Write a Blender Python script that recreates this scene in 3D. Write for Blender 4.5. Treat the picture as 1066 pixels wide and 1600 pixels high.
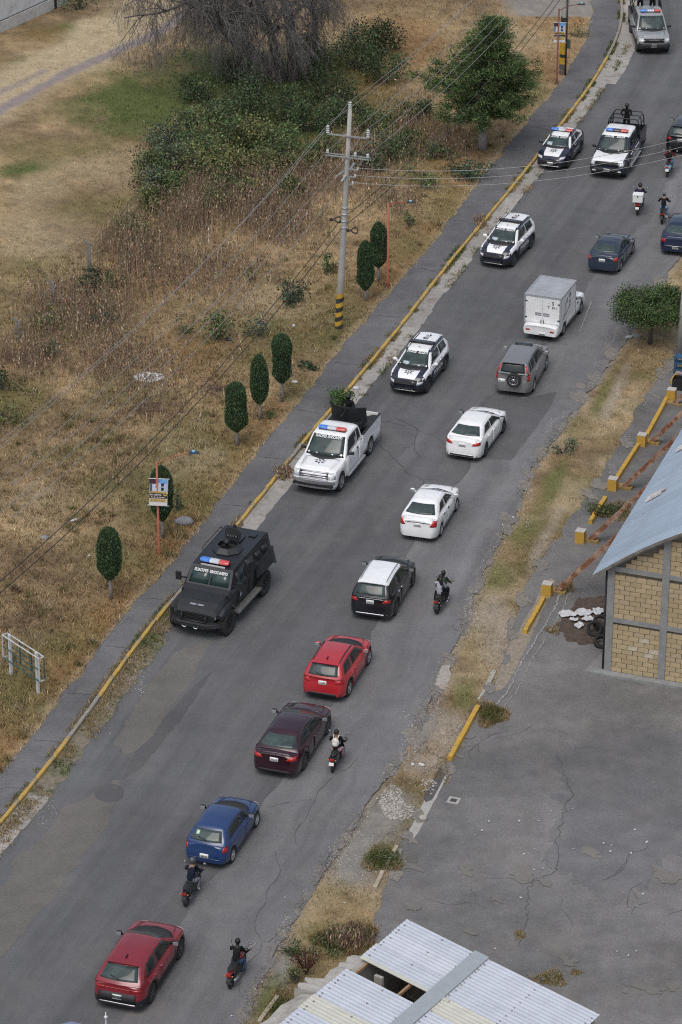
import bpy, bmesh, math, random
import numpy as np
from mathutils import Vector, Matrix
from mathutils.bvhtree import BVHTree

for _o in list(bpy.data.objects):
    bpy.data.objects.remove(_o, do_unlink=True)
R = math.radians
rnd = random.Random(7)
nrng = np.random.default_rng(11)
scene = bpy.context.scene
COL = scene.collection

# ---------------------------------------------------------------- camera, sky, sun, exposure
FPX, PITCH, CAMH = 5000.0, R(26.5), 61.5          # focal length in photo pixels, tilt, height
cam_d = bpy.data.cameras.new("camera")
cam = bpy.data.objects.new("camera", cam_d)
COL.objects.link(cam)
cam_d.sensor_fit = 'VERTICAL'
cam_d.sensor_height = 24.0
cam_d.lens = 24.0 * FPX / 1600.0
cam_d.clip_start = 1.0
cam_d.clip_end = 2000.0
cam.location = (0, 0, CAMH)
cam.rotation_euler = (math.pi / 2 - PITCH, 0, 0)
scene.camera = cam

world = bpy.data.worlds.new("World")
scene.world = world
world.use_nodes = True
wn = world.node_tree.nodes
wl = world.node_tree.links
wn.clear()
sky = wn.new('ShaderNodeTexSky')
sky.sky_type = 'NISHITA'
sky.sun_disc = False
SUN_EL, SUN_ROT = R(62), R(200)
sky.sun_elevation = SUN_EL
sky.sun_rotation = SUN_ROT
sky.dust_density = 4.0
sky.air_density = 1.2
hs = wn.new('ShaderNodeHueSaturation')
hs.inputs['Saturation'].default_value = 0.60
bg = wn.new('ShaderNodeBackground')
bg.inputs['Strength'].default_value = 0.15
out = wn.new('ShaderNodeOutputWorld')
wl.new(sky.outputs[0], hs.inputs['Color'])
wl.new(hs.outputs[0], bg.inputs['Color'])
wl.new(bg.outputs[0], out.inputs['Surface'])

sun_d = bpy.data.lights.new("sun", 'SUN')
sun_d.energy = 1.0
sun_d.angle = R(35)
sun_d.color = (1.0, 0.97, 0.93)
sun = bpy.data.objects.new("sun", sun_d)
COL.objects.link(sun)
# the sun stands high behind the camera, to its left
_sd = Vector((math.sin(SUN_ROT) * math.cos(SUN_EL), math.cos(SUN_ROT) * math.cos(SUN_EL), math.sin(SUN_EL)))
sun.rotation_euler = (-_sd).to_track_quat('-Z', 'Y').to_euler()

vs = scene.view_settings
vs.view_transform = 'Standard'
vs.look = 'None'
vs.gamma = 1.0
vs.exposure = 0.0
vs.use_curve_mapping = False
scene.render.engine = 'CYCLES'
scene.cycles.filter_width = 1.15
scene.cycles.use_denoising = False


# ---------------------------------------------------------------- ground coordinates
def G(px, py, z=0.0):
    """point of the photograph -> place in the world at height z"""
    u, v = px - 533.0, py - 800.0
    dx = u
    dy = FPX * math.cos(PITCH) - v * math.sin(PITCH)
    dz = -(FPX * math.sin(PITCH) + v * math.cos(PITCH))
    t = (z - CAMH) / dz
    return Vector((dx * t, dy * t, z))


def pix(X, Y, Z=0.0):
    """world -> photo pixels (numpy friendly)"""
    c, s = math.cos(PITCH), math.sin(PITCH)
    dz = Z - CAMH
    depth = Y * c - dz * s
    dn = -(Y * s + dz * c)
    return 533.0 + FPX * X / depth, 800.0 + FPX * dn / depth


# ---------------------------------------------------------------- numpy noise
class VNoise:
    def __init__(self, seed, n=64):
        self.g = np.random.default_rng(seed).random((n, n))
        self.n = n

    def one(self, x, y):
        n = self.n
        xi = np.floor(x).astype(int)
        yi = np.floor(y).astype(int)
        fx = x - xi
        fy = y - yi
        fx = fx * fx * (3 - 2 * fx)
        fy = fy * fy * (3 - 2 * fy)
        g = self.g
        a = g[xi % n, yi % n]
        b = g[(xi + 1) % n, yi % n]
        c = g[xi % n, (yi + 1) % n]
        d = g[(xi + 1) % n, (yi + 1) % n]
        return (a * (1 - fx) + b * fx) * (1 - fy) + (c * (1 - fx) + d * fx) * fy

    def __call__(self, x, y, octv=4):
        v = 0
        amp = 0.5
        tot = 0
        for k in range(octv):
            v = v + amp * self.one(x * 2 ** k + 17.3 * k, y * 2 ** k + 5.1 * k)
            tot += amp
            amp *= 0.55
        return v / tot


N1, N2, N3 = VNoise(1), VNoise(2), VNoise(3)


# ---------------------------------------------------------------- materials
MATS = {}


def mat(name, col, rough=0.6, metal=0.0, coat=0.0, var=0.12, vscale=3.0, bump=0.0, bscale=40.0,
        attr=False, spec=0.5, second=None, sscale=2.0, sthresh=0.55, transl=0.0, alpha=1.0):
    if name in MATS:
        return MATS[name]
    m = bpy.data.materials.new(name)
    m.use_nodes = True
    nt = m.node_tree
    n, l = nt.nodes, nt.links
    b = n['Principled BSDF']
    b.inputs['Roughness'].default_value = rough
    b.inputs['Metallic'].default_value = metal
    b.inputs['Coat Weight'].default_value = coat
    b.inputs['Coat Roughness'].default_value = 0.08
    b.inputs['Specular IOR Level'].default_value = spec
    b.inputs['Alpha'].default_value = alpha
    tc = n.new('ShaderNodeTexCoord')
    src = None
    if attr:
        at = n.new('ShaderNodeAttribute')
        at.attribute_name = 'Col'
        src = at.outputs['Color']
    else:
        rgb = n.new('ShaderNodeRGB')
        rgb.outputs[0].default_value = (*col, 1)
        src = rgb.outputs[0]
    if second is not None:
        ns = n.new('ShaderNodeTexNoise')
        ns.inputs['Scale'].default_value = sscale
        ns.inputs['Detail'].default_value = 8
        ns.inputs['Roughness'].default_value = 0.65
        l.new(tc.outputs['Object'], ns.inputs['Vector'])
        rp = n.new('ShaderNodeValToRGB')
        rp.color_ramp.elements[0].position = sthresh - 0.08
        rp.color_ramp.elements[1].position = sthresh + 0.08
        l.new(ns.outputs['Fac'], rp.inputs['Fac'])
        mx = n.new('ShaderNodeMix')
        mx.data_type = 'RGBA'
        l.new(rp.outputs['Color'], mx.inputs['Factor'])
        l.new(src, mx.inputs['A'])
        mx.inputs['B'].default_value = (*second, 1)
        src = mx.outputs['Result']
    if var > 0:
        nz = n.new('ShaderNodeTexNoise')
        nz.inputs['Scale'].default_value = vscale
        nz.inputs['Detail'].default_value = 9
        nz.inputs['Roughness'].default_value = 0.6
        l.new(tc.outputs['Object'], nz.inputs['Vector'])
        mr = n.new('ShaderNodeMapRange')
        mr.inputs['From Min'].default_value = 0.25
        mr.inputs['From Max'].default_value = 0.75
        mr.inputs['To Min'].default_value = 1 - var
        mr.inputs['To Max'].default_value = 1 + var
        l.new(nz.outputs['Fac'], mr.inputs['Value'])
        ml = n.new('ShaderNodeMix')
        ml.data_type = 'RGBA'
        ml.blend_type = 'MULTIPLY'
        ml.inputs['Factor'].default_value = 1.0
        l.new(src, ml.inputs['A'])
        l.new(mr.outputs['Result'], ml.inputs['B'])
        src = ml.outputs['Result']
    l.new(src, b.inputs['Base Color'])
    if bump > 0:
        nb = n.new('ShaderNodeTexNoise')
        nb.inputs['Scale'].default_value = bscale
        nb.inputs['Detail'].default_value = 6
        l.new(tc.outputs['Object'], nb.inputs['Vector'])
        bp = n.new('ShaderNodeBump')
        bp.inputs['Strength'].default_value = bump
        bp.inputs['Distance'].default_value = 0.02
        l.new(nb.outputs['Fac'], bp.inputs['Height'])
        l.new(bp.outputs['Normal'], b.inputs['Normal'])
    if transl > 0:
        b.inputs['Transmission Weight'].default_value = transl
    MATS[name] = m
    return m


def asphalt(name, base, var=0.25, uvstreak=True, tint=(1.0, 0.99, 1.03)):
    if name in MATS:
        return MATS[name]
    m = bpy.data.materials.new(name)
    m.use_nodes = True
    n, l = m.node_tree.nodes, m.node_tree.links
    b = n['Principled BSDF']
    b.inputs['Roughness'].default_value = 0.85
    b.inputs['Specular IOR Level'].default_value = 0.35
    tc = n.new('ShaderNodeTexCoord')

    def noise(scale, det, vec, lo, hi, f0=0.3, f1=0.7):
        nz = n.new('ShaderNodeTexNoise')
        nz.inputs['Scale'].default_value = scale
        nz.inputs['Detail'].default_value = det
        nz.inputs['Roughness'].default_value = 0.62
        l.new(vec, nz.inputs['Vector'])
        mr = n.new('ShaderNodeMapRange')
        mr.inputs['From Min'].default_value = f0
        mr.inputs['From Max'].default_value = f1
        mr.inputs['To Min'].default_value = lo
        mr.inputs['To Max'].default_value = hi
        l.new(nz.outputs['Fac'], mr.inputs['Value'])
        return mr.outputs['Result'], nz.outputs['Fac']

    facs = [noise(0.12, 5, tc.outputs['Object'], 1 - var, 1 + var)[0],
            noise(1.1, 8, tc.outputs['Object'], 1 - var * .5, 1 + var * .5)[0],
            noise(9, 6, tc.outputs['Object'], 1 - var * .35, 1 + var * .35)[0],
            noise(60, 3, tc.outputs['Object'], 0.62, 1.38)[0]]
    if uvstreak:
        mp = n.new('ShaderNodeMapping')
        mp.inputs['Scale'].default_value = (1.0, 0.035, 1.0)
        l.new(tc.outputs['UV'], mp.inputs['Vector'])
        facs.append(noise(0.9, 5, mp.outputs['Vector'], 0.78, 1.22)[0])
    cur = None
    for f in facs:
        if cur is None:
            cur = f
        else:
            mm = n.new('ShaderNodeMath')
            mm.operation = 'MULTIPLY'
            l.new(cur, mm.inputs[0])
            l.new(f, mm.inputs[1])
            cur = mm.outputs[0]
    ml = n.new('ShaderNodeMix')
    ml.data_type = 'RGBA'
    ml.blend_type = 'MULTIPLY'
    ml.inputs['Factor'].default_value = 1.0
    ml.inputs['A'].default_value = (base * tint[0], base * tint[1], base * tint[2], 1)
    l.new(cur, ml.inputs['B'])
    # brown dust in wandering patches
    nd = n.new('ShaderNodeTexNoise')
    nd.inputs['Scale'].default_value = 0.35
    nd.inputs['Detail'].default_value = 9
    nd.inputs['Roughness'].default_value = 0.7
    l.new(tc.outputs['Object'], nd.inputs['Vector'])
    mr = n.new('ShaderNodeMapRange')
    mr.inputs['From Min'].default_value = 0.52
    mr.inputs['From Max'].default_value = 0.75
    mr.inputs['To Max'].default_value = 0.55
    l.new(nd.outputs['Fac'], mr.inputs['Value'])
    m2 = n.new('ShaderNodeMix')
    m2.data_type = 'RGBA'
    l.new(mr.outputs['Result'], m2.inputs['Factor'])
    l.new(ml.outputs['Result'], m2.inputs['A'])
    m2.inputs['B'].default_value = (base * 1.45, base * 1.33, base * 1.2, 1)
    l.new(m2.outputs['Result'], b.inputs['Base Color'])
    nb = n.new('ShaderNodeTexNoise')
    nb.inputs['Scale'].default_value = 45
    nb.inputs['Detail'].default_value = 5
    l.new(tc.outputs['Object'], nb.inputs['Vector'])
    bp = n.new('ShaderNodeBump')
    bp.inputs['Strength'].default_value = 0.35
    bp.inputs['Distance'].default_value = 0.02
    l.new(nb.outputs['Fac'], bp.inputs['Height'])
    l.new(bp.outputs['Normal'], b.inputs['Normal'])
    MATS[name] = m
    return m


# ---------------------------------------------------------------- objects
def tag(o, label=None, cat=None, group=None, kind=None):
    if label:
        o['label'] = label
    if cat:
        o['category'] = cat
    if group:
        o['group'] = group
    if kind:
        o['kind'] = kind
    return o


def empty(name, loc=(0, 0, 0), rz=0.0):
    o = bpy.data.objects.new(name, None)
    o.empty_display_size = 0.3
    COL.objects.link(o)
    o.location = loc
    o.rotation_euler = (0, 0, rz)
    return o


def link(name, me, parent=None, loc=None, rot=None):
    o = bpy.data.objects.new(name, me)
    COL.objects.link(o)
    if parent is not None:
        o.parent = parent
    if loc is not None:
        o.location = loc
    if rot is not None:
        o.rotation_euler = rot
    return o


class MB:
    """collects shapes for one mesh"""

    def __init__(self):
        self.v, self.f, self.mi, self.sm = [], [], [], []

    def add(self, vs, fs, mi=0, smooth=False):
        o = len(self.v)
        self.v += [tuple(p) for p in vs]
        for f in fs:
            self.f.append(tuple(i + o for i in f))
            self.mi.append(mi)
            self.sm.append(smooth)
        return self

    def box(self, c, s, rz=0.0, mi=0, M=None, taper=1.0):
        hx, hy, hz = s[0] / 2, s[1] / 2, s[2] / 2
        P = []
        for k, (x, y, z) in enumerate([(-hx, -hy, -hz), (hx, -hy, -hz), (hx, hy, -hz), (-hx, hy, -hz),
                                       (-hx, -hy, hz), (hx, -hy, hz), (hx, hy, hz), (-hx, hy, hz)]):
            t = taper if k > 3 else 1.0
            P.append(Vector((x * t, y * t, z)))
        if M is None:
            M = Matrix.Rotation(rz, 3, 'Z')
        P = [M @ p + Vector(c) for p in P]
        return self.add(P, [(0, 3, 2, 1), (4, 5, 6, 7), (0, 1, 5, 4), (1, 2, 6, 5), (2, 3, 7, 6), (3, 0, 4, 7)], mi)

    def beam(self, a, b, w, h, mi=0):
        a, b = Vector(a), Vector(b)
        d = (b - a)
        L = d.length
        if L < 1e-6:
            return self
        d.normalize()
        up = Vector((0, 0, 1)) if abs(d.z) < 0.95 else Vector((0, 1, 0))
        s = d.cross(up).normalized()
        u = s.cross(d)
        M = Matrix((d, s, u)).transposed()
        return self.box((a + b) / 2, (L, w, h), M=M, mi=mi)

    def tube(self, pts, rad, n=6, mi=0, caps=True, smooth=True):
        pts = [Vector(p) for p in pts]
        if not isinstance(rad, (list, tuple)):
            rad = [rad] * len(pts)
        vs, fs = [], []
        prev = None
        for i, p in enumerate(pts):
            d = (pts[min(i + 1, len(pts) - 1)] - pts[max(i - 1, 0)])
            if d.length < 1e-9:
                d = Vector((0, 0, 1))
            d.normalize()
            if prev is None:
                up = Vector((0, 0, 1)) if abs(d.z) < 0.9 else Vector((1, 0, 0))
                s = d.cross(up).normalized()
            else:
                s = (prev - d * prev.dot(d))
                if s.length < 1e-6:
                    s = d.orthogonal()
                s.normalize()
            prev = s
            u = d.cross(s)
            for k in range(n):
                a = 2 * math.pi * k / n
                vs.append(p + (s * math.cos(a) + u * math.sin(a)) * rad[i])
        for i in range(len(pts) - 1):
            for k in range(n):
                k2 = (k + 1) % n
                fs.append((i * n + k, i * n + k2, (i + 1) * n + k2, (i + 1) * n + k))
        if caps:
            fs.append(tuple(reversed(range(n))))
            fs.append(tuple((len(pts) - 1) * n + k for k in range(n)))
        return self.add(vs, fs, mi, smooth)

    def lathe(self, prof, n=16, mi=0, axis='Z', c=(0, 0, 0), smooth=True, closed=False):
        vs, fs = [], []
        for r, h in prof:
            for k in range(n):
                a = 2 * math.pi * k / n
                x, y = r * math.cos(a), r * math.sin(a)
                p = {'Z': (x, y, h), 'Y': (x, h, y), 'X': (h, x, y)}[axis]
                vs.append((p[0] + c[0], p[1] + c[1], p[2] + c[2]))
        m = len(prof)
        for i in range(m if closed else m - 1):
            j = (i + 1) % m
            for k in range(n):
                k2 = (k + 1) % n
                fs.append((i * n + k, i * n + k2, j * n + k2, j * n + k))
        return self.add(vs, fs, mi, smooth)

    def ell(self, c, r, nu=10, nv=7, mi=0, jit=0.0):
        vs, fs = [], []
        for j in range(nv + 1):
            t = math.pi * j / nv
            for i in range(nu):
                a = 2 * math.pi * i / nu
                q = 1 + (rnd.uniform(-jit, jit) if jit else 0)
                vs.append((c[0] + r[0] * math.sin(t) * math.cos(a) * q, c[1] + r[1] * math.sin(t) * math.sin(a) * q,
                           c[2] + r[2] * math.cos(t) * q))
        for j in range(nv):
            for i in range(nu):
                i2 = (i + 1) % nu
                fs.append((j * nu + i, (j + 1) * nu + i, (j + 1) * nu + i2, j * nu + i2))
        return self.add(vs, fs, mi, True)

    def prism(self, poly, z0, z1, mi=0, M=None):
        n = len(poly)
        P = [Vector((x, y, z0)) for x, y in poly] + [Vector((x, y, z1)) for x, y in poly]
        if M is not None:
            P = [M @ p for p in P]
        fs = [tuple(reversed(range(n))), tuple(range(n, 2 * n))]
        fs += [(i, (i + 1) % n, n + (i + 1) % n, n + i) for i in range(n)]
        return self.add(P, fs, mi)

    def mesh(self, mats, name='part'):
        me = bpy.data.meshes.new(name)
        me.from_pydata(self.v, [], self.f)
        if not isinstance(mats, (list, tuple)):
            mats = [mats]
        for m in mats:
            me.materials.append(m)
        me.polygons.foreach_set('material_index', self.mi)
        me.polygons.foreach_set('use_smooth', self.sm)
        me.update()
        return me

    def build(self, name, mats, parent=None, loc=None, rot=None):
        return link(name, self.mesh(mats, name), parent, loc, rot)


def np_mesh(name, V, F, mat_, col=None, smooth=False):
    """big mesh from arrays; F is (n,3) or (n,4); col is per-vertex rgb"""
    me = bpy.data.meshes.new(name)
    V = np.asarray(V, dtype=np.float32)
    F = np.asarray(F, dtype=np.int32)
    k = F.shape[1]
    me.vertices.add(len(V))
    me.vertices.foreach_set('co', V.ravel())
    me.loops.add(F.size)
    me.loops.foreach_set('vertex_index', F.ravel())
    me.polygons.add(len(F))
    me.polygons.foreach_set('loop_start', np.arange(0, F.size, k, dtype=np.int32))
    me.polygons.foreach_set('loop_total', np.full(len(F), k, dtype=np.int32))
    if smooth:
        me.polygons.foreach_set('use_smooth', np.ones(len(F), dtype=bool))
    me.update(calc_edges=True)
    if col is not None:
        a = me.color_attributes.new('Col', 'FLOAT_COLOR', 'POINT')
        c = np.ones((len(V), 4), dtype=np.float32)
        c[:, :3] = col
        a.data.foreach_set('color', c.ravel())
    me.materials.append(mat_)
    return me


def copy_tree(o, parent=None):
    c = o.copy()
    COL.objects.link(c)
    c.parent = parent
    for ch in [q for q in o.children]:
        copy_tree(ch, c)
    return c


_txt_cache = {}


def text_shape(s):
    """outline letters filled to flat faces: (2D verts centred, faces, width, height)"""
    if s in _txt_cache:
        return _txt_cache[s]
    cu = bpy.data.curves.new('lettering', 'FONT')
    cu.body = s
    cu.align_x = 'CENTER'
    cu.align_y = 'CENTER'
    cu.resolution_u = 2
    cu.offset = 0.02
    o = bpy.data.objects.new('lettering', cu)
    COL.objects.link(o)
    dg = bpy.context.evaluated_depsgraph_get()
    me = bpy.data.meshes.new_from_object(o.evaluated_get(dg))
    V = [(v.co.x, v.co.y) for v in me.vertices]
    Fc = [tuple(p.vertices) for p in me.polygons]
    bpy.data.objects.remove(o, do_unlink=True)
    bpy.data.meshes.remove(me)
    xs = [v[0] for v in V]
    ys = [v[1] for v in V]
    cx, cy = (min(xs) + max(xs)) / 2, (min(ys) + max(ys)) / 2
    V = [(x - cx, y - cy) for x, y in V]
    r = (V, Fc, max(xs) - min(xs), max(ys) - min(ys))
    _txt_cache[s] = r
    return r


def poly_interp(pts, x):
    xs = [p[0] for p in pts]
    ys = [p[1] for p in pts]
    return float(np.interp(x, xs, ys))


def resample(pts, step):
    P = np.array([(p[0], p[1]) for p in pts], dtype=float)
    d = np.r_[0, np.cumsum(np.hypot(*np.diff(P, axis=0).T))]
    n = max(2, int(round(d[-1] / step)) + 1)
    t = np.linspace(0, d[-1], n)
    return np.c_[np.interp(t, d, P[:, 0]), np.interp(t, d, P[:, 1])]


def smooth_line(P, k=5, it=2):
    P = np.array(P)
    for _ in range(it):
        Q = P.copy()
        for i in range(1, len(P) - 1):
            a, b = max(0, i - k), min(len(P), i + k + 1)
            m = min(i - a, b - 1 - i)
            Q[i] = P[i - m:i + m + 1].mean(0)
        P = Q
    return P


def normals2(P):
    T = np.gradient(P, axis=0)
    T /= np.hypot(T[:, 0], T[:, 1])[:, None]
    return np.c_[T[:, 1], -T[:, 0]]      # to the right of the direction of travel

# ================================================================ GROUND
KERB_PX = [(-300, 1640), (-70, 1372), (0, 1289), (46, 1236), (91, 1180), (147, 1104), (203, 1023), (243, 972), (294, 912), (377, 818),
           (405, 780), (431, 750), (481, 684), (522, 638), (553, 599), (606, 538), (659, 469), (712, 400), (750, 356),
           (829, 260), (872, 202), (914, 149), (951, 90), (970, 48), (973, 20), (971, 0), (962, -60), (945, -140)]
SW_PX = [(-380, 1640), (-140, 1372), (0, 1218), (20, 1195), (101, 1084), (167, 1003), (218, 932), (284, 871), (324, 810), (375, 744),
         (446, 658), (491, 603), (540, 537), (600, 472), (654, 414), (728, 313), (776, 250), (840, 175), (882, 127),
         (914, 74), (925, 32), (925, 0), (912, -60), (893, -140)]
ROADR_PX = [(200, 1900), (330, 1700), (378, 1600), (400, 1555), (420, 1512), (440, 1474), (463, 1433), (481, 1397),
            (510, 1359), (546, 1309), (600, 1230), (640, 1165), (680, 1090), (704, 1040), (737, 950), (770, 868),
            (803, 815), (829, 740), (893, 650), (957, 565), (972, 540), (1010, 478), (1040, 432), (1066, 400),
            (1100, 360), (1180, 250), (1260, 100), (1300, 0), (1330, -140)]
VERGE_PX = [(480, 1720), (520, 1600), (555, 1480), (588, 1440), (600, 1390), (624, 1330), (640, 1300), (655, 1270),
            (688, 1215), (704, 1187), (748, 1107), (765, 1075), (798, 1010), (806, 960), (832, 900), (862, 850),
            (910, 790), (970, 690), (1002, 636), (1042, 566), (1085, 500), (1180, 380)]


def by_y(P):
    Q = sorted(P, key=lambda p: p[1])
    return np.array([q[1] for q in Q], float), np.array([q[0] for q in Q], float)


_ky, _kx = by_y(KERB_PX)
_sy, _sx = by_y(SW_PX)
_ry, _rx = by_y(ROADR_PX)
_vy, _vx = by_y(VERGE_PX)
xk = lambda y: np.interp(y, _ky, _kx)
xs_ = lambda y: np.interp(y, _sy, _sx)
xr = lambda y: np.interp(y, _ry, _rx)
xv = lambda y: np.interp(y, _vy, _vx)


def world_line(P, step=0.5, k=5):
    return smooth_line(resample([G(*p) for p in P], step), k)


KERB = world_line(KERB_PX, 0.4, 6)
SWL = world_line(SW_PX, 0.4, 6)

STRAW = np.array((.300, .218, .122))
BROWN = np.array((.180, .128, .074))
RUST = np.array((.230, .135, .058))
OLIVE = np.array((.142, .126, .052))
GREEN = np.array((.066, .094, .026))
PALE = np.array((.350, .285, .185))
PATH = np.array((.235, .200, .190))
DIRT = np.array((.29, .25, .20))
GRAVEL = np.array((.20, .19, .18))


def seg_d(px, py, line, ay=1.9):
    """distance in photo pixels (foreshortening undone) to a polyline"""
    d = np.full(np.shape(px), 1e9)
    for (x0, y0), (x1, y1) in zip(line[:-1], line[1:]):
        ex, ey = x1 - x0, (y1 - y0) * ay
        t = np.clip(((px - x0) * ex + (py - y0) * ay * ey) / (ex * ex + ey * ey), 0, 1)
        d = np.minimum(d, np.hypot(px - x0 - t * ex, (py - y0) * ay - t * ey))
    return d


def ground_colour(X, Y):
    """colour of the soil and dead grass at a place"""
    px, py = pix(X, Y)
    a = N1(X * .22, Y * .22)[..., None]
    b = N2(X * .9, Y * .9)[..., None]
    c = N3(X * 3.1, Y * 3.1)[..., None]
    w = np.clip((a - .35) * 3.0, 0, 1)
    col = STRAW * w + BROWN * (1 - w)
    col = col * (.60 + .80 * b) * (.62 + .76 * c)

    def mix(m, target, s=1.0):
        nonlocal col
        m = np.clip(m, 0, 1)[..., None] * s
        col = col * (1 - m) + target * (.75 + .5 * c) * m

    wx = (N2(X * .45 + 9, Y * .45) - .5) * 2
    wy = (N1(X * .45 + 3, Y * .45 + 7) - .5) * 2

    def blob(cx, cy, rx, ry, soft=.5, rot=0.0, warp=.5):
        ux, uy = px - cx, py - cy
        ca, sa = math.cos(rot), math.sin(rot)
        u = (ux * ca + uy * sa) / rx + wx * warp
        v = (-ux * sa + uy * ca) / ry + wy * warp
        return (1 - np.hypot(u, v)) / soft

    left = px < xs_(py)
    L = left.astype(float)
    mix(L * np.clip((N2(X * .17 + 3, Y * .17) - .50) * 4, 0, 1) * np.clip((py - 380) / 120, 0, 1), OLIVE * .92, .7)
    mix(L * np.clip((N3(X * .21 + 8, Y * .21) - .60) * 5, 0, 1) * np.clip((py - 420) / 120, 0, 1), OLIVE * .5 + GREEN * .45, .6)
    # rusty grass next to the walk
    dsw = xs_(py) - px
    mix(L * np.clip(1 - dsw / 130, 0, 1) * np.clip((N2(X * .3, Y * .3 + 5) - .35) * 4, 0, 1), RUST, .75)
    mix(L * np.clip(1 - dsw / 16, 0, 1), PALE * .95, .7)
    for bb in ((225, 165, 150, 80, .6), (330, 110, 90, 60, .6), (40, 265, 70, 22, .8), (120, 60, 110, 26, .8),
               (300, 20, 70, 20, .8), (150, 48, 90, 16, .8), (60, 98, 70, 14, .8), (200, 30, 60, 14, .8), (560, 180, 120, 60, .6), (430, 190, 130, 80, .5), (400, 120, 120, 60, .5), (560, 100, 70, 60, .6)):
        mix(L * blob(*bb), GREEN, .92)
    for bb in ((100, 235, 150, 30, .9), (180, 330, 120, 40, .9), (60, 420, 80, 40, .9), (20, 640, 70, 50, .6),
               (90, 520, 90, 50, .7), (40, 1085, 60, 40, .7), (190, 880, 110, 60, .9), (320, 790, 60, 40, .8),
               (330, 700, 90, 60, .9), (640, 250, 90, 80, .8), (690, 330, 60, 40, .9), (640, 390, 60, 40, .9),
               (620, 180, 90, 50, .8), (480, 620, 60, 30, .8), (90, 1010, 60, 30, .8), (830, 150, 50, 30, .8)):
        mix(L * blob(*bb), OLIVE, .75)
    for bb in ((640, 70, 120, 60, .7), (560, 130, 80, 40, .8), (70, 60, 50, 20, .8), (700, 260, 60, 20, .8),
               (330, 200, 70, 30, .8), (300, 560, 90, 50, .9), (210, 430, 90, 60, .9), (40, 555, 60, 30, .7)):
        mix(L * blob(*bb), RUST, .6)
    for bb in ((60, 370, 110, 60, .8), (180, 270, 140, 40, .9), (60, 300, 60, 30, .8), (300, 720, 80, 50, .9),
               (420, 480, 80, 40, .9), (780, 80, 80, 60, .9), (60, 800, 80, 60, .9)):
        mix(L * blob(*bb), PALE * .9, .6)
    # the worn track across the field and its pale shoulders
    d1 = seg_d(px, py, [(-120, 215), (0, 150), (120, 85), (250, 20), (300, -20), (420, -120)])
    mix(L * (1 - d1 / 72 + wx * .35) * 2.0, PALE * 1.12, .95)
    d2 = seg_d(px, py, [(-120, 240), (0, 176), (105, 118), (190, 80), (235, 62), (275, 36), (330, -6), (420, -100)])
    mix(L * (1 - d2 / 12 + wx * .25) * 2.4, PATH, 1.0)
    d3 = seg_d(px, py, [(-40, 165), (20, 140), (70, 116)])
    mix(L * (1 - d3 / 8 + wx * .5) * 2.0, PATH, .7)
    # paved forecourt at the top
    mix(L * ((px > 770) & (py < 30)) * np.clip((px - 765 - (py + 10) * .6) / 30, 0, 1), np.array((.23, .215, .20)), .9)
    # ---- verge between road and yard
    Rv = (px > xr(py) - 12).astype(float)
    mix(Rv * np.clip((N1(X * .5, Y * .5) - .40) * 3.5, 0, 1), OLIVE * .9, .75)
    mix(Rv * np.clip((.55 - N2(X * .5, Y * .5)) * 4, 0, 1), PALE, .6)
    for bb in ((790, 1000, 60, 60, .7), (700, 1145, 45, 45, .6), (770, 955, 50, 40, .8), (690, 1060, 20, 30, .7),
               (670, 1195, 45, 30, .7), (960, 620, 14, 60, .8, .45), (850, 850, 14, 90, .8, .45)):
        mix(Rv * blob(*bb), DIRT, .85)
    for bb in ((560, 1330, 75, 70, .6), (600, 1265, 60, 40, .6), (660, 1130, 30, 70, .7, .45), (720, 975, 18, 40, .8),
               (430, 1520, 25, 90, .7, .45)):
        mix(Rv * blob(*bb), GRAVEL, .9)
    for bb in ((600, 1345, 40, 32, .6), (540, 1460, 65, 32, .5), (420, 1570, 30, 60, .6), (820, 830, 45, 30, .8),
               (860, 760, 20, 80, .7, .5), (770, 900, 45, 30, .7), (725, 1085, 30, 40, .8), (940, 620, 14, 60, .8, .5)):
        mix(Rv * blob(*bb), OLIVE * .6 + GREEN * .5, .85)
    # dirt line at the road edge
    mix(Rv * np.clip(1 - np.abs(px - xr(py)) / 12, 0, 1), DIRT * .9, .6)
    return col


def ground_height(X, Y):
    px, py = pix(X, Y)
    left = np.clip((xk(py) - px + 4) / 6, 0, 1)
    n = N1(X * .35, Y * .35) - .5
    n2 = N2(X * 1.7, Y * 1.7) - .5
    fld = np.clip((xs_(py) - px) / 40, 0, 1)
    zl = .085 + .03 * n2 * fld + fld * (.06 + .22 * n)
    under_walk = ((px > xs_(py) + 3) & (px < xk(py) + 4)).astype(float)
    zl = zl * (1 - under_walk) + .05 * under_walk
    road = ((px >= xk(py)) & (px < xr(py))).astype(float)
    lot = (px > xv(py)).astype(float)
    ver = np.clip((px - xr(py)) / 14, 0, 1) * np.clip((xv(py) - px) / 14, 0, 1)
    zr_ = -.03 + ver * (.075 + .05 * n2 + .06 * n)
    zr_ = np.where(lot + road > 0, -.05, zr_)
    # gutter strip
    return zl * left + zr_ * (1 - left)


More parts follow.
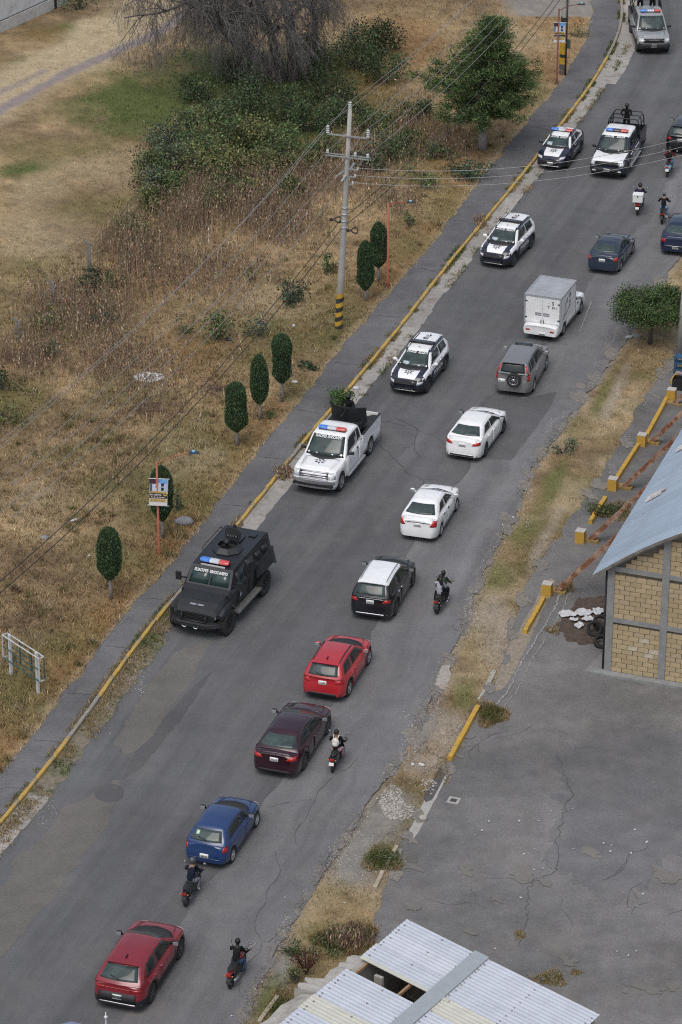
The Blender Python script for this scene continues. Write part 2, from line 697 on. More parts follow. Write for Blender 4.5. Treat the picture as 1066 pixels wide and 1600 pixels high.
def build_ground():
    gx = np.arange(-130, 1200, 4.2)
    gy = np.concatenate([np.arange(-150, 700, 2.4), np.arange(700, 1740, 3.4)])
    PX, PY = np.meshgrid(gx, gy)
    u, v = PX - 533.0, PY - 800.0
    dz = -(FPX * math.sin(PITCH) + v * math.cos(PITCH))
    t = -CAMH / dz
    X = u * t
    Y = (FPX * math.cos(PITCH) - v * math.sin(PITCH)) * t
    Z = ground_height(X, Y)
    col = ground_colour(X, Y).reshape(-1, 3)
    V = np.c_[X.ravel(), Y.ravel(), Z.ravel()]
    r, c = PX.shape
    idx = np.arange(r * c).reshape(r, c)
    Fq = np.stack([idx[:-1, :-1].ravel(), idx[1:, :-1].ravel(), idx[1:, 1:].ravel(), idx[:-1, 1:].ravel()], 1)
    m = mat('field_soil', (0, 0, 0), rough=.95, attr=True, var=.3, vscale=14, bump=.8, bscale=9, spec=.2)
    o = link('ground', np_mesh('ground', V, Fq, m, col, smooth=True))
    tag(o, kind='structure')
    mb = MB()
    mb.add([(-1500, -200, -.3), (1500, -200, -.3), (1500, 1800, -.3), (-1500, 1800, -.3)], [(0, 1, 2, 3)])
    o = mb.build('far_ground', mat('far_soil', (.19, .14, .08), rough=.95, var=.3, vscale=.3))
    tag(o, kind='structure')


build_ground()


def strip(name, A, B, zA, zB, material, uv=True, sub=8):
    """sheet between two world polylines of equal length"""
    n = len(A)
    V, uvs = [], []
    d = 0
    for i in range(n):
        if i:
            d += math.hypot(*(A[i] - A[i - 1]))
        w = math.hypot(*(B[i] - A[i]))
        for k in range(sub + 1):
            f = k / sub
            p = A[i] * (1 - f) + B[i] * f
            V.append((p[0], p[1], zA * (1 - f) + zB * f))
            uvs.append((w * f, d))
    Fc = []
    s = sub + 1
    for i in range(n - 1):
        for k in range(sub):
            Fc.append((i * s + k, i * s + k + 1, (i + 1) * s + k + 1, (i + 1) * s + k))
    me = np_mesh(name, V, Fc, material)
    if uv:
        ul = me.uv_layers.new(name='UVMap')
        vi = np.zeros(len(me.loops), dtype=np.int32)
        me.loops.foreach_get('vertex_index', vi)
        ul.data.foreach_set('uv', np.array(uvs, dtype=np.float32)[vi].ravel())
    return link(name, me)


M_ROAD = asphalt('road_asphalt', .106, .18, tint=(.99, 1.0, 1.05))
M_WALK = asphalt('walk_asphalt', .116, .3, uvstreak=False)
M_LOT = asphalt('yard_asphalt', .146, .34, uvstreak=False, tint=(1.03, 1.0, .985))


def build_paving():
    nrm = normals2(KERB)
    n = len(KERB)
    GUT = KERB + nrm * 1.0
    # road
    Rl = resample([G(*p) for p in ROADR_PX], 0.3)
    t = np.linspace(0, 1, n)
    Rl2 = np.c_[np.interp(t, np.linspace(0, 1, len(Rl)), Rl[:, 0]), np.interp(t, np.linspace(0, 1, len(Rl)), Rl[:, 1])]
    Rn = normals2(Rl2)
    j = (N1(Rl2[:, 1] * .9, Rl2[:, 0] * .9) - .5) * .7 + (N2(Rl2[:, 1] * 3, Rl2[:, 0] * 3) - .5) * .3
    # left start of the road reaches below the frame on both sides
    o = strip('road', KERB + nrm * .10, Rl2 + Rn * j[:, None], .0, .0, M_ROAD, sub=10)
    tag(o, kind='structure')
    # older, paler asphalt of the right-hand lane
    Q = KERB + (Rl2 - KERB) * .70
    jj = (N2(Q[:, 1] * .25, Q[:, 0] * .25) - .5) * 1.6 + (N3(Q[:, 1] * 1.5, Q[:, 0] * 1.5) - .5) * .3
    o = strip('right_lane', Q + nrm * jj[:, None], Rl2 + Rn * (j[:, None] - .02), .0035, .0035, asphalt('lane_asphalt', .146, .18, tint=(1.0, .995, 1.03)), sub=5)
    tag(o, kind='structure')
    # walk
    t2 = np.linspace(0, 1, len(SWL))
    S2 = np.c_[np.interp(t, t2, SWL[:, 0]), np.interp(t, t2, SWL[:, 1])]
    Sn = normals2(S2)
    j = (N2(S2[:, 1] * .8, S2[:, 0] * .8) - .5) * .5 + (N3(S2[:, 1] * 3, S2[:, 0] * 3) - .5) * .25
    o = strip('pavement', S2 + Sn * j[:, None], KERB - nrm * .10, .125, .135, M_WALK, sub=6)
    tag(o, kind='structure')
    # yard
    vl = resample([G(*p) for p in VERGE_PX], .3)
    vn = normals2(vl)
    j = (N1(vl[:, 1] * .8, vl[:, 0] * .8 + 4) - .5) * .6 + (N2(vl[:, 1] * 4, vl[:, 0] * 4) - .5) * .25
    A = vl + vn * j[:, None]
    B = A.copy()
    B[:, 0] = A[:, 0] + 40
    o = strip('yard', A, B, .012, .012, M_LOT, sub=24)
    tag(o, kind='structure')
    # kerb stones
    kp = mat('kerb_yellow', (.43, .285, .07), rough=.85, var=.28, vscale=7, second=(.25, .21, .15), sscale=2.6, sthresh=.56,
             bump=.4, bscale=30)
    kg = mat('kerb_grey', (.25, .225, .19), rough=.9, var=.25, vscale=5, bump=.5, bscale=25)
    root = empty('kerb', (0, 0, 0))
    tag(root, kind='structure')
    step = 4
    for i in range(0, n - step, step):
        a, b = KERB[i], KERB[min(i + step, n - 1)]
        px, py = pix((a[0] + b[0]) / 2, (a[1] + b[1]) / 2)
        d = Vector((b[0] - a[0], b[1] - a[1], 0))
        L = d.length - rnd.uniform(.015, .03)
        ang = math.atan2(d.y, d.x)
        worn = (py < 95) or (1150 > py > 960 and rnd.random() < .5) or rnd.random() < .05
        mb = MB()
        w, h = .17 + rnd.uniform(-.01, .01), .27
        sec = [(-w / 2, -.09), (w / 2, -.09), (w / 2 * .94, .145), (w / 2 * .78, .165), (-w / 2 * .8, .165), (-w / 2 * .95, .145)]
        V = []
        for e in (-L / 2, -L / 6, L / 6, L / 2):
            for (y, z) in sec:
                V.append((e, y + rnd.uniform(-.008, .008), z + rnd.uniform(-.012, .008)))
        m = len(sec)
        Fc = []
        for q in range(3):
            for k in range(m):
                Fc.append((q * m + k, q * m + (k + 1) % m, (q + 1) * m + (k + 1) % m, (q + 1) * m + k))
        Fc += [tuple(reversed(range(m))), tuple(3 * m + k for k in range(m))]
        mb.add(V, [tuple(reversed(f)) for f in Fc])
        mb.build('kerb_stone', kg if worn else kp, root, ((a[0] + b[0]) / 2, (a[1] + b[1]) / 2, rnd.uniform(-.012, .008)),
                 (0, 0, ang + rnd.uniform(-.012, .012)))
    # gutter slabs
    gm = [mat('gutter_concrete_%d' % k, c, rough=.9, var=.2, vscale=4, second=(.17, .15, .125), sscale=1.1, sthresh=.6, bump=.3)
          for k, c in enumerate([(.30, .285, .265), (.27, .255, .235), (.33, .31, .285)])]
    root = empty('gutter', (0, 0, 0))
    tag(root, kind='structure')
    i = 0
    while i < n - 7:
        a, b = KERB[i], KERB[i + 6]
        px, py = pix((a[0] + b[0]) / 2, (a[1] + b[1]) / 2)
        if py < 835 or (1235 < py < 1330):
            mb = MB()
            V, w = [], .86 + rnd.uniform(-.06, .06)
            if py < 120:
                w += .5
            for k in range(7):
                p, q = KERB[i + k], nrm[i + k]
                for f in (.07, w * .5, w):
                    r_ = p + q * (f + (rnd.uniform(-.04, .04) if f == w else 0))
                    V.append((r_[0], r_[1], .022 - .012 * (f / w) + (0.001 if f < .1 else 0)))
            Fc = []
            for k in range(6):
                for f in range(2):
                    Fc.append((k * 3 + f, k * 3 + f + 1, k * 3 + f + 4, k * 3 + f + 3))
            mb.add(V, Fc)
            mb.build('gutter_slab', rnd.choice(gm), root)
        i += 6
    return nrm


KN = build_paving()


_zk = [0]


def blob_sheet(name, pts_px, z, material, jit=.12, n=70, thick=.0):
    """irregular flat patch on the ground; outline given on the photograph"""
    _zk[0] += 1
    z = z + .00012 * _zk[0]
    P = [G(*p) for p in pts_px]
    P.append(P[0])
    Q = resample(P, .12)[:-1]
    s = rnd.uniform(0, 50)
    c = Q.mean(0)
    V = [(c[0], c[1], z)]
    for q in Q:
        d = q - c
        L = np.hypot(*d)
        k = 1 + jit * (float(N1(q[0] * 1.5 + s, q[1] * 1.5)) - .5) * 2 / max(L, .4) + jit * .6 * (float(N2(q[0] * 6 + s, q[1] * 6)) - .5) * 2 / max(L, .4)
        V.append((c[0] + d[0] * k, c[1] + d[1] * k, z))
    m = len(Q)
    mb = MB()
    mb.add(V, [(0, 1 + i, 1 + (i + 1) % m) for i in range(m)])
    o = mb.build(name, material)
    tag(o, kind='structure')
    return o


def ell_px(cx, cy, rx, ry, n=16, rot=0):
    return [(cx + rx * math.cos(a) * math.cos(rot) - ry * math.sin(a) * math.sin(rot),
             cy + rx * math.cos(a) * math.sin(rot) + ry * math.sin(a) * math.cos(rot)) for a in
            [2 * math.pi * k / n for k in range(n)]]


M_PATCHD = asphalt('patch_dark', .086, .15, uvstreak=False)
M_PATCHM = asphalt('patch_mid', .100, .2, uvstreak=False)
M_PATCHL = asphalt('patch_light', .118, .2, uvstreak=False, tint=(1.06, 1.0, .93))
M_DIRT = mat('dirt_film', (.24, .205, .16), rough=.95, var=.35, vscale=5, bump=.4, bscale=20)
blob_sheet('road_patch', ell_px(170, 1239, 24, 15), .006, M_PATCHD, .05)
blob_sheet('road_patch', [(655, 690), (735, 655), (762, 615), (790, 628), (870, 612), (858, 640), (800, 720), (740, 715)], .004, M_PATCHM, .1)
blob_sheet('road_patch', [(215, 1165), (300, 1075), (330, 1050), (300, 1100), (260, 1150), (225, 1195), (190, 1220)], .004, M_PATCHD, .3)
blob_sheet('road_patch', [(585, 660), (640, 640), (650, 690), (615, 720)], .004, M_PATCHM, .2)
blob_sheet('road_patch', [(440, 800), (640, 600), (650, 612), (470, 815)], .004, M_PATCHM, .3)
blob_sheet('road_patch', [(20, 1360), (100, 1265), (190, 1215), (170, 1290), (60, 1430), (0, 1500), (-40, 1500)], .004, M_PATCHL, .5)
blob_sheet('road_patch', [(205, 1110), (270, 1020), (330, 1000), (300, 1060), (230, 1160), (200, 1180), (180, 1160)], .004, M_PATCHL, .4)
blob_sheet('road_patch', [(880, 720), (935, 620), (985, 540), (1000, 545), (930, 660), (880, 745), (835, 820), (820, 810)], .004, M_PATCHL, .3)
blob_sheet('dirt_patch', [(790, 1020), (835, 945), (850, 905), (870, 905), (845, 960), (815, 1030), (790, 1075), (770, 1080)], .018, M_DIRT, .4)
blob_sheet('dirt_patch', [(690, 1040), (702, 1040), (705, 1070), (692, 1078), (680, 1070)], .02, mat('chalk_dirt', (.33, .305, .27), rough=.95, var=.35, vscale=9, bump=.4), .15)
blob_sheet('dirt_patch', [(610, 1225), (632, 1228), (630, 1262), (612, 1285), (594, 1282), (600, 1250)], .02, MATS['chalk_dirt'], .25)
blob_sheet('dirt_patch', [(872, 975), (905, 935), (950, 930), (948, 1000), (915, 1010), (885, 1000)], .018, mat('rusty_dirt', (.080, .058, .045), rough=.95, var=.5, vscale=5, bump=.5), .3)
blob_sheet('concrete_pad', [(912, 1050), (943, 1018), (948, 1052)], .02, mat('pad_concrete', (.2, .195, .19), rough=.9, var=.2), .02)
blob_sheet('concrete_strip', [(742, 1090), (757, 1058), (772, 1045), (776, 1050), (760, 1080), (748, 1095)], .022, mat('strip_concrete', (.34, .33, .31), rough=.9, var=.2, vscale=5), .05)
blob_sheet('concrete_strip', [(640, 1297), (668, 1245), (700, 1195), (708, 1197), (680, 1250), (655, 1300), (640, 1320)], .02, MATS['strip_concrete'], .12)
blob_sheet('yard_patch', [(662, 1245), (690, 1196), (702, 1200), (676, 1250), (665, 1255)], .026, M_PATCHD, .05)
blob_sheet('yard_patch', [(640, 1333), (655, 1341), (648, 1352), (630, 1343)], .02, M_PATCHL, .1)
blob_sheet('yard_patch', [(850, 1340), (880, 1240), (868, 1180), (1000, 1130), (1100, 1150), (1100, 1300), (960, 1420), (900, 1380)], .016, asphalt('yard_dark', .128, .3, uvstreak=False), .7)
blob_sheet('dirt_patch', [(640, 1150), (650, 1145), (648, 1175), (636, 1185)], .006, mat('orange_dust', (.30, .17, .10), rough=.95, var=.4, vscale=6), .2)


# dirt washed along the lower kerb, and dust patches fraying the road edge
def kerb_dirt():
    m = mat('kerb_dirt', (.175, .150, .115), rough=.95, var=.4, vscale=4, bump=.5, bscale=15, second=(.10, .105, .055), sscale=1.3, sthresh=.55)
    A, B = [], []
    for p, q in zip(KERB, KN):
        y = pix(p[0], p[1])[1]
        f = max(0.0, min(1.0, (y - 880) / 60)) * (1.0 if y < 1700 else 0)
        if f <= 0:
            continue
        w = (.62 + .85 * (float(N1(p[0] * .7, p[1] * .7)) - .35) + .5 * (float(N2(p[0] * 3, p[1] * 3)) - .5)) * f
        A.append(p + q * .06)
        B.append(p + q * (.10 + max(.03, w)))
    o = strip('kerb_dirt', np.array(A), np.array(B), .022, .009, m, sub=3)
    tag(o, kind='structure')
    dm = [mat('dust_%d' % k, c, rough=.95, var=.35, vscale=6, bump=.4) for k, c in enumerate([(.175, .162, .148), (.19, .172, .15), (.155, .148, .143)])]
    for _ in range(90):
        y = rnd.uniform(440, 1600)
        x = float(xr(y)) + rnd.gauss(-4, 7)
        blob_sheet('dust_patch', ell_px(x, y, rnd.uniform(3, 10), rnd.uniform(4, 14), 10, R(-60)), .004, rnd.choice(dm), .35)
    for _ in range(30):
        y = rnd.uniform(560, 1420)
        x = float(xv(y)) + rnd.gauss(3, 6)
        blob_sheet('dust_patch', ell_px(x, y, rnd.uniform(4, 10), rnd.uniform(5, 18), 10, R(-60)), .016, rnd.choice(dm), .4)
    for _ in range(16):
        y = rnd.uniform(1300, 1600)
        x = rnd.uniform(640, 1060)
        blob_sheet('dust_patch', ell_px(x, y, rnd.uniform(8, 26), rnd.uniform(4, 10), 12, R(15)), .016, asphalt('yard_dust', .15, .2, uvstreak=False, tint=(1.06, 1.0, .93)), .6)


kerb_dirt()


# valve box lid in the yard
def valve_box():
    r = empty('valve_box', G(709, 1251, .012), R(-20))
    tag(r, 'small square concrete valve box lid set in the grey yard', 'lid')
    m = MATS['strip_concrete']
    mb = MB()
    for s in (-1, 1):
        mb.box((0, s * .17, .01), (.44, .1, .02))
        mb.box((s * .17, 0, .01), (.1, .24, .02))
    mb.build('frame', m, r)
    MB().box((0, 0, .006), (.238, .238, .012)).build('lid', mat('iron_lid', (.05, .05, .05), rough=.7), r)


valve_box()


# cracks
def build_cracks():
    V, F = [], []

    def ribbon(P, w, z):
        P = np.array(P)
        nn = normals2(P)
        o = len(V)
        for i, p in enumerate(P):
            ww = w * (.5 + rnd.random()) * (0.3 if i in (0, len(P) - 1) else 1)
            V.append((p[0] - nn[i][0] * ww, p[1] - nn[i][1] * ww, z))
            V.append((p[0] + nn[i][0] * ww, p[1] + nn[i][1] * ww, z))
        for i in range(len(P) - 1):
            a = o + 2 * i
            F.append((a, a + 1, a + 3, a + 2))

    def walk(p, ang, L, w, z, br=.06, wob=.5, inside=None):
        P = [p]
        a = ang
        s = 0
        while s < L:
            a += rnd.gauss(0, wob)
            a += (ang - a) * .35
            st = rnd.uniform(.1, .3)
            p = (p[0] + math.cos(a) * st, p[1] + math.sin(a) * st)
            if inside and not inside(p):
                break
            P.append(p)
            s += st
            if rnd.random() < br and L - s > .8:
                walk(p, a + rnd.choice((-1, 1)) * rnd.uniform(.6, 1.4), (L - s) * rnd.uniform(.3, .6), w * .75, z, br, wob, inside)
        if len(P) > 2:
            ribbon(P, w, z)

    def in_lot(p):
        x, y = pix(p[0], p[1])
        return x > xv(y) + 6

    def in_road(p):
        x, y = pix(p[0], p[1])
        return xk(y) + 30 < x < xr(y) - 6

    for _ in range(13):
        q = G(rnd.uniform(620, 1080), rnd.uniform(1080, 1590))
        if in_lot(q):
            walk((q.x, q.y), rnd.uniform(0, 6.28), rnd.uniform(1.0, 3.5), rnd.uniform(.004, .009), .034, .09, .55, in_lot)
    # the long wandering seam down the middle of the yard
    P = resample([G(*p) for p in [(870, 1180), (893, 1240), (872, 1300), (868, 1365), (830, 1380), (822, 1430), (812, 1480)]], .2)
    P = P + np.array([[rnd.uniform(-.1, .1), rnd.uniform(-.1, .1)] for _ in P])
    ribbon(P, .009, .036)
    for q0, q1, w in (((590, 660), (660, 770), .010), ((615, 650), (640, 720), .010), ((520, 1330), (440, 1480), .007), ((430, 1330), (330, 1560), .006),
                      ((560, 1180), (480, 1330), .006), ((700, 700), (860, 500), .007)):
        a, b = G(*q0), G(*q1)
        walk((a.x, a.y), math.atan2(b.y - a.y, b.x - a.x), (b - a).length, w, .022 if q0[0] < 750 else .036, .04, .3, None)
    for _ in range(8):
        q = G(rnd.uniform(100, 1000), rnd.uniform(150, 1590))
        if in_road(q):
            walk((q.x, q.y), R(72) + rnd.choice((0, 0, 0, R(90))) + rnd.gauss(0, .1), rnd.uniform(1.5, 6), rnd.uniform(.004, .008), .022, .05, .3, in_road)
    # walk joints
    for t in np.arange(200, 1280, 74):
        x0, x1 = xs_(t) + 6, xk(t + 6) - 6
        a, b = G(x0, t, 0), G(x1, t + 4, 0)
        walk((a.x, a.y), math.atan2(b.y - a.y, b.x - a.x), (b - a).length, .012, .142, .05, .3, None)
    o = link('asphalt_cracks', np_mesh('asphalt_cracks', V, F, mat('crack_black', (.075, .074, .074), rough=.95, var=.3)))
    tag(o, 'thin dark cracks wandering across road and yard asphalt', 'cracks', kind='stuff')
    # pale scraped line in the yard
    V.clear()
    F.clear()
    P = resample([G(*p) for p in [(878, 925), (862, 960), (838, 1000), (815, 1035), (795, 1078), (775, 1105)]], .15)
    P = P + np.array([[rnd.uniform(-.05, .05), rnd.uniform(-.05, .05)] for _ in P])
    ribbon(P, .025, .036)
    ribbon(P + np.array([.35, .0]), .015, .036)
    for a_, b_ in (((650, 215), (700, 190)), ((905, 520), (925, 470)), ((380, 1490), (405, 1470))):
        P = resample([G(*a_), G(*b_)], .15)
        P = P + np.array([[rnd.uniform(-.02, .02), rnd.uniform(-.02, .02)] for _ in P])
        ribbon(P, .02, .022)
    o = link('pale_scrapes', np_mesh('pale_scrapes', V, F, mat('scrape_grey', (.28, .27, .26), rough=.95, var=.4, vscale=8)))
    tag(o, 'pale scraped lines along the yard and road asphalt', 'scrapes', kind='stuff')


build_cracks()

# ================================================================ VEHICLES
def paint(name, c, rough=.27, metal=0.0, coat=.7, var=.09):
    return mat('paint_' + name, c, rough=rough, metal=metal, coat=coat, var=var, vscale=1.6)


GLASS = mat('car_glass', (.018, .026, .028), rough=.06, var=.25, vscale=2.0, spec=.35)
GLASS_T = mat('windscreen_glass', (.042, .060, .060), rough=.07, var=.6, vscale=2.2, spec=.36)
BLACKP = mat('black_plastic', (.018, .018, .020), rough=.6, var=.15)
TYRE = mat('tyre_rubber', (.022, .022, .022), rough=.85, var=.25, vscale=8)
ALLOY = mat('alloy', (.45, .46, .48), rough=.35, metal=.8, var=.1)
DARKALLOY = mat('dark_alloy', (.10, .10, .11), rough=.4, metal=.6, var=.1)
STEEL = mat('bright_steel', (.55, .56, .58), rough=.3, metal=.9, var=.05)
REDL = mat('tail_red', (.42, .012, .012), rough=.2, coat=.8, var=.15, vscale=9)
LAMPW = mat('lamp_clear', (.55, .56, .58), rough=.15, coat=.6, var=.3, vscale=12)
PLATE = mat('plate_white', (.72, .72, .72), rough=.5, var=.08)
PLATETXT = mat('plate_ink', (.10, .13, .12), rough=.6, var=0)
WHITEINK = mat('white_ink', (.80, .80, .80), rough=.5, var=.03)
GREYINK = mat('grey_ink', (.075, .08, .095), rough=.5, var=.1)
NAVY = paint('navy', (.010, .013, .032))
WHITEP = paint('white', (.78, .79, .80))
UNDER = mat('underbody', (.012, .012, .012), rough=.9, var=.1)


class Shell:
    """a body shell that other pieces are laid onto by casting rays at it"""

    def __init__(self, mb):
        self.mb = mb
        self.bvh = BVHTree.FromPolygons([Vector(v) for v in mb.v], mb.f)
        self.xmin = min(v[0] for v in mb.v)

    def hit(self, p, axis):
        D = {'rear': (Vector((1, 0, 0)), lambda a, b: Vector((-9, a, b))),
             'front': (Vector((-1, 0, 0)), lambda a, b: Vector((9, a, b))),
             'left': (Vector((0, -1, 0)), lambda a, b: Vector((a, 5, b))),
             'right': (Vector((0, 1, 0)), lambda a, b: Vector((a, -5, b))),
             'top': (Vector((0, 0, -1)), lambda a, b: Vector((a, b, 9)))}[axis]
        d, mk = D
        o = mk(*p)
        h, nrm, _, _ = self.bvh.ray_cast(o, d)
        if h is None:
            h, nrm, _, _ = self.bvh.find_nearest(o + d * (9 if axis != 'left' and axis != 'right' else 5))
            if h is None:
                return Vector((0, 0, 0)), -d
        if nrm.dot(d) > 0:
            nrm = -nrm
        return h, nrm

    def patch(self, quad, axis, nu=5, nv=4, off=.008, thick=.02, mb=None, mi=0, maxd=None):
        mb = mb or MB()
        q = [Vector((a, b)) for a, b in quad]
        top, bot = [], []
        for j in range(nv + 1):
            t = j / nv
            for i in range(nu + 1):
                s = i / nu
                p = (q[0] * (1 - s) + q[1] * s) * (1 - t) + (q[3] * (1 - s) + q[2] * s) * t
                h, n = self.hit(p, axis)
                if maxd and h.x > self.xmin + maxd:
                    h, n, _, _ = self.bvh.find_nearest(Vector((self.xmin + .12, p[0], p[1])))
                    n = Vector((-1, 0, 0)) if n.x > 0 else n
                top.append(h + n * off)
                bot.append(h + n * (off - thick))
        m = len(top)
        w = nu + 1
        fs = []
        for j in range(nv):
            for i in range(nu):
                fs.append((j * w + i, j * w + i + 1, (j + 1) * w + i + 1, (j + 1) * w + i))
        rim = [i for i in range(nu)] + [j * w + nu for j in range(nv)] + [nv * w + i for i in range(nu, 0, -1)] + [j * w for j in range(nv, 0, -1)]
        for a, b in zip(rim, rim[1:] + rim[:1]):
            fs.append((a, a + m, b + m, b))
        # orient outward
        a, b, c = top[fs[0][0]], top[fs[0][1]], top[fs[0][2]]
        _, n0 = self.hit((q[0] + q[2]) / 2, axis)
        if (b - a).cross(c - b).dot(n0) < 0:
            fs = [tuple(reversed(f)) for f in fs]
        o = len(mb.v)
        mb.add(top + bot, fs, mi, True)
        return mb

    def flat(self, V2, faces, centre, sx, axis, off=.014, rot=0, ysq=1.0, mb=None):
        """lay a flat figure (letters, star) on the shell; V2 in metres, sx may mirror"""
        mb = mb or MB()
        P = []
        ca, sa = math.cos(rot), math.sin(rot)
        for x, y in V2:
            x2, y2 = x * sx, y * ysq
            x2, y2 = x2 * ca - y2 * sa, x2 * sa + y2 * ca
            h, n = self.hit((centre[0] + x2, centre[1] + y2), axis)
            P.append(h + n * off)
        fs = faces
        mb.add(P, fs, 0, False)
        return mb


def lettering(sh, s, centre, height, axis, mirror=False, width=None, flip=False, off=.014):
    V, Fc, w, h = text_shape(s)
    k = height / h
    kx = (width / w) if width else k
    V2 = [(x * kx, y * k) for x, y in V]
    sx = -1 if mirror else 1
    # on the front / left faces the horizontal axis of the face runs the other way for a reader
    return sh.flat(V2, Fc, centre, sx, axis, off)


def star_shape(r=0.2, n=7):
    V, F = [], []
    for k in range(n):
        a = 2 * math.pi * k / n
        d = math.pi / n
        i = len(V)
        V += [(r * math.cos(a), r * math.sin(a)), (.55 * r * math.cos(a + d * .75), .55 * r * math.sin(a + d * .75)),
              (.30 * r * math.cos(a), .30 * r * math.sin(a)), (.55 * r * math.cos(a - d * .75), .55 * r * math.sin(a - d * .75))]
        F.append((i, i + 1, i + 2, i + 3))
    i = len(V)
    for k in range(8):
        a = 2 * math.pi * k / 8
        V.append((.17 * r * math.cos(a), .17 * r * math.sin(a)))
    F.append(tuple(range(i, i + 8)))
    return V, F


_wheel_cache = {}


def wheel_meshes(r, w, style):
    key = (round(r, 3), round(w, 3), style)
    if key in _wheel_cache:
        return _wheel_cache[key]
    rr = r * (.66 if style != 'off' else .52)
    t = MB()
    t.lathe([(rr, -w / 2 + .01), (r * .9, -w / 2), (r * .985, -w / 2 + .02), (r, -w / 4), (r, w / 4), (r * .985, w / 2 - .02),
             (r * .9, w / 2), (rr, w / 2 - .01), (rr * .97, 0)], 24, axis='Y', closed=True)
    if style == 'off':
        for k in range(26):
            a = 2 * math.pi * k / 26
            for s in (-1, 1):
                M = Matrix.Rotation(-a, 3, 'Y')
                t.box(M @ Vector((r * .985, s * w * .3, 0)), (.05, w * .36, r * .13), M=M)
    tm = t.mesh(TYRE, 'wheel')
    b = MB()
    b.lathe([(rr, w / 2 - .015), (rr * .93, w / 2 - .02), (rr * .88, w / 2 - .07), (.01, w / 2 - .08)], 20, axis='Y', mi=1)
    n = {'five': 5, 'multi': 10, 'steel': 8, 'off': 8, 'dark': 7, 'cap': 9}[style]
    b.lathe([(rr, w / 2 - .012), (rr * .9, w / 2 - .005), (rr * .88, w / 2 - .03)], 20, axis='Y')
    for k in range(n):
        a = 2 * math.pi * k / n
        M = Matrix.Rotation(a, 3, 'Y')
        ws = rr * (1.15 if style in ('five', 'dark') else .7 if style == 'multi' else .9) * 2.0 / n * .8
        b.box(M @ Vector((rr * .5, w / 2 - .035, 0)), (rr * .84, .04, ws), M=M)
    b.lathe([(.01, w / 2 + .0), (.07, w / 2 - .005), (.08, w / 2 - .05)], 10, axis='Y')
    mats = {'five': [ALLOY, BLACKP], 'multi': [ALLOY, BLACKP], 'steel': [mat('steel_wheel', (.25, .25, .26), rough=.5, metal=.4), BLACKP],
            'off': [BLACKP, BLACKP], 'dark': [DARKALLOY, BLACKP], 'cap': [mat('hub_cap', (.42, .43, .44), rough=.4, metal=.3), BLACKP]}[style]
    bm_ = b.mesh(mats, 'rim')
    _wheel_cache[key] = (tm, bm_)
    return tm, bm_


def add_wheels(root, wb, W, r, style, w=.21, inset=.0):
    tm, rm = wheel_meshes(r, w, style)
    for x in (wb / 2, -wb / 2):
        for s in (1, -1):
            y = s * (W / 2 - w / 2 - .015 - inset)
            o = link('wheel', tm, root, (x, y, r), (0, rnd.uniform(0, 3), 0 if s > 0 else math.pi))
            link('rim', rm, o)


def smooth_profile(pts, x):
    """monotone-ish interpolation of profile points"""
    xs = np.array([p[0] for p in pts])
    ys = np.array([p[1] for p in pts])
    h = .07
    return float(np.mean([np.interp(x + d, xs, ys) for d in (-h, -h / 2, 0, h / 2, h)]))


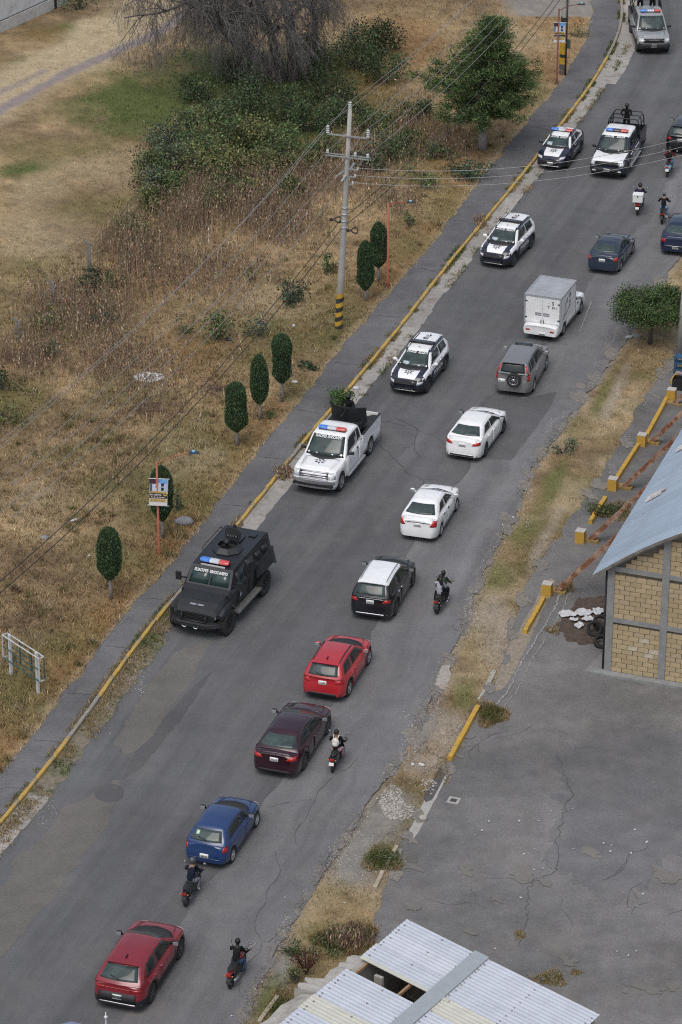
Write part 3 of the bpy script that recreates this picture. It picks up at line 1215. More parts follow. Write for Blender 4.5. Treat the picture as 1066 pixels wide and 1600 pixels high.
def body_shell(S):
    """lofted lower body and greenhouse; returns MB (materials: 0 paint, 1 cladding, 2 roof, 3 under)"""
    L, W, H, wb, r = S['L'], S['W'], S['H'], S['wb'], S['r']
    ro = L - wb - S['fo']
    x0, x1 = -wb / 2 - ro, wb / 2 + S['fo']
    S['x0'], S['x1'] = x0, x1
    zs = S.get('sill', .22)
    Ra = r + S.get('archgap', .055)
    deck = S['deck'](x0, x1)
    rear = S.get('rear', [(0, .10), (.25, .02), (.45, 0), (.62, .015), (.75, .05), (1.1, .09), (1.6, .12)])
    front = S.get('front', [(0, .14), (.25, .03), (.45, 0), (.6, .02), (.75, .06), (.9, .14), (1.2, .25)])
    st = set()
    for ax in (-wb / 2, wb / 2):
        for k in range(11):
            st.add(round(ax + Ra * math.cos(math.pi * k / 10), 4))
        st.add(round(ax - Ra - .012, 4))
        st.add(round(ax + Ra + .012, 4))
    for k in range(8):
        d = .5 * (1 - math.cos(math.pi / 2 * k / 7))
        st.add(round(x0 + d, 4))
        st.add(round(x1 - d, 4))
    for k in range(1, 20):
        st.add(round(x0 + (x1 - x0) * k / 20, 4))
    st = sorted(st)
    keep = [st[0]]
    for x in st[1:]:
        if x - keep[-1] > .011:
            keep.append(x)
    st = keep
    Rr, Rf = S.get('Rr', .38), S.get('Rf', .5)
    tr, tf = S.get('tr', .05), S.get('tf', .08)

    def wid(x):
        w = W / 2
        dr, df = x - x0, x1 - x
        w -= tr * max(0, 1 - dr / .9) ** 1.5 + tf * max(0, 1 - df / 1.2) ** 1.5
        if dr < Rr:
            w -= Rr * .55 * (1 - math.sqrt(max(0, 1 - ((Rr - dr) / Rr) ** 2)))
        if df < Rf:
            w -= Rf * .6 * (1 - math.sqrt(max(0, 1 - ((Rf - df) / Rf) ** 2)))
        return w

    S['wid'] = wid
    mb = MB()
    secs = []
    crown = S.get('crown', .035)
    for x in st:
        w = wid(x)
        zt = smooth_profile(deck, x)
        zb = zs
        for ax in (-wb / 2, wb / 2):
            if abs(x - ax) < Ra:
                zb = max(zb, r + math.sqrt(Ra * Ra - (x - ax) ** 2) * .98)
        e = min(1, min(x - x0, x1 - x) / .35)
        zb = max(zb, zs + .06 * (1 - e))
        zb = min(zb, zt - .12)
        hgt = zt - zb
        flare = S.get('flare', .0)
        sec = [(w - .05, zb), (w - .012 + flare, zb + .05), (w + flare * .6, zb + .42 * hgt), (w - .006, zb + .66 * hgt),
               (w - .028, zt - .085), (w - .055, zt - .03), (w - .13, zt - .004), (w * .55, zt + crown * .7), (0, zt + crown)]
        bl = S.get('endblend', .55)
        P = []
        for (y, z) in sec:
            xx = x
            dr, df = x - x0, x1 - x
            if dr < bl:
                xx += poly_interp(rear, z) * (1 - dr / bl) ** 1.3 + .05 * (y / W * 2) ** 4 * (1 - dr / bl)
            if df < bl:
                xx -= poly_interp(front, z) * (1 - df / bl) ** 1.3 + .10 * (y / W * 2) ** 3 * (1 - df / bl)
            P.append((xx, y, z))
        secs.append(P)
    m = len(secs[0])
    full = []
    for P in secs:
        full.append(P + [(x, -y, z) for (x, y, z) in reversed(P[:-1])])
    k = len(full[0])
    V = [p for P in full for p in P]
    clad = S.get('clad', 0)
    mfun = S.get('mfun')

    def mid(f):
        c = sum((Vector(V[i]) for i in f), Vector()) / len(f)
        if mfun:
            q = mfun(c)
            if q is not None:
                return q
        if clad and c.z < clad:
            return 1
        return 0

    n = len(full)
    F = []
    for i in range(n - 1):
        for j in range(k - 1):
            F.append((i * k + j, i * k + j + 1, (i + 1) * k + j + 1, (i + 1) * k + j))
    for i, rev in ((0, True), (n - 1, False)):
        for j in range(m - 1):
            a, b = i * k + j, i * k + j + 1
            c, d = i * k + (k - 1 - j) - 1, i * k + (k - 1 - j)
            f = (a, b, c, d) if b != c else (a, b, d)
            F.append(f if rev else tuple(reversed(f)))
    for f in F:
        mb.add([], [])
    mb.v = V
    for f in F:
        mb.f.append(tuple(reversed(f)))
        mb.mi.append(mid(f))
        mb.sm.append(True)
    # greenhouse
    g = S['gh']
    rb, rt, ft, fb = g['rb'] + x0, g['rt'] + x0, g['ft'], g['fb']
    zr_, zf_ = g['zr'], g['zf']
    S['ghx'] = (rb, rt, ft, fb)
    roof = [(rb, zr_ - .02), (rb + (rt - rb) * .12, zr_ + (H - zr_) * .16), (rt, H - .035), ((rt + ft) / 2 + .1, H), (ft, H - .045),
            (fb - (fb - ft) * .1, zf_ + (H - zf_) * .10), (fb, zf_ - .03)]
    wr = W / 2 * g.get('wr', .70)
    S['wr'] = wr
    st = sorted(set([rb + (rt - rb) * t for t in (0, .06, .12, .3, .5, .7, .85, .93, 1, 1.06)] + [ft + (fb - ft) * t for t in (-.06, 0, .07, .15, .3, .5, .7, .88, .94, 1)] +
                    [rt + (ft - rt) * t for t in (.12, .25, .4, .55, .7, .85)]))
    secs = []
    for x in st:
        zt = float(np.mean([np.interp(x + d, [p[0] for p in roof], [p[1] for p in roof]) for d in (-.035, 0, .035)]))
        zbelt = zr_ + (zf_ - zr_) * (x - rb) / (fb - rb)
        zlow = min(zbelt, zt) - .06
        wbelt = min(wid(x) - .045, W / 2 - .06)

        def yw(z):
            return wbelt + (wr - wbelt) * max(0, min(1, (z - zbelt) / (H - .05 - zbelt)))

        e = .05 if zt - zbelt > .25 else .02
        sec = [(wbelt, zlow), (yw((zbelt + zt) / 2), (zbelt + zt) / 2 if zt > zbelt else zlow + .01), (yw(zt - .1) if zt - .1 > zbelt else wbelt, max(zt - .09, zlow + .02)),
               (yw(zt) - .015, zt - e * .7), (yw(zt) - .06, zt - e * .15), (yw(zt) * .8, zt + .008), (yw(zt) * .4, zt + .022), (0, zt + .028)]
        P = []
        for y, z in sec:
            q = 1 - (y / max(wbelt, .1)) ** 2
            bow = 0
            if x > ft:
                bow = .13 * min(1, (x - ft) / (fb - ft) * 1.5)
            elif x < rt:
                bow = -.09 * min(1, (rt - x) / max(.1, rt - rb) * 1.5)
            P.append((x + bow * q - (bow * .3), y, z))
        secs.append(P)
    full = [P + [(x, -y, z) for (x, y, z) in reversed(P[:-1])] for P in secs]
    k = len(full[0])
    o = len(mb.v)
    mb.v += [p for P in full for p in P]
    V = mb.v
    for i in range(len(full) - 1):
        for j in range(k - 1):
            f = (o + i * k + j, o + (i + 1) * k + j, o + (i + 1) * k + j + 1, o + i * k + j + 1)
            mb.f.append(f)
            c = sum((Vector(V[q]) for q in f), Vector()) / 4
            a = 0
            if c.z > H - .12 and abs(c.y) < wr + .02 and rt - .1 < c.x < ft + .1:
                a = 2
            if mfun:
                q_ = mfun(c)
                if q_ is not None:
                    a = q_
            mb.mi.append(a)
            mb.sm.append(True)
    return mb


def finish_smooth(o, ang=38):
    me = o.data
    try:
        me.set_sharp_from_angle(angle=R(ang))
    except Exception:
        pass
    return o


def place(contact_rear, contact_front, W, side, wb):
    """side -1: the right-hand wheels are the ones seen; +1: the left-hand ones"""
    a, b = G(*contact_rear), G(*contact_front)
    h = (b - a).normalized()
    left = Vector((-h.y, h.x, 0))
    c = (a + b) / 2 - left * side * (W / 2 - .06)
    return c, math.atan2(h.y, h.x)


def plate(sh, parent, axis, y, z, w=.32, h=.16, txt=True):
    o = sh.patch([(y - w / 2, z - h / 2), (y + w / 2, z - h / 2), (y + w / 2, z + h / 2), (y - w / 2, z + h / 2)], axis, 2, 1, .016, .02).build('licence_plate', PLATE, parent)
    mb = MB()
    for k in range(5):
        yy = y - w * .3 + w * .15 * k
        sh.patch([(yy - .014, z - .035), (yy + .014, z - .035), (yy + .014, z + .03), (yy - .014, z + .03)], axis, 1, 1, .019, .004, mb=mb)
    mb.build('plate_marks', PLATETXT, o)


def make_car(name, label, S, loc, rz, cat='car', group=None):
    root = empty(name, loc, rz)
    tag(root, label, cat, group)
    mb = body_shell(S)
    sh = Shell(mb)
    x0, x1, W, H, wb, r = S['x0'], S['x1'], S['W'], S['H'], S['wb'], S['r']
    rb, rt, ft, fb = S['ghx']
    zr_, zf_ = S['gh']['zr'], S['gh']['zf']
    wr, wid = S['wr'], S['wid']
    body = mb.build('body', [S['paint'], S.get('cladm', BLACKP), S.get('roofm', S['paint']), UNDER] + S.get('extra', []), root)
    finish_smooth(body)
    MB().box(((x0 + x1) / 2, 0, .40), (x1 - x0 - .5, W - .56, .36)).build('underbody', UNDER, root)
    # glass
    wbf, wbr = min(wid(fb) - .05, W / 2 - .07), min(wid(rb) - .05, W / 2 - .07)
    hz = H - zf_
    sh.patch([(-wbf + .10, zf_ + .05), (wbf - .10, zf_ + .05), (wr - .07, H - .085), (-wr + .07, H - .085)], 'front', 8, 5, .006, .02).build('windscreen', GLASS_T, root)
    rw = S.get('rwin', .07)
    rg = sh.patch([(-wbr + .13, zr_ + rw + .02), (wbr - .13, zr_ + rw + .02), (wr - .09, H - .10), (-wr + .09, H - .10)], 'rear', 8, 5, .006, .02).build('rear_window', S.get('rglass', GLASS_T), root)
    if S.get('wiper'):
        mb2 = MB()
        sh.patch([(-.02, zr_ + rw + .04), (.32, zr_ + rw + .10), (.32, zr_ + rw + .12), (-.02, zr_ + rw + .07)], 'rear', 3, 1, .02, .01, mb=mb2)
        mb2.build('wiper', BLACKP, rg)
    if S.get('sticker'):
        sy, sz = S['sticker']
        sh.patch([(sy - .06, sz - .05), (sy + .06, sz - .05), (sy + .06, sz + .05), (sy - .06, sz + .05)], 'rear', 1, 1, .012, .004).build('sticker', mat('sticker_green', (.45, .62, .5), rough=.5), rg)
    # cowl
    sh.patch([(-wbf + .06, zf_ + .01), (wbf - .06, zf_ + .01), (wbf - .09, zf_ + .06), (-wbf + .09, zf_ + .06)], 'front', 8, 1, .010, .03).build('cowl', BLACKP, root)
    zbelt = lambda x: zr_ + (zf_ - zr_) * (x - rb) / (fb - rb)
    bp = S.get('bpillar', (ft + rt) / 2 + .1)
    for s, ax in ((1, 'left'), (-1, 'right')):
        A = [(fb - .30, zbelt(fb) + .05), (ft + .02, H - .13), (bp + .03, H - .115), (bp + .03, zbelt(bp) + .05)]
        sh.patch(A, ax, 5, 4, .007, .02).build('side_window', GLASS, root)
        rtx = rt + .10 if not S.get('hatch') else rt + .16
        rbx = rb + (rt - rb) * .35 + S.get('cpillar', .22)
        cut = S.get('qwin')
        B = [(bp - .04, zbelt(bp) + .05), (bp - .04, H - .115), (rtx, H - .14), (rbx, zbelt(rbx) + .07)]
        if cut:
            f1, f2 = cut
            lerp = lambda a, b, t: (a[0] + (b[0] - a[0]) * t, a[1] + (b[1] - a[1]) * t)
            B1 = [B[0], B[1], lerp(B[1], B[2], f1), lerp(B[0], B[3], f1)]
            B2 = [lerp(B[0], B[3], f2), lerp(B[1], B[2], f2), B[2], B[3]]
            sh.patch(B1, ax, 4, 4, .007, .02).build('side_window', GLASS, root)
            sh.patch(B2, ax, 3, 3, .007, .02).build('side_window', GLASS, root)
        else:
            sh.patch(B, ax, 5, 4, .007, .02).build('side_window', GLASS, root)
        # doors
        zlo = S.get('sill', .22) + .09
        if S.get('clad'):
            zlo = max(zlo, S['clad'] + .02)
        xf_ = wb / 2 - r - .16
        xb_ = -wb / 2 + r * .55
        dm = S.get('doorm', S['paint'])
        segs = [(xf_, bp)] + ([] if S.get('threedoor') else [(bp - .015, xb_)])
        for (a, b) in segs:
            zt1, zt2 = zbelt(a) - S.get('door_drop', .06), zbelt(b) - S.get('door_drop', .06)
            lowb = zlo if b > -wb / 2 + r + .1 else zlo + .0
            q = [(a, zlo), (b + (.28 if b < bp - .1 else 0), lowb), (b, zt2), (a, zt1)]
            d = sh.patch(q, ax, 6, 5, .006, .02).build('door', dm, root)
            hx = b + .17
            hzv = zbelt(hx) - .14
            sh.patch([(hx - .09, hzv - .02), (hx + .09, hzv - .02), (hx + .09, hzv + .02), (hx - .09, hzv + .02)], ax, 2, 1, .03, .03).build('door_handle', S.get('handlem', S['paint']), d)
        # mirrors
        mm = MB()
        mx = fb - .42
        y = s * (min(wid(mx) - .03, W / 2) + .13)
        mm.ell((mx, y, zbelt(mx) + .10), (.075, .125, .085), 8, 6)
        mm.beam((mx + .02, s * (W / 2 - .10), zbelt(mx) + .03), (mx, y, zbelt(mx) + .06), .06, .05)
        mr_ = mm.build('mirror', S.get('mirrorm', S['paint']), root)
        MB().box((mx - .072, y, zbelt(mx) + .10), (.02, .18, .11)).build('mirror_glass', mat('mirror_silver', (.6, .63, .66), rough=.12, metal=.7), mr_)
        if S.get('rails'):
            a, b = (rt + .05, ft - .05)
            P = []
            for k in range(9):
                x = a + (b - a) * k / 8
                h, n = sh.hit((x, s * (wr - .07)), 'top')
                P.append(h + Vector((0, 0, .012 if k in (0, 8) else .045)))
            MB().tube(P, .018, 6).build('roof_rail', S['rails'], root)
        if S.get('arch'):
            for ax_ in (-wb / 2, wb / 2):
                Ra = r + .055
                V, F_ = [], []
                nA = 14
                for k in range(nA + 1):
                    a = math.pi * k / nA
                    for rr in (Ra - .005, Ra + .07):
                        xx, zz = ax_ + rr * math.cos(a), r + rr * math.sin(a) * .98
                        zz = max(zz, S.get('sill', .22) + .01)
                        h, n = sh.hit((xx, zz + (.02 if rr < Ra else 0)), ax)
                        V.append((xx, s * (abs(h.y) + .012), zz))
                        V.append((xx, s * (abs(h.y) - .04), zz))
                for k in range(nA):
                    i = 4 * k
                    F_ += [(i, i + 2, i + 6, i + 4), (i + 2, i + 3, i + 7, i + 6), (i, i + 4, i + 5, i + 1)]
                MB().add(V, F_ if s > 0 else [tuple(reversed(f)) for f in F_], 0, True).build('wheel_arch', S.get('cladm', BLACKP), root)
        # lights
        tl = S['tail']
        for q in tl:
            sh.patch([(s * a * .965, b) for a, b in q], 'rear', 5, 3, .012, .03, maxd=.42).build('taillight', S.get('tailm', REDL), root)
        for q in S.get('tail_side', []):
            sh.patch(q, ax, 3, 3, .010, .03).build('taillight_wrap', S.get('tailm', REDL), root)
        hl = S['head']
        sh.patch([(s * a, b) for a, b in hl], 'front', 4, 2, .012, .03).build('headlight', LAMPW, root)
    # rear furniture
    z = S['plate_z']
    plate(sh, root, 'rear', S.get('plate_y', 0), z)
    for nm, q, m in S.get('rear_bits', []):
        sh.patch(q, 'rear', 8, 2, .012, .03).build(nm, m, root)
    for nm, q, m in S.get('front_bits', []):
        sh.patch(q, 'front', 8, 3, .012, .03).build(nm, m, root)
    for nm, q, m in S.get('top_bits', []):
        sh.patch(q, 'top', 6, 6, .008, .012).build(nm, m, root)
    if S.get('plate_f'):
        plate(sh, root, 'front', 0, S['plate_f'])
    # bonnet edges
    bz = S.get('bonnet', True)
    if bz:
        wq = wid((fb + x1) / 2) - .17
        a, b = fb + .16, x1 - .36
        sh.patch([(a, -wbf + .14), (b, -wq + .12), (b, wq - .12), (a, wbf - .14)], 'top', 8, 6, .007, .02).build('bonnet', S.get('bonnetm', S['paint']), root)
    if S.get('boot'):
        a, b = x0 + .16, rb - .02
        sh.patch([(a, -wbr + .16), (b, -wbr + .08), (b, wbr - .08), (a, wbr - .16)], 'top', 4, 6, .006, .02).build('boot_lid', S['paint'], root)
    if S.get('spoiler'):
        h, n = sh.hit((rt - .02, 0), 'top')
        mbx = MB()
        V = []
        for y in np.linspace(-wr + .06, wr - .06, 9):
            hh, _ = sh.hit((rt + .10, y), 'top')
            V += [(rt + .12, y, hh.z + .006), (rt - .16 + .05 * abs(y), y, hh.z - .02), (rt - .15 + .05 * abs(y), y, hh.z - .05), (rt + .1, y, hh.z - .06)]
        Fq = []
        for k in range(8):
            for q in range(4):
                Fq.append((k * 4 + q, k * 4 + (q + 1) % 4, (k + 1) * 4 + (q + 1) % 4, (k + 1) * 4 + q))
        Fq += [(0, 3, 2, 1), (32, 33, 34, 35)]
        mbx.add(V, [tuple(reversed(f)) for f in Fq], 0, False)
        mbx.build('spoiler', S.get('spoilerm', S['paint']), root)
    if S.get('antenna'):
        h, n = sh.hit((rt + .22, 0), 'top')
        MB().prism([(-.10, -.02), (.10, -.012), (.10, .012), (-.10, .02)], 0, .06).build('antenna', S.get('antm', S['paint']), root, h)
    add_wheels(root, wb, W, r, S.get('wheels', 'five'), S.get('ww', .21))
    S['sh'] = sh
    return root, sh


def car_spec(kind, L, W, H, wb, r, pnt, **kw):
    fo = kw.pop('fo', (L - wb) * .47)
    S = dict(L=L, W=W, H=H, wb=wb, r=r, fo=fo, paint=pnt)
    x0 = -wb / 2 - (L - wb - fo)
    x1 = wb / 2 + fo
    if kind == 'sedan':
        zf, zr = H * .665, H * .705
        S['deck'] = lambda a, b: [(a, zr - .10), (a + .10, zr - .015), (a + .5, zr + .01), (a + 1.2, zr - .02), (x1 - 1.35, zf), (x1 - 1.1, zf - .01), (x1 - .6, zf - .07), (x1 - .25, zf - .16), (b, zf - .34)]
        S['gh'] = dict(rb=.40, rt=1.20, ft=x1 - 2.10, fb=x1 - 1.18, zr=zr, zf=zf, wr=.67)
        S['tail'] = [[(W * .26, zr - .21), (W * .47, zr - .20), (W * .475, zr - .05), (W * .31, zr - .09)]]
        S['plate_z'] = zr - .22
        S['boot'] = True
        S['rear'] = [(0, .12), (.25, .03), (.45, 0), (.60, .01), (.7, .05), (.9, .07), (zr, .11)]
    else:
        zf, zr = H * .64, H * .665
        S['deck'] = lambda a, b: [(a, zr - .04), (a + .12, zr), (a + 1.2, zr - .01), (x1 - 1.25, zf), (x1 - 1.0, zf + .005), (x1 - .55, zf - .04), (x1 - .22, zf - .14), (b, zf - .32)]
        S['gh'] = dict(rb=.10, rt=.52, ft=x1 - 2.02, fb=x1 - 1.14, zr=zr, zf=zf, wr=.68)
        S['tail'] = [[(W * .28, zr - .20), (W * .47, zr - .20), (W * .475, zr - .03), (W * .34, zr - .08)]]
        S['plate_z'] = zr - .20
        S['hatch'] = True
        S['wiper'] = True
        S['spoiler'] = True
        S['rear'] = [(0, .12), (.25, .03), (.45, 0), (.62, .01), (.72, .06), (zr, .11)]
    S['head'] = [(W * .27, zf - .30), (W * .43, zf - .27), (W * .445, zf - .17), (W * .29, zf - .20)]
    for k, v in kw.items():
        if k == 'gh':
            S['gh'].update(v)
        else:
            S[k] = v
    S['zr'], S['zf'] = S['gh']['zr'], S['gh']['zf']
    return S


def band(W, z0, z1, k=.42):
    return [(-W * k, z0), (W * k, z0), (W * k, z1), (-W * k, z1)]


RED1 = paint('dark_red', (.200, .012, .022))
RED2 = paint('bright_red', (.400, .020, .028))
BLUE = paint('blue', (.010, .036, .125))
MAROON = paint('maroon', (.030, .007, .014), metal=.2)
BLACKC = paint('black', (.007, .008, .012))
SILVER = paint('silver', (.22, .22, .225), metal=.35, rough=.35)
SLATE = paint('slate', (.020, .032, .055))
NAVYB = paint('midnight', (.008, .017, .048))


def traffic():
    G1 = 'civilian cars driving away up the road'
    # red coupe-like crossover at the bottom
    S = car_spec('suv', 4.45, 1.84, 1.56, 2.68, .36, RED1, clad=.50, arch=True, wheels='dark', rails=None, antenna=True, antm=BLACKP,
                 mirrorm=BLACKP, gh=dict(rb=.16, rt=.80, ft=.12), cpillar=.30, rwin=.09, spoiler=True)
    zr = S['zr']
    S['tail'] = [[(S['W'] * .24, zr - .17), (S['W'] * .47, zr - .20), (S['W'] * .475, zr - .10), (S['W'] * .24, zr - .11)]]
    S['tailm'] = mat('tail_dark_red', (.30, .008, .010), rough=.2, coat=.8)
    S['plate_z'] = .62
    S['rear_bits'] = [('light_bar', band(S['W'], zr - .15, zr - .12, .30), S['tailm']), ('bumper', band(S['W'], .44, .76, .36), BLACKP), ('skid_trim', band(S['W'], .36, .40, .44), STEEL)]
    S['roofm'] = RED1
    loc, rz = place((237, 1566), (282, 1496), S['W'], -1, S['wb'])
    make_car('crossover', 'dark red crossover with black lower bumper, last car in the line', S, loc, rz, 'car', G1)
    # blue three-door
    S = car_spec('hatch', 3.95, 1.66, 1.42, 2.47, .29, BLUE, threedoor=True, wheels='cap', mirrorm=BLACKP, handlem=BLACKP, ww=.18, gh=dict(rb=.20, rt=.68, ft=.10), cpillar=.34,
                 sticker=(.36, 1.22), sill=.24, spoiler=False, bpillar=-.05)
    zr = S['zr']
    S['tail'] = [[(S['W'] * .40, zr - .22), (S['W'] * .482, zr - .22), (S['W'] * .482, zr - .03), (S['W'] * .42, zr - .03)]]
    S['plate_z'] = .55
    S['rear_bits'] = [('bumper', band(S['W'], .44, .47, .44), paint('blue_trim', (.008, .025, .09)))]
    loc, rz = place((363, 1347), (401, 1291), S['W'], -1, S['wb'])
    make_car('hatchback', 'faded blue three-door hatchback with sticker in its rear window', S, loc, rz, 'car', G1)
    # maroon sedan
    S = car_spec('sedan', 4.64, 1.82, 1.46, 2.70, .34, MAROON, wheels='dark', antenna=False, mirrorm=BLACKP)
    zr = S['zr']
    S['rear_bits'] = [('bumper', band(S['W'], .30, .40, .40), BLACKP), ('boot_lip', band(S['W'], zr - .06, zr - .03, .40), MAROON)]
    loc, rz = place((475, 1203), (512, 1146), S['W'], -1, S['wb'])
    make_car('sedan', 'dark maroon sedan driving beside the scooter with pink-trousered rider', S, loc, rz, 'car', G1)
    # bright red crossover
    S = car_spec('suv', 4.14, 1.78, 1.55, 2.56, .34, RED2, clad=.36, arch=True, wheels='multi', antenna=True, antm=BLACKP, rails=BLACKP)
    zr = S['zr']
    S['rear_bits'] = [('bumper', band(S['W'], .30, .42, .40), BLACKP)]
    loc, rz = place((545, 1087), (576, 1038), S['W'], -1, S['wb'])
    make_car('crossover', 'bright red crossover with shiny alloy wheels ahead of maroon sedan', S, loc, rz, 'car', G1)
    # black suv with white roof
    S = car_spec('suv', 4.37, 1.80, 1.64, 2.61, .35, BLACKC, roofm=WHITEP, wheels='dark', rails=mat('rail_grey', (.35, .36, .38), rough=.4, metal=.4), arch=True, handlem=STEEL, mirrorm=BLACKP, spoilerm=WHITEP)
    zr = S['zr']
    S['rear_bits'] = [('tailgate_trim', band(S['W'], zr - .075, zr - .045, .30), STEEL), ('skid_trim', band(S['W'], .36, .41, .40), STEEL)]
    loc, rz = place((618, 961), (645, 915), S['W'], -1, S['wb'])
    make_car('suv', 'black suv with a contrasting white roof and roof rails', S, loc, rz, 'car', G1)
    # white sedans
    S = car_spec('sedan', 4.31, 1.71, 1.50, 2.48, .30, WHITEP, wheels='cap', handlem=BLACKP, mirrorm=WHITEP)
    zr = S['zr']
    S['tail'] = [[(S['W'] * .32, zr - .26), (S['W'] * .48, zr - .30), (S['W'] * .48, zr - .06), (S['W'] * .40, zr - .02)]]
    S['rear_bits'] = [('trim_strip', band(S['W'], zr - .14, zr - .115, .32), BLACKP)]
    S['plate_z'] = zr - .24
    loc, rz = place((689, 837), (713, 798), S['W'], -1, S['wb'])
    make_car('sedan', 'white sedan with upright triangular red taillights and black boot strip', S, loc, rz, 'car', G1)
    S = car_spec('sedan', 4.49, 1.74, 1.47, 2.62, .32, WHITEP, wheels='dark', mirrorm=BLACKP)
    zr = S['zr']
    S['rear_bits'] = [('bumper', band(S['W'], .30, .36, .40), BLACKP), ('skid_trim', band(S['W'], .36, .39, .30), STEEL)]
    loc, rz = place((759, 712), (786, 676), S['W'], -1, S['wb'])
    make_car('sedan', 'white sedan with wide slim taillights behind the silver suv', S, loc, rz, 'car', G1)
    # silver suv with spare wheel
    S = car_spec('suv', 4.45, 1.78, 1.70, 2.62, .34, SILVER, wheels='multi', gh=dict(rb=.08, rt=.34), qwin=(.62, .70), rglass=GLASS, wiper=False, spoiler=True)
    zr = S['zr']
    W = S['W']
    S['tail'] = [[(W * .405, zr - .28), (W * .47, zr - .28), (W * .455, zr - .02), (W * .40, zr - .02)], [(W * .40, zr - .01), (W * .452, zr - .01), (W * .355, zr + .40), (W * .315, zr + .40)]]
    S['plate_z'], S['plate_y'] = .78, .50
    S['roofm'] = SILVER
    loc, rz = place((834, 611), (853, 577), W, -1, S['wb'])
    root, sh = make_car('suv', 'silver suv with a spare wheel on its tailgate', S, loc, rz, 'car', G1)
    sh.patch([(-.35, -.42), (-.35 + .4, -.42), (.05, .42), (-.35, .42)], 'top', 3, 5, .010, .012).build('sunroof', GLASS, root).location = (.35, 0, 0)
    tm, rm = wheel_meshes(.34, .2, 'multi')
    o = link('spare_wheel', tm, root, (S['x0'] - .06, -.10, .92), (0, 0, math.pi / 2))
    link('rim', rm, o)
    # dark slate sedan and the two at the right edge
    S = car_spec('sedan', 4.15, 1.65, 1.43, 2.45, .29, SLATE, wheels='steel', mirrorm=BLACKP, handlem=BLACKP, ww=.18)
    zr = S['zr']
    S['tail'] = [[(S['W'] * .37, zr - .24), (S['W'] * .48, zr - .24), (S['W'] * .48, zr - .05), (S['W'] * .40, zr - .05)]]
    loc, rz = place((969.5, 423), (988, 397), S['W'], -1, S['wb'])
    make_car('sedan', 'small slate blue sedan driving ahead of the box truck', S, loc, rz, 'car', G1)
    S = car_spec('sedan', 4.5, 1.72, 1.44, 2.6, .30, NAVYB, wheels='steel', mirrorm=BLACKP, ww=.18)
    zr = S['zr']
    S['tail'] = [[(S['W'] * .31, zr - .25), (S['W'] * .47, zr - .25), (S['W'] * .475, zr - .12), (S['W'] * .33, zr - .10)]]
    S['plate_z'] = .50
    S['rear_bits'] = [('bumper', band(S['W'], .52, .60, .45), SLATE)]
    a = G(1029, 398)
    rz = R(90 - 15)
    h = Vector((math.cos(rz), math.sin(rz), 0))
    left = Vector((-h.y, h.x, 0))
    make_car('sedan', 'navy blue sedan at the right edge behind the small tree', S, a - left * (S['W'] / 2) + h * 2.2, rz, 'car', G1)
    S = car_spec('suv', 4.3, 1.75, 1.58, 2.6, .33, BLACKC, wheels='steel', mirrorm=BLACKP)
    a = G(1037.5, 240)
    rz = R(90 - 16)
    h = Vector((math.cos(rz), math.sin(rz), 0))
    left = Vector((-h.y, h.x, 0))
    make_car('suv', 'black car at the right edge beside the police pickup with caged bed', S, a - left * (S['W'] / 2) + h * 2.15, rz, 'car', G1)
    # car half out of the top of the picture, on the forecourt
    S = car_spec('sedan', 4.3, 1.72, 1.45, 2.6, .31, BLACKC, wheels='steel')
    make_car('sedan', 'dark parked car cut off by the top edge above the forecourt', S, G(838, -8), R(20), 'car')


traffic()

# ================================================================ POLICE VEHICLES AND TRUCKS
BLUEL = mat('beacon_blue', (.05, .19, .62), rough=.3, coat=.6, var=.1)
REDB = mat('beacon_red', (.50, .055, .05), rough=.3, coat=.6, var=.1)
CLEARB = mat('beacon_clear', (.48, .51, .55), rough=.3, coat=.5, var=.1)
MATTEB = mat('matte_black', (.016, .017, .020), rough=.55, var=.2, vscale=4)
ARMOUR = mat('armour_black', (.013, .0145, .018), rough=.45, var=.25, vscale=2.5, coat=.2)


def light_bar(root, x, z, W=1.25, mats=(BLUEL, CLEARB, REDB), hgt=.13, dep=.3):
    """bar across the roof: blue on the vehicle's right, red on its left"""
    base = MB().box((0, 0, .02), (dep * .9, W * .96, .04)).build('light_bar', BLACKP, root, (x, 0, z))
    ys = [-W / 2, -W / 6, W / 6, W / 2]
    for k, m in enumerate(mats):
        a, b = ys[k], ys[k + 1]
        mb = MB()
        V = []
        n = 8
        for y in np.linspace(a, b, 7):
            e = 1.0
            if k == 0 and y < a + .1:
                e = .62 + .38 * (y - a) / .1
            if k == 2 and y > b - .1:
                e = .62 + .38 * (b - y) / .1
            for q in range(n):
                t = math.pi * q / (n - 1)
                V.append((math.cos(t) * dep / 2 * e, y, .045 + math.sin(t) * hgt * (.55 + .45 * e) * .8))
        F = []
        for i in range(6):
            for q in range(n - 1):
                F.append((i * n + q, i * n + q + 1, (i + 1) * n + q + 1, (i + 1) * n + q))
        F += [tuple(range(n)), tuple(reversed(range(6 * n, 7 * n)))]
        mb.add(V, F, 0, True)
        mb.build('beacon_lens', m, base)
    return base


def windscreen_text(sh, root, words, z, H, width=1.0, hgt=.085):
    """mirrored lettering along the top of the windscreen"""
    mb = lettering(sh, words, (0, z), hgt, 'front', mirror=True, width=width, off=.018)
    mb.build('windscreen_lettering', WHITEINK, root)


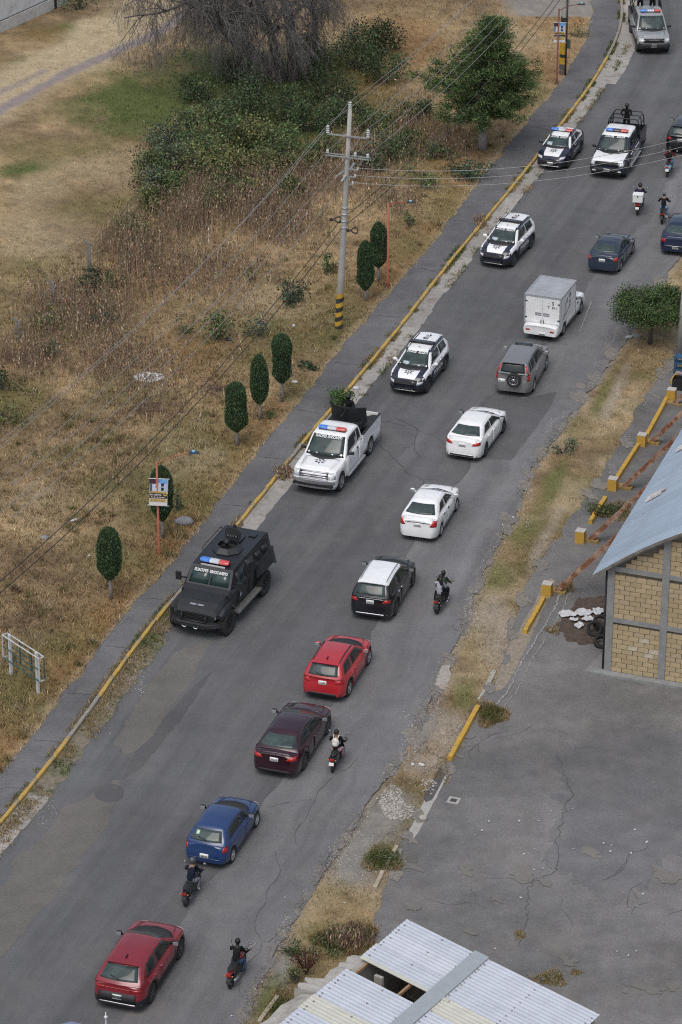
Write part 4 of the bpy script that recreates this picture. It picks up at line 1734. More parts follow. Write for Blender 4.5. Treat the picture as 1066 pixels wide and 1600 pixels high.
def police_suv(label, rear, front):
    def mfun(c):
        if c.x > 1.98 and c.z < .96:
            return 4 if c.z > .5 else 1
        if c.z < .50:
            return 1
        if c.x < -1.95 and c.z < 1.0:
            return 5
        if c.z < .80 and abs(c.y) > .6:
            return 4
        if c.z > 1.50:
            return 5 if abs(c.y) < .46 else 4
        if c.z < 1.12 and c.x > 1.0 and c.z > .8:
            a = abs(c.y)
            return 5 if a < .46 else 4 if a < .76 else 5
        return 5
    S = car_spec('suv', 4.40, 1.80, 1.62, 2.65, .36, WHITEP, mfun=mfun, extra=[NAVY, WHITEP], wheels='dark', arch=True, rails=WHITEP, mirrorm=WHITEP,
                 doorm=NAVY, door_drop=.20, bonnet=False, cpillar=.36, handlem=WHITEP)
    W, zf, zr = S['W'], S['zf'], S['zr']
    S['front_bits'] = [('grille', [(-.5, .56), (.5, .56), (.55, .80), (-.55, .80)], BLACKP), ('skid_trim', [(-.55, .30), (.55, .30), (.62, .335), (-.62, .335)], STEEL)]
    S['head'] = [(W * .30, .62), (W * .43, .64), (W * .44, .76), (W * .31, .74)]
    S['plate_z'] = .8
    loc, rz = place(rear, front, W, 1, S['wb'])
    root, sh = make_car('police_suv', label, S, loc, rz, 'police car', 'police vehicles parked along the kerb')
    # push bar
    mb = MB()
    x = S['x1'] + .08
    mb.tube([(x - .25, -.45, .42), (x, -.5, .45), (x + .02, -.5, .70), (x + .02, .5, .70), (x, .5, .45), (x - .25, .45, .42)], .025, 6)
    mb.tube([(x, -.5, .48), (x + .03, 0, .46), (x, .5, .48)], .022, 6)
    mb.build('push_bar', MATTEB, root)
    # star on the bonnet, lettering
    V, F = star_shape(.24)
    sh.flat(V, F, (1.55, 0), 1, 'top', .012, 0).build('star_emblem', GREYINK, root)
    windscreen_text(sh, root, 'POLICIA   ESTATAL', S['H'] - .12, S['H'], 1.0, .07)
    for s, ax in ((1, 'left'), (-1, 'right')):
        lettering(sh, 'POLICIA', (-.15, .66), .20, ax, mirror=(s > 0), width=1.25).build('side_lettering', WHITEINK, root)
    # black light bar across the roof
    base = MB().box((0, 0, .03), (.26, 1.22, .06)).build('light_bar', BLACKP, root, (S['ghx'][2] - .62, 0, S['H'] + .03))
    for s in (-1, 1):
        MB().prism([(-.12, 0), (.12, 0), (.10, .55), (-.10, .55)] if s > 0 else [(-.10, -.55), (.10, -.55), (.12, 0), (-.12, 0)], .06, .095).build('beacon_lens', mat('beacon_smoked', (.03, .03, .045), rough=.2, coat=.5), base)
    # number on the roof
    lettering(sh, '2120', (S['ghx'][1] + .50, 0), .22, 'top', off=.012).build('roof_number', GREYINK, root).rotation_euler = (0, 0, 0)
    for dx, dy in ((.28, .1), (.72, -.1)):
        h, n = sh.hit((S['ghx'][1] + dx, dy), 'top')
        MB().box((0, 0, .04), (.09, .05, .08), taper=.6).build('antenna', BLACKP, root, h)
    h, n = sh.hit((S['ghx'][2] - .15, 0), 'top')
    MB().box((0, 0, .03), (.07, .07, .06), taper=.6).build('antenna', mat('dome_grey', (.35, .36, .38)), root, h)
    sh.patch([(-.5, zf + .09), (-.2, zf + .09), (-.2, zf + .18), (-.5, zf + .18)], 'front', 2, 1, .012, .006).build('paper_on_dash', mat('dash_paper', (.42, .5, .55), rough=.6), root)
    return root


def police_sedan():
    def mfun(c):
        if c.z > 1.36:
            return 5 if abs(c.y) < .48 else 4
        if c.z < .42:
            return 1
        if c.z > 1.0 and abs(c.y) > .5 and c.x > -1.6:
            return 5
        if c.x > .95 and c.z > .7 and abs(c.y) < .42 and c.x < 1.95:
            return 5
        return 4
    S = car_spec('sedan', 4.47, 1.75, 1.47, 2.60, .31, NAVY, mfun=mfun, extra=[NAVY, WHITEP], wheels='dark', mirrorm=NAVY, bonnet=False, doorm=NAVY, handlem=NAVY)
    W = S['W']
    S['front_bits'] = [('grille', [(-.48, .42), (.48, .42), (.40, .64), (-.40, .64)], BLACKP), ('skid_trim', [(-.6, .28), (.6, .28), (.62, .31), (-.62, .31)], STEEL)]
    S['plate_f'] = .46
    loc, rz = place((906.5, 238), (888, 262), W, 1, S['wb'])
    root, sh = make_car('police_sedan', 'navy and white police sedan, the parked car farthest along the kerb', S, loc, rz, 'police car', 'police vehicles parked along the kerb')
    V, F = star_shape(.24)
    sh.flat(V, F, (1.45, 0), 1, 'top', .012).build('star_emblem', GREYINK, root)
    windscreen_text(sh, root, 'POLICIA   ESTATAL', S['H'] - .12, S['H'], .9, .06)
    light_bar(root, S['ghx'][2] - .45, S['H'] + .02, 1.2)
    for s, ax in ((1, 'left'), (-1, 'right')):
        lettering(sh, 'POLICIA', (-.1, .62), .17, ax, mirror=(s > 0), width=1.1).build('side_lettering', WHITEINK, root)
    sh.patch([(-.55, S['zf'] + .09), (-.25, S['zf'] + .09), (-.25, S['zf'] + .2), (-.55, S['zf'] + .2)], 'front', 2, 1, .012, .006).build('paper_on_dash', mat('dash_paper', (.42, .5, .55), rough=.6), root)
    lettering(sh, '1120', (S['ghx'][1] + .35, 0), .2, 'top', off=.012).build('roof_number', GREYINK, root)


def pickup(name, label, S, xcab, loc, rz, bedm, bed_z=.98, rail_z=1.32, group=None, cat='police pickup'):
    root, sh = make_car(name, label, S, loc, rz, cat, group)
    x0, W = S['x0'], S['W']
    wallm = S.get('wallm', S['paint'])
    for s in (1, -1):
        mb = MB()
        mb.box(((x0 + .10 + xcab) / 2, s * (W / 2 - .055), (bed_z + rail_z) / 2 - .06), (xcab - x0 - .12, .085, rail_z - bed_z + .12))
        b = mb.build('bed_side', wallm, root)
        MB().box(((x0 + .10 + xcab) / 2, s * (W / 2 - .055), rail_z + .012), (xcab - x0 - .14, .105, .024)).build('bed_rail', BLACKP, b)
        MB().box((x0 + .085, s * (W / 2 - .09), rail_z - .22), (.10, .15, .34)).build('taillight', REDL, root)
    MB().box((x0 + .07, 0, (bed_z + rail_z) / 2 - .03), (.06, W - .30, rail_z - bed_z + .06)).build('tailgate', wallm, root)
    MB().box((xcab - .03, 0, (bed_z + rail_z) / 2), (.05, W - .2, rail_z - bed_z)).build('bed_front', bedm, root)
    MB().box(((x0 + xcab) / 2 + .02, 0, bed_z + .035), (xcab - x0 - .22, W - .2, .05)).build('bed_floor', bedm, root)
    for s in (1, -1):
        MB().box((-S['wb'] / 2, s * (W / 2 - .2), bed_z + .12), (.9, .2, .2), taper=.9).build('wheel_housing', bedm, root)
    return root, sh


def pickup_spec(L, W, H, wb, r, fo, xcab, pnt, zf, zr, bed_z=.98, hood=1.4, **kw):
    x0 = -wb / 2 - (L - wb - fo)
    x1 = wb / 2 + fo
    S = dict(L=L, W=W, H=H, wb=wb, r=r, fo=fo, paint=pnt)
    S['deck'] = lambda a, b: [(a, bed_z), (xcab - .06, bed_z), (xcab + .02, zr - .01), (x1 - hood - .1, zf), (x1 - hood + .3, zf - .02), (x1 - .45, zf - .06), (x1 - .15, zf - .12), (b, zf - .26)]
    S['gh'] = dict(rb=xcab - x0, rt=xcab - x0 + .14, ft=x1 - hood - .75, fb=x1 - hood, zr=zr, zf=zf, wr=.76)
    S['tail'] = [[(W * .42, .70), (W * .47, .70), (W * .47, .86), (W * .42, .86)]]
    S['rear'] = [(0, .10), (.4, .0), (.6, 0), (.62, .06), (2, .06)]
    S['front'] = [(0, .10), (.35, .03), (.5, 0), (.72, 0), (.76, .05), (.95, .05), (1.05, .09), (1.3, .25)]
    S['plate_z'] = .58
    S['sill'] = .36
    S['Rr'], S['Rf'], S['tf'], S['tr'] = .12, .30, .03, .01
    S['rwin'] = .10
    S['cpillar'] = .12
    S['endblend'] = .4
    S['head'] = [(W * .33, .80), (W * .465, .82), (W * .465, 1.04), (W * .35, 1.02)]
    S.update(kw)
    S['zr'], S['zf'] = zr, zf
    return S


def step_bars(root, W, a, b, z=.42, m=BLACKP):
    for s in (1, -1):
        MB().box(((a + b) / 2, s * (W / 2 + .03), z), (b - a, .15, .06)).build('step_bar', m, root)


def roll_cage(root, x0, xcab, W, rail_z, top=2.15, m=MATTEB, hoops=3):
    w = W / 2 - .1
    xs = np.linspace(xcab - .12, x0 + .35, hoops)
    cage = MB()
    for i, x in enumerate(xs):
        t = top - (.0 if i else 0)
        cage.tube([(x, -w, rail_z), (x + .03, -w * .92, t - .15), (x + .03, -w * .8, t), (x + .03, w * .8, t), (x + .03, w * .92, t - .15), (x, w, rail_z)], .032, 6)
    c = cage.build('roll_cage', m, root)
    for s in (1, -1):
        MB().tube([(xs[0] + .03, s * w * .88, top - .06), (xs[-1] + .03, s * w * .88, top - .06)], .028, 6).build('cage_rail', m, c)
        MB().tube([(xs[0] + .03, s * w * .96, (top + rail_z) / 2), (xs[-1] + .03, s * w * .96, (top + rail_z) / 2)], .026, 6).build('cage_rail', m, c)
    return c


SEATS = {}          # places where people stand, kept for the figures


def trucks():
    police_suv('navy and white police suv parked beside the white pickup with the gun shield', (695.6, 577.7), (667, 614))
    police_suv('navy and white police suv parked across from the slate blue sedan', (830, 387), (802, 416.6))
    police_sedan()
    # ---- patrol pickup with caged bed
    def mfun(c):
        if c.z > 1.84:
            return 5
        if c.x > 1.35 and c.z > 1.02 and abs(c.y) < .86:
            return 5
        return None
    xcab = -1.30
    S = pickup_spec(5.88, 2.0, 1.95, 3.66, .40, .95, xcab, NAVY, 1.17, 1.27, hood=1.38, mfun=mfun, extra=[NAVY, WHITEP], wheels='dark', mirrorm=BLACKP, bonnet=False, clad=.55,
                    rails=None, bpillar=.02, handlem=BLACKP, ww=.26)
    S['front_bits'] = [('grille', [(-.60, .80), (.60, .80), (.60, 1.03), (-.60, 1.03)], BLACKP), ('bumper', [(-.85, .46), (.85, .46), (.88, .70), (-.88, .70)], BLACKP),
                       ('fog_light', [(.58, .50), (.80, .50), (.80, .58), (.58, .58)], LAMPW), ('fog_light', [(-.80, .50), (-.58, .50), (-.58, .58), (-.80, .58)], LAMPW)]
    S['plate_f'] = .58
    loc, rz = place((1001, 241), (979, 276), 2.0, 1, 3.66)
    root, sh = pickup('police_pickup', 'navy police pickup with white bonnet and officer standing in caged bed', S, xcab, loc, rz, MATTEB, group='police pickups on the road')
    light_bar(root, S['ghx'][2] - .40, S['H'] + .02, 1.25, (BLUEL, mat('beacon_smoked', (.03, .03, .045), rough=.2, coat=.5), REDB))
    windscreen_text(sh, root, 'POLICIA     ESTATAL', S['H'] - .13, S['H'], 1.1, .075)
    step_bars(root, 2.0, -1.2, 1.3, .45, mat('step_grey', (.4, .41, .42), rough=.5, metal=.4))
    roll_cage(root, S['x0'], xcab, 2.0, 1.33, 2.15)
    for s, ax in ((1, 'left'), (-1, 'right')):
        sh.patch([(-1.0, .98), (1.1, .98), (1.1, 1.06), (-1.0, 1.06)], ax, 8, 1, .012, .01).build('side_stripe', WHITEINK, root)
        lettering(sh, 'POLICIA', (-.1, .80), .18, ax, mirror=(s > 0), width=1.3).build('side_lettering', WHITEINK, root)
    SEATS['cage_officer'] = (root, (-2.0, .05, 1.04))
    SEATS['cage_gear'] = (root, (-1.62, -.45, 1.04))
    # ---- grey patrol pickup at the top
    GREYP = paint('grey', (.30, .31, .315), metal=.15)
    S = pickup_spec(5.88, 2.0, 1.95, 3.66, .40, .95, xcab, GREYP, 1.17, 1.27, hood=1.38, wheels='dark', mirrorm=BLACKP, clad=.72, bpillar=.02, handlem=BLACKP, ww=.26)
    S['front_bits'] = [('grille', [(-.60, .80), (.60, .80), (.62, 1.03), (-.62, 1.03)], BLACKP), ('bumper', [(-.88, .44), (.88, .44), (.90, .76), (-.90, .76)], BLACKP)]
    S['plate_f'] = .60
    a = G(1021.5, 87)
    rz = R(-90 + 1.5)
    h = Vector((math.cos(rz), math.sin(rz), 0))
    root, sh = pickup('police_pickup', 'grey police pickup with two people in its caged bed', S, xcab, a - h * 2.72, rz, MATTEB, group='police pickups on the road')
    light_bar(root, S['ghx'][2] - .40, S['H'] + .02, 1.25, (BLUEL, CLEARB, REDB), .12, .24)
    roll_cage(root, S['x0'], xcab, 2.0, 1.33, 2.2)
    SEATS['grey_a'] = (root, (-1.95, -.38, 1.04))
    SEATS['grey_b'] = (root, (-1.95, .38, 1.04))
    # ---- big white pickup with gun shield
    xcab = -.85
    S = pickup_spec(6.30, 2.04, 2.06, 3.86, .43, .98, xcab, WHITEP, 1.27, 1.36, bed_z=1.04, hood=1.5, wheels='five', mirrorm=BLACKP, clad=.44, handlem=BLACKP, ww=.28, bpillar=-.25)
    S['gh'].update(wr=.78)
    CH = mat('chrome', (.5, .51, .53), rough=.25, metal=.85, var=.1)
    S['front_bits'] = [('grille', [(-.66, .84), (.66, .84), (.66, 1.12), (-.66, 1.12)], BLACKP)]
    S['head'] = [(2.04 * .335, .84), (2.04 * .472, .86), (2.04 * .472, 1.13), (2.04 * .335, 1.12)]
    S['sill'] = .42
    loc, rz = place((579.4, 708.4), (532, 767.5), 2.04, 1, 3.86)
    root, sh = pickup('police_pickup', 'large white police pickup with black gun shield and gunner in its bed', S, xcab, loc, rz, MATTEB, 1.04, 1.42, 'police vehicles parked along the kerb')
    x1 = S['x1']
    for z in (.86, .945, 1.03, 1.11):
        sh.patch([(-.67, z - .02), (.67, z - .02), (.67, z + .02), (-.67, z + .02)], 'front', 6, 1, .035, .04).build('grille_bar', CH, root)
    V, F = star_shape(.1, 12)
    sh.flat([(x * 1.6, y * .62) for x, y in V], F, (0, .985), 1, 'front', .05).build('grille_badge', CH, root)
    mb = MB()
    for k in range(9):
        y0, y1 = -1.0 + 2.0 * k / 9, -1.0 + 2.0 * (k + 1) / 9
        f = lambda y: x1 + .10 - .16 * abs(y) ** 2.5
        for (za, zb) in ((.66, .80), (.46, .52)):
            V = [(f(y0), y0, za), (f(y1), y1, za), (f(y1), y1, zb), (f(y0), y0, zb), (f(y0) - .25, y0, za), (f(y1) - .25, y1, za), (f(y1) - .25, y1, zb), (f(y0) - .25, y0, zb)]
            mb.add(V, [(0, 1, 2, 3), (3, 2, 6, 7), (0, 4, 5, 1)])
    mb.build('bumper', CH, root)
    MB().box((x1 - .08, 0, .585), (.28, 1.8, .11)).build('bumper_intake', BLACKP, root)
    light_bar(root, S['ghx'][2] - .33, S['H'] + .02, 1.28)
    windscreen_text(sh, root, 'OPERACIONES  ESPECIALES', S['H'] - .14, S['H'], 1.22, .085)
    V, F = star_shape(.30)
    sh.flat(V, F, (1.95, .0), 1, 'top', .014).build('star_emblem', GREYINK, root)
    step_bars(root, 2.04, -.9, 1.3, .45, mat('step_grey', (.4, .41, .42), rough=.5, metal=.4))
    # gun shield and its ring
    sb = MB()
    pts = [(-.35, .82), (.05, .48), (.12, 0), (.05, -.48), (-.35, -.82)]
    for (xa, ya), (xb, yb) in zip(pts, pts[1:]):
        V = [(xa, ya, 0), (xb, yb, 0), (xb + .10, yb, .72), (xa + .10, ya, .72 if abs(ya) < .6 else .62)]
        n = Vector((.05, 0, 0))
        V2 = V + [tuple(Vector(p) - n) for p in V]
        sb.add(V2, [(0, 1, 2, 3), (7, 6, 5, 4), (3, 2, 6, 7), (0, 4, 5, 1), (0, 3, 7, 4), (1, 5, 6, 2)])
    sb.box((-.2, 0, -.12), (.9, 1.5, .24))
    g = sb.build('gun_shield', MATTEB, root, (xcab - .65, 0, 1.72))
    MB().tube([(-.2, 0, .45), (.75, 0, .52)], [.045, .022], 8).build('gun_barrel', MATTEB, g)
    for y in (-.6, .6):
        MB().beam((xcab - .95, y, 1.06), (xcab - .85, y, 1.66), .08, .08).build('shield_post', MATTEB, root)
    # tarpaulin and gear in the rear of the bed
    V, F = [], []
    nx, ny = 12, 9
    for i in range(nx + 1):
        for j in range(ny + 1):
            x = S['x0'] + .18 + 1.25 * i / nx
            y = -.86 + 1.72 * j / ny
            z = 1.18 + .26 * float(N1(x * 2.2, y * 2.2 + 3)) + .10 * math.sin(j * .9 + i * .4)
            V.append((x, y, z))
    for i in range(nx):
        for j in range(ny):
            a = i * (ny + 1) + j
            F.append((a, a + ny + 1, a + ny + 2, a + 1))
    t = MB().add(V, F, 0, True).build('tarpaulin', mat('tarp_black', (.02, .02, .022), rough=.7, var=.3, vscale=6), None)
    t.parent = root
    MB().tube([(S['x0'] + .5, -.3 - .3, 1.45), (S['x0'] + .55, -.2, 1.62), (S['x0'] + .5, .3, 1.55)], [.1, .13, .08], 8).build('gear_roll', MATTEB, root)
    SEATS['gunner'] = (root, (xcab - .95, 0, 1.10))

    # ---- small white box truck
    xcab = .28
    S = pickup_spec(4.95, 1.74, 1.62, 2.85, .33, .80, xcab, WHITEP, 1.0, 1.06, bed_z=.80, hood=1.15, wheels='steel', mirrorm=BLACKP, handlem=BLACKP, ww=.2, sill=.30)
    S['gh']['wr'] = .72
    S['rear'] = [(0, .1), (.4, 0), (2, 0)]
    S['tail'] = [[(1.74 * .30, .56), (1.74 * .42, .56), (1.74 * .42, .64), (1.74 * .30, .64)]]
    S['head'] = [(1.74 * .33, .66), (1.74 * .46, .68), (1.74 * .46, .80), (1.74 * .34, .80)]
    S['plate_z'] = .44
    S['plate_y'] = -.12
    loc, rz = place((881.5, 521.5), (906, 491), 1.74, -1, 2.85)
    root, sh = make_car('box_truck', 'white box truck with cargo box and black markings on rear doors', S, loc, rz, 'truck')
    xa, xb = -2.30, .16
    z0, z1, Wb = .78, 2.22, 1.78
    boxm = mat('box_white', (.72, .73, .74), rough=.5, var=.06, vscale=2)
    alu = mat('box_alu', (.42, .44, .46), rough=.45, metal=.4, var=.12, vscale=4)
    bx = MB().box(((xa + xb) / 2, 0, (z0 + z1) / 2), (xb - xa, Wb, z1 - z0)).build('cargo_box', boxm, root)
    rf = MB()
    rf.box(((xa + xb) / 2, 0, z1 + .008), (xb - xa - .1, Wb - .1, .03))
    rf.build('box_roof', mat('box_roof_grey', (.36, .38, .40), rough=.5, metal=.2, var=.18, vscale=1.4), bx)
    ed = MB()
    for s in (1, -1):
        ed.box(((xa + xb) / 2, s * Wb / 2, z1), (xb - xa + .06, .07, .08))
        ed.box((xa, s * Wb / 2, (z0 + z1) / 2), (.07, .07, z1 - z0 - .06))
        ed.box((xb, s * Wb / 2, (z0 + z1) / 2), (.06, .06, z1 - z0 - .06))
    ed.box((xa - .002, 0, z1), (.075, Wb - .08, .085))
    ed.box((xb, 0, z1), (.06, Wb - .08, .075))
    ed.box((xa - .01, 0, z0 - .03), (.09, Wb, .10))
    ed.build('box_frame', alu, bx)
    for s in (1, -1):
        d = MB().box((xa - .020, s * .43, (z0 + z1) / 2 + .0), (.03, .835, z1 - z0 - .18)).build('rear_door', boxm, root)
        for z in (z0 + .3, z1 - .3):
            MB().box((xa - .045, s * .82, z), (.02, .12, .05)).build('hinge', BLACKP, d)
        st = MB().box((xa - .038, s * .20, z0 + .52), (.012, .30, .14)).build('door_strip', GREYINK, d)
        mk = MB()
        for k in range(6):
            mk.box((xa - .046, s * .20 - .11 + .044 * k, z0 + .52), (.006, .022, .07))
        mk.build('strip_marks', WHITEINK, st)
        MB().box((xa - .045, s * .06 - .0, z0 + .14), (.03, .03, .2)).build('door_bolt', BLACKP, d)
    V, Fc, w, h = text_shape('S')
    for txt, yy, zz, hh in (('S', -.52, z1 - .28, .19), ('911', -.60, z1 - .52, .15), ('T', -.30, z1 - .5, .13), ('1', -.3, z1 - .3, .07)):
        V, Fc, w, h = text_shape(txt)
        k = hh / h
        MB().add([(xa - .039, yy - x * k, zz + y * k) for x, y in V], [tuple(f) for f in Fc]).build('door_lettering', BLACKP, root)
    # drawn mark on the box side
    mk = MB()
    yb = -Wb / 2 - .012
    mk.tube([(-1.85, yb, .95), (-1.7, yb, 1.1), (-1.4, yb, 1.15), (-1.1, yb, 1.2), (-.75, yb, 1.35), (-.72, yb, 1.6), (-.9, yb, 1.5)], [.02, .05, .03, .02, .05, .04, .015], 5)
    mk.tube([(-1.55, yb, 1.25), (-1.5, yb, 1.65), (-1.2, yb, 1.85), (-1.1, yb, 1.7), (-1.3, yb, 1.6)], [.015, .03, .035, .03, .015], 5)
    mk.tube([(-.95, yb, 1.8), (-.8, yb, 2.0), (-.7, yb, 1.9), (-.85, yb, 1.75)], [.03, .05, .05, .02], 5)
    mk.v = [(x, yb + (y - yb) * .12, z) for x, y, z in mk.v]
    mk.build('side_mark', GREYINK, bx)
    for s in (1, -1):
        MB().box((xa + .03, s * .62, .66), (.05, .26, .11)).build('taillight', REDL, root)
    MB().box((xa + .05, 0, .66), (.06, .92, .12)).build('bumper', mat('bumper_white', (.6, .6, .6), rough=.6), root)
    MB().box((xa + .06, 0, .5), (.05, 1.7, .14)).build('bumper_guard', BLACKP, root)


trucks()


# ---------------------------------------------------------------- armoured truck
def loft(secs, mi=0, cap=True):
    mb = MB()
    n = len(secs[0])
    V = [p for s in secs for p in s]
    F = []
    for i in range(len(secs) - 1):
        for k in range(n):
            F.append((i * n + k, i * n + (k + 1) % n, (i + 1) * n + (k + 1) % n, (i + 1) * n + k))
    if cap:
        F += [tuple(reversed(range(n))), tuple((len(secs) - 1) * n + k for k in range(n))]
    mb.add(V, F, mi)
    bm = bmesh.new()
    vs = [bm.verts.new(v) for v in mb.v]
    for f in mb.f:
        try:
            bm.faces.new([vs[i] for i in f])
        except ValueError:
            pass
    bmesh.ops.recalc_face_normals(bm, faces=bm.faces)
    bm.verts.index_update()
    out = MB()
    out.add([v.co[:] for v in bm.verts], [tuple(v.index for v in f.verts) for f in bm.faces], mi)
    bm.free()
    return out


def sec6(x, w0, w1, w2, z0, z1, z2, dx=0):
    """hexagonal section: bottom width, shoulder width, top width"""
    return [(x, -w0, z0), (x, -w1, z1), (x + dx, -w2, z2), (x + dx, w2, z2), (x, w1, z1), (x, w0, z0)]


def armoured():
    wb, W, r = 3.62, 2.30, .53
    loc, rz = place((415, 928), (358, 991), W + .16, 1, wb)
    root = empty('armoured_truck', loc, rz)
    tag(root, 'black armoured police truck with roof turret parked at the kerb', 'armoured truck', 'police vehicles parked along the kerb')
    m = ARMOUR
    cab = loft([sec6(1.50, .95, 1.05, .98, .75, 1.45, 1.52), sec6(1.22, .98, 1.08, .98, .70, 1.50, 1.62), sec6(.72, 1.0, 1.08, .90, .66, 1.55, 2.26),
                sec6(-.2, 1.0, 1.10, .90, .66, 1.55, 2.34), sec6(-2.55, 1.0, 1.10, .92, .80, 1.55, 2.40), sec6(-2.78, .98, 1.06, .90, 1.0, 1.55, 2.34)])
    sh = Shell(cab)
    cab.build('hull', m, root)
    hood = loft([sec6(1.48, .86, 1.02, .92, .75, 1.34, 1.52), sec6(2.10, .84, 1.0, .86, .72, 1.25, 1.42), sec6(2.46, .80, .94, .80, .70, 1.14, 1.27), sec6(2.56, .76, .88, .72, .72, 1.0, 1.08)])
    hsh = Shell(hood)
    hood.build('bonnet', m, root)
    loft([sec6(1.55, .42, .44, .36, 1.3, 1.47, 1.53), sec6(2.05, .40, .42, .34, 1.2, 1.37, 1.44)]).build('bonnet_scoop', m, root)
    # wings over the front wheels, flared boxes over the rear
    for s in (1, -1):
        f = loft([[(2.42, s * .70, .95), (2.42, s * 1.16, .90), (2.42, s * 1.14, 1.06), (2.42, s * .70, 1.12)],
                  [(2.10, s * .70, 1.00), (2.10, s * 1.20, 1.08), (2.10, s * 1.14, 1.20), (2.10, s * .70, 1.26)],
                  [(1.55, s * .70, 1.00), (1.55, s * 1.20, 1.12), (1.55, s * 1.14, 1.25), (1.55, s * .70, 1.36)],
                  [(1.15, s * .70, .72), (1.15, s * 1.18, .78), (1.15, s * 1.14, .95), (1.15, s * .70, 1.30)]])
        f.build('wing', m, root)
        f = loft([[(-1.05, s * .95, 1.12), (-1.05, s * 1.16, 1.12), (-1.05, s * 1.08, 1.60), (-1.05, s * .95, 1.60)],
                  [(-1.30, s * .95, 1.18), (-1.30, s * 1.28, 1.20), (-1.30, s * 1.12, 1.75), (-1.30, s * .95, 1.75)],
                  [(-2.45, s * .95, 1.18), (-2.45, s * 1.28, 1.20), (-2.45, s * 1.12, 1.80), (-2.45, s * .95, 1.80)],
                  [(-2.90, s * .95, .92), (-2.90, s * 1.24, .92), (-2.86, s * 1.08, 1.75), (-2.86, s * .95, 1.75)]])
        f.build('rear_wing', m, root)
        MB().box((-.1, s * 1.14, .58), (2.3, .30, .07)).build('step', mat('step_worn', (.12, .12, .115), rough=.7, var=.3, vscale=7), root)
        ax = 'left' if s > 0 else 'right'
        d = sh.patch([(.70, .78), (-.22, .78), (-.22, 2.18), (.62, 2.10)], ax, 4, 6, .02, .05).build('door', m, root)
        sh.patch([(.64, 1.58), (-.08, 1.58), (-.08, 2.05), (.50, 2.05)], ax, 3, 3, .03, .03).build('door_window', GLASS, d)
        sh.patch([(-.12, 1.35), (-.02, 1.35), (-.02, 1.42), (-.12, 1.42)], ax, 1, 1, .06, .05).build('door_handle', MATTEB, d)
        sh.patch([(-.40, .80), (-1.0, .80), (-1.0, 2.2), (-.40, 2.2)], ax, 3, 5, .018, .04).build('side_hatch', m, root)
        for a, b in ((-.5, -.95), (-1.25, -1.65), (-1.9, -2.35)):
            w = sh.patch([(a, 1.86), (b, 1.86), (b, 2.12), (a, 2.12)], ax, 2, 2, .05, .08).build('side_slot', MATTEB, root)
            sh.patch([(a - .06, 1.92), (b + .06, 1.92), (b + .06, 2.06), (a - .06, 2.06)], ax, 2, 1, .06, .02).build('slot_glass', GLASS, w)
        # mirror
        mm = MB()
        mm.beam((1.05, s * 1.02, 1.75), (1.12, s * 1.30, 1.78), .05, .05)
        mm.box((1.12, s * 1.34, 1.82), (.10, .22, .34))
        mm.build('mirror', MATTEB, root)
        # grab bar along the roof edge
        MB().tube([(-.4, s * .93, 2.30), (-.4, s * .97, 2.42), (-2.3, s * .97, 2.48), (-2.3, s * .93, 2.38)], .018, 6).build('roof_bar', MATTEB, root)
    # white badge on the visible door
    sh.patch([(.30, 1.02), (.52, 1.02), (.50, 1.40), (.32, 1.40)], 'left', 2, 2, .045, .01).build('door_badge', mat('badge_white', (.55, .57, .62), rough=.6, var=.5, vscale=12, second=(.05, .06, .1), sscale=7, sthresh=.52), root)
    # windscreen in two panes
    for s in (1, -1):
        y0, y1 = (.03, .86) if s > 0 else (-.86, -.03)
        wq = [(y0, 1.68), (y1, 1.68), (y1 * .93, 2.17), (y0, 2.17)] if s > 0 else [(y0, 1.68), (y1, 1.68), (y1, 2.17), (y0 * .93, 2.17)]
        sh.patch(wq, 'front', 3, 2, .02, .03).build('windscreen_pane', mat('armour_glass', (.018, .040, .040), rough=.12, spec=.6, var=.2), root)
    lettering(sh, 'OPERACIONES  ESPECIALES', (0, 2.10), .10, 'front', mirror=True, width=1.45, off=.05).build('windscreen_lettering', WHITEINK, root)
    # light bar and chrome strip
    light_bar(root, .45, 2.33, 1.25, (BLUEL, CLEARB, REDB), .15, .33)
    MB().box((.70, 0, 2.30), (.05, 1.05, .05)).build('roof_lamp', mat('lamp_grey', (.5, .48, .48), rough=.4), root)
    # front: grille, bumper, bars, lamps
    MB().box((2.53, 0, .92), (.06, .95, .36)).build('grille', MATTEB, root)
    for k in range(5):
        MB().box((2.57, 0, .78 + .07 * k), (.03, .92, .03)).build('grille_bar', BLACKP, root)
    loft([sec6(2.50, .70, 1.10, 1.02, .50, .62, .78), sec6(2.72, .66, .96, .86, .52, .62, .76), sec6(2.80, .5, .60, .55, .54, .62, .72)]).build('bumper', MATTEB, root)
    bar = MB()
    for y in (-.52, .52):
        bar.tube([(2.72, y, .70), (2.68, y, 1.0), (2.58, y, 1.06)], .035, 6)
    bar.tube([(2.71, -.52, .80), (2.71, .52, .80)], .03, 6)
    bar.build('bull_bar', MATTEB, root)
    for y in (-.82, .82):
        l_ = MB().lathe([(.02, .05), (.09, .05), (.12, .03), (.12, -.08)], 14, axis='X').build('headlight', MATTEB, root, (2.46, y, .98))
        MB().lathe([(.001, .055), (.06, .055), (.085, .052)], 14, axis='X').build('lamp_glass', LAMPW, l_)
    wing = MB()
    for s in (1, -1):
        wing.add([(2.30, 0, 1.315), (2.36, s * .10, 1.30), (2.34, s * .30, 1.31), (2.28, s * .30, 1.335), (2.26, s * .08, 1.335)], [(0, 1, 2, 3, 4) if s < 0 else (4, 3, 2, 1, 0)])
    wing.v = [(x, y, z + .03) for x, y, z in wing.v]
    wing.build('bonnet_badge', STEEL, root)
    for y in (-.35, .15):
        MB().tube([(2.80, y - .08, .62), (2.90, y - .05, .60), (2.90, y + .08, .57), (2.80, y + .10, .62)], .022, 6).build('tow_hook', STEEL, root)
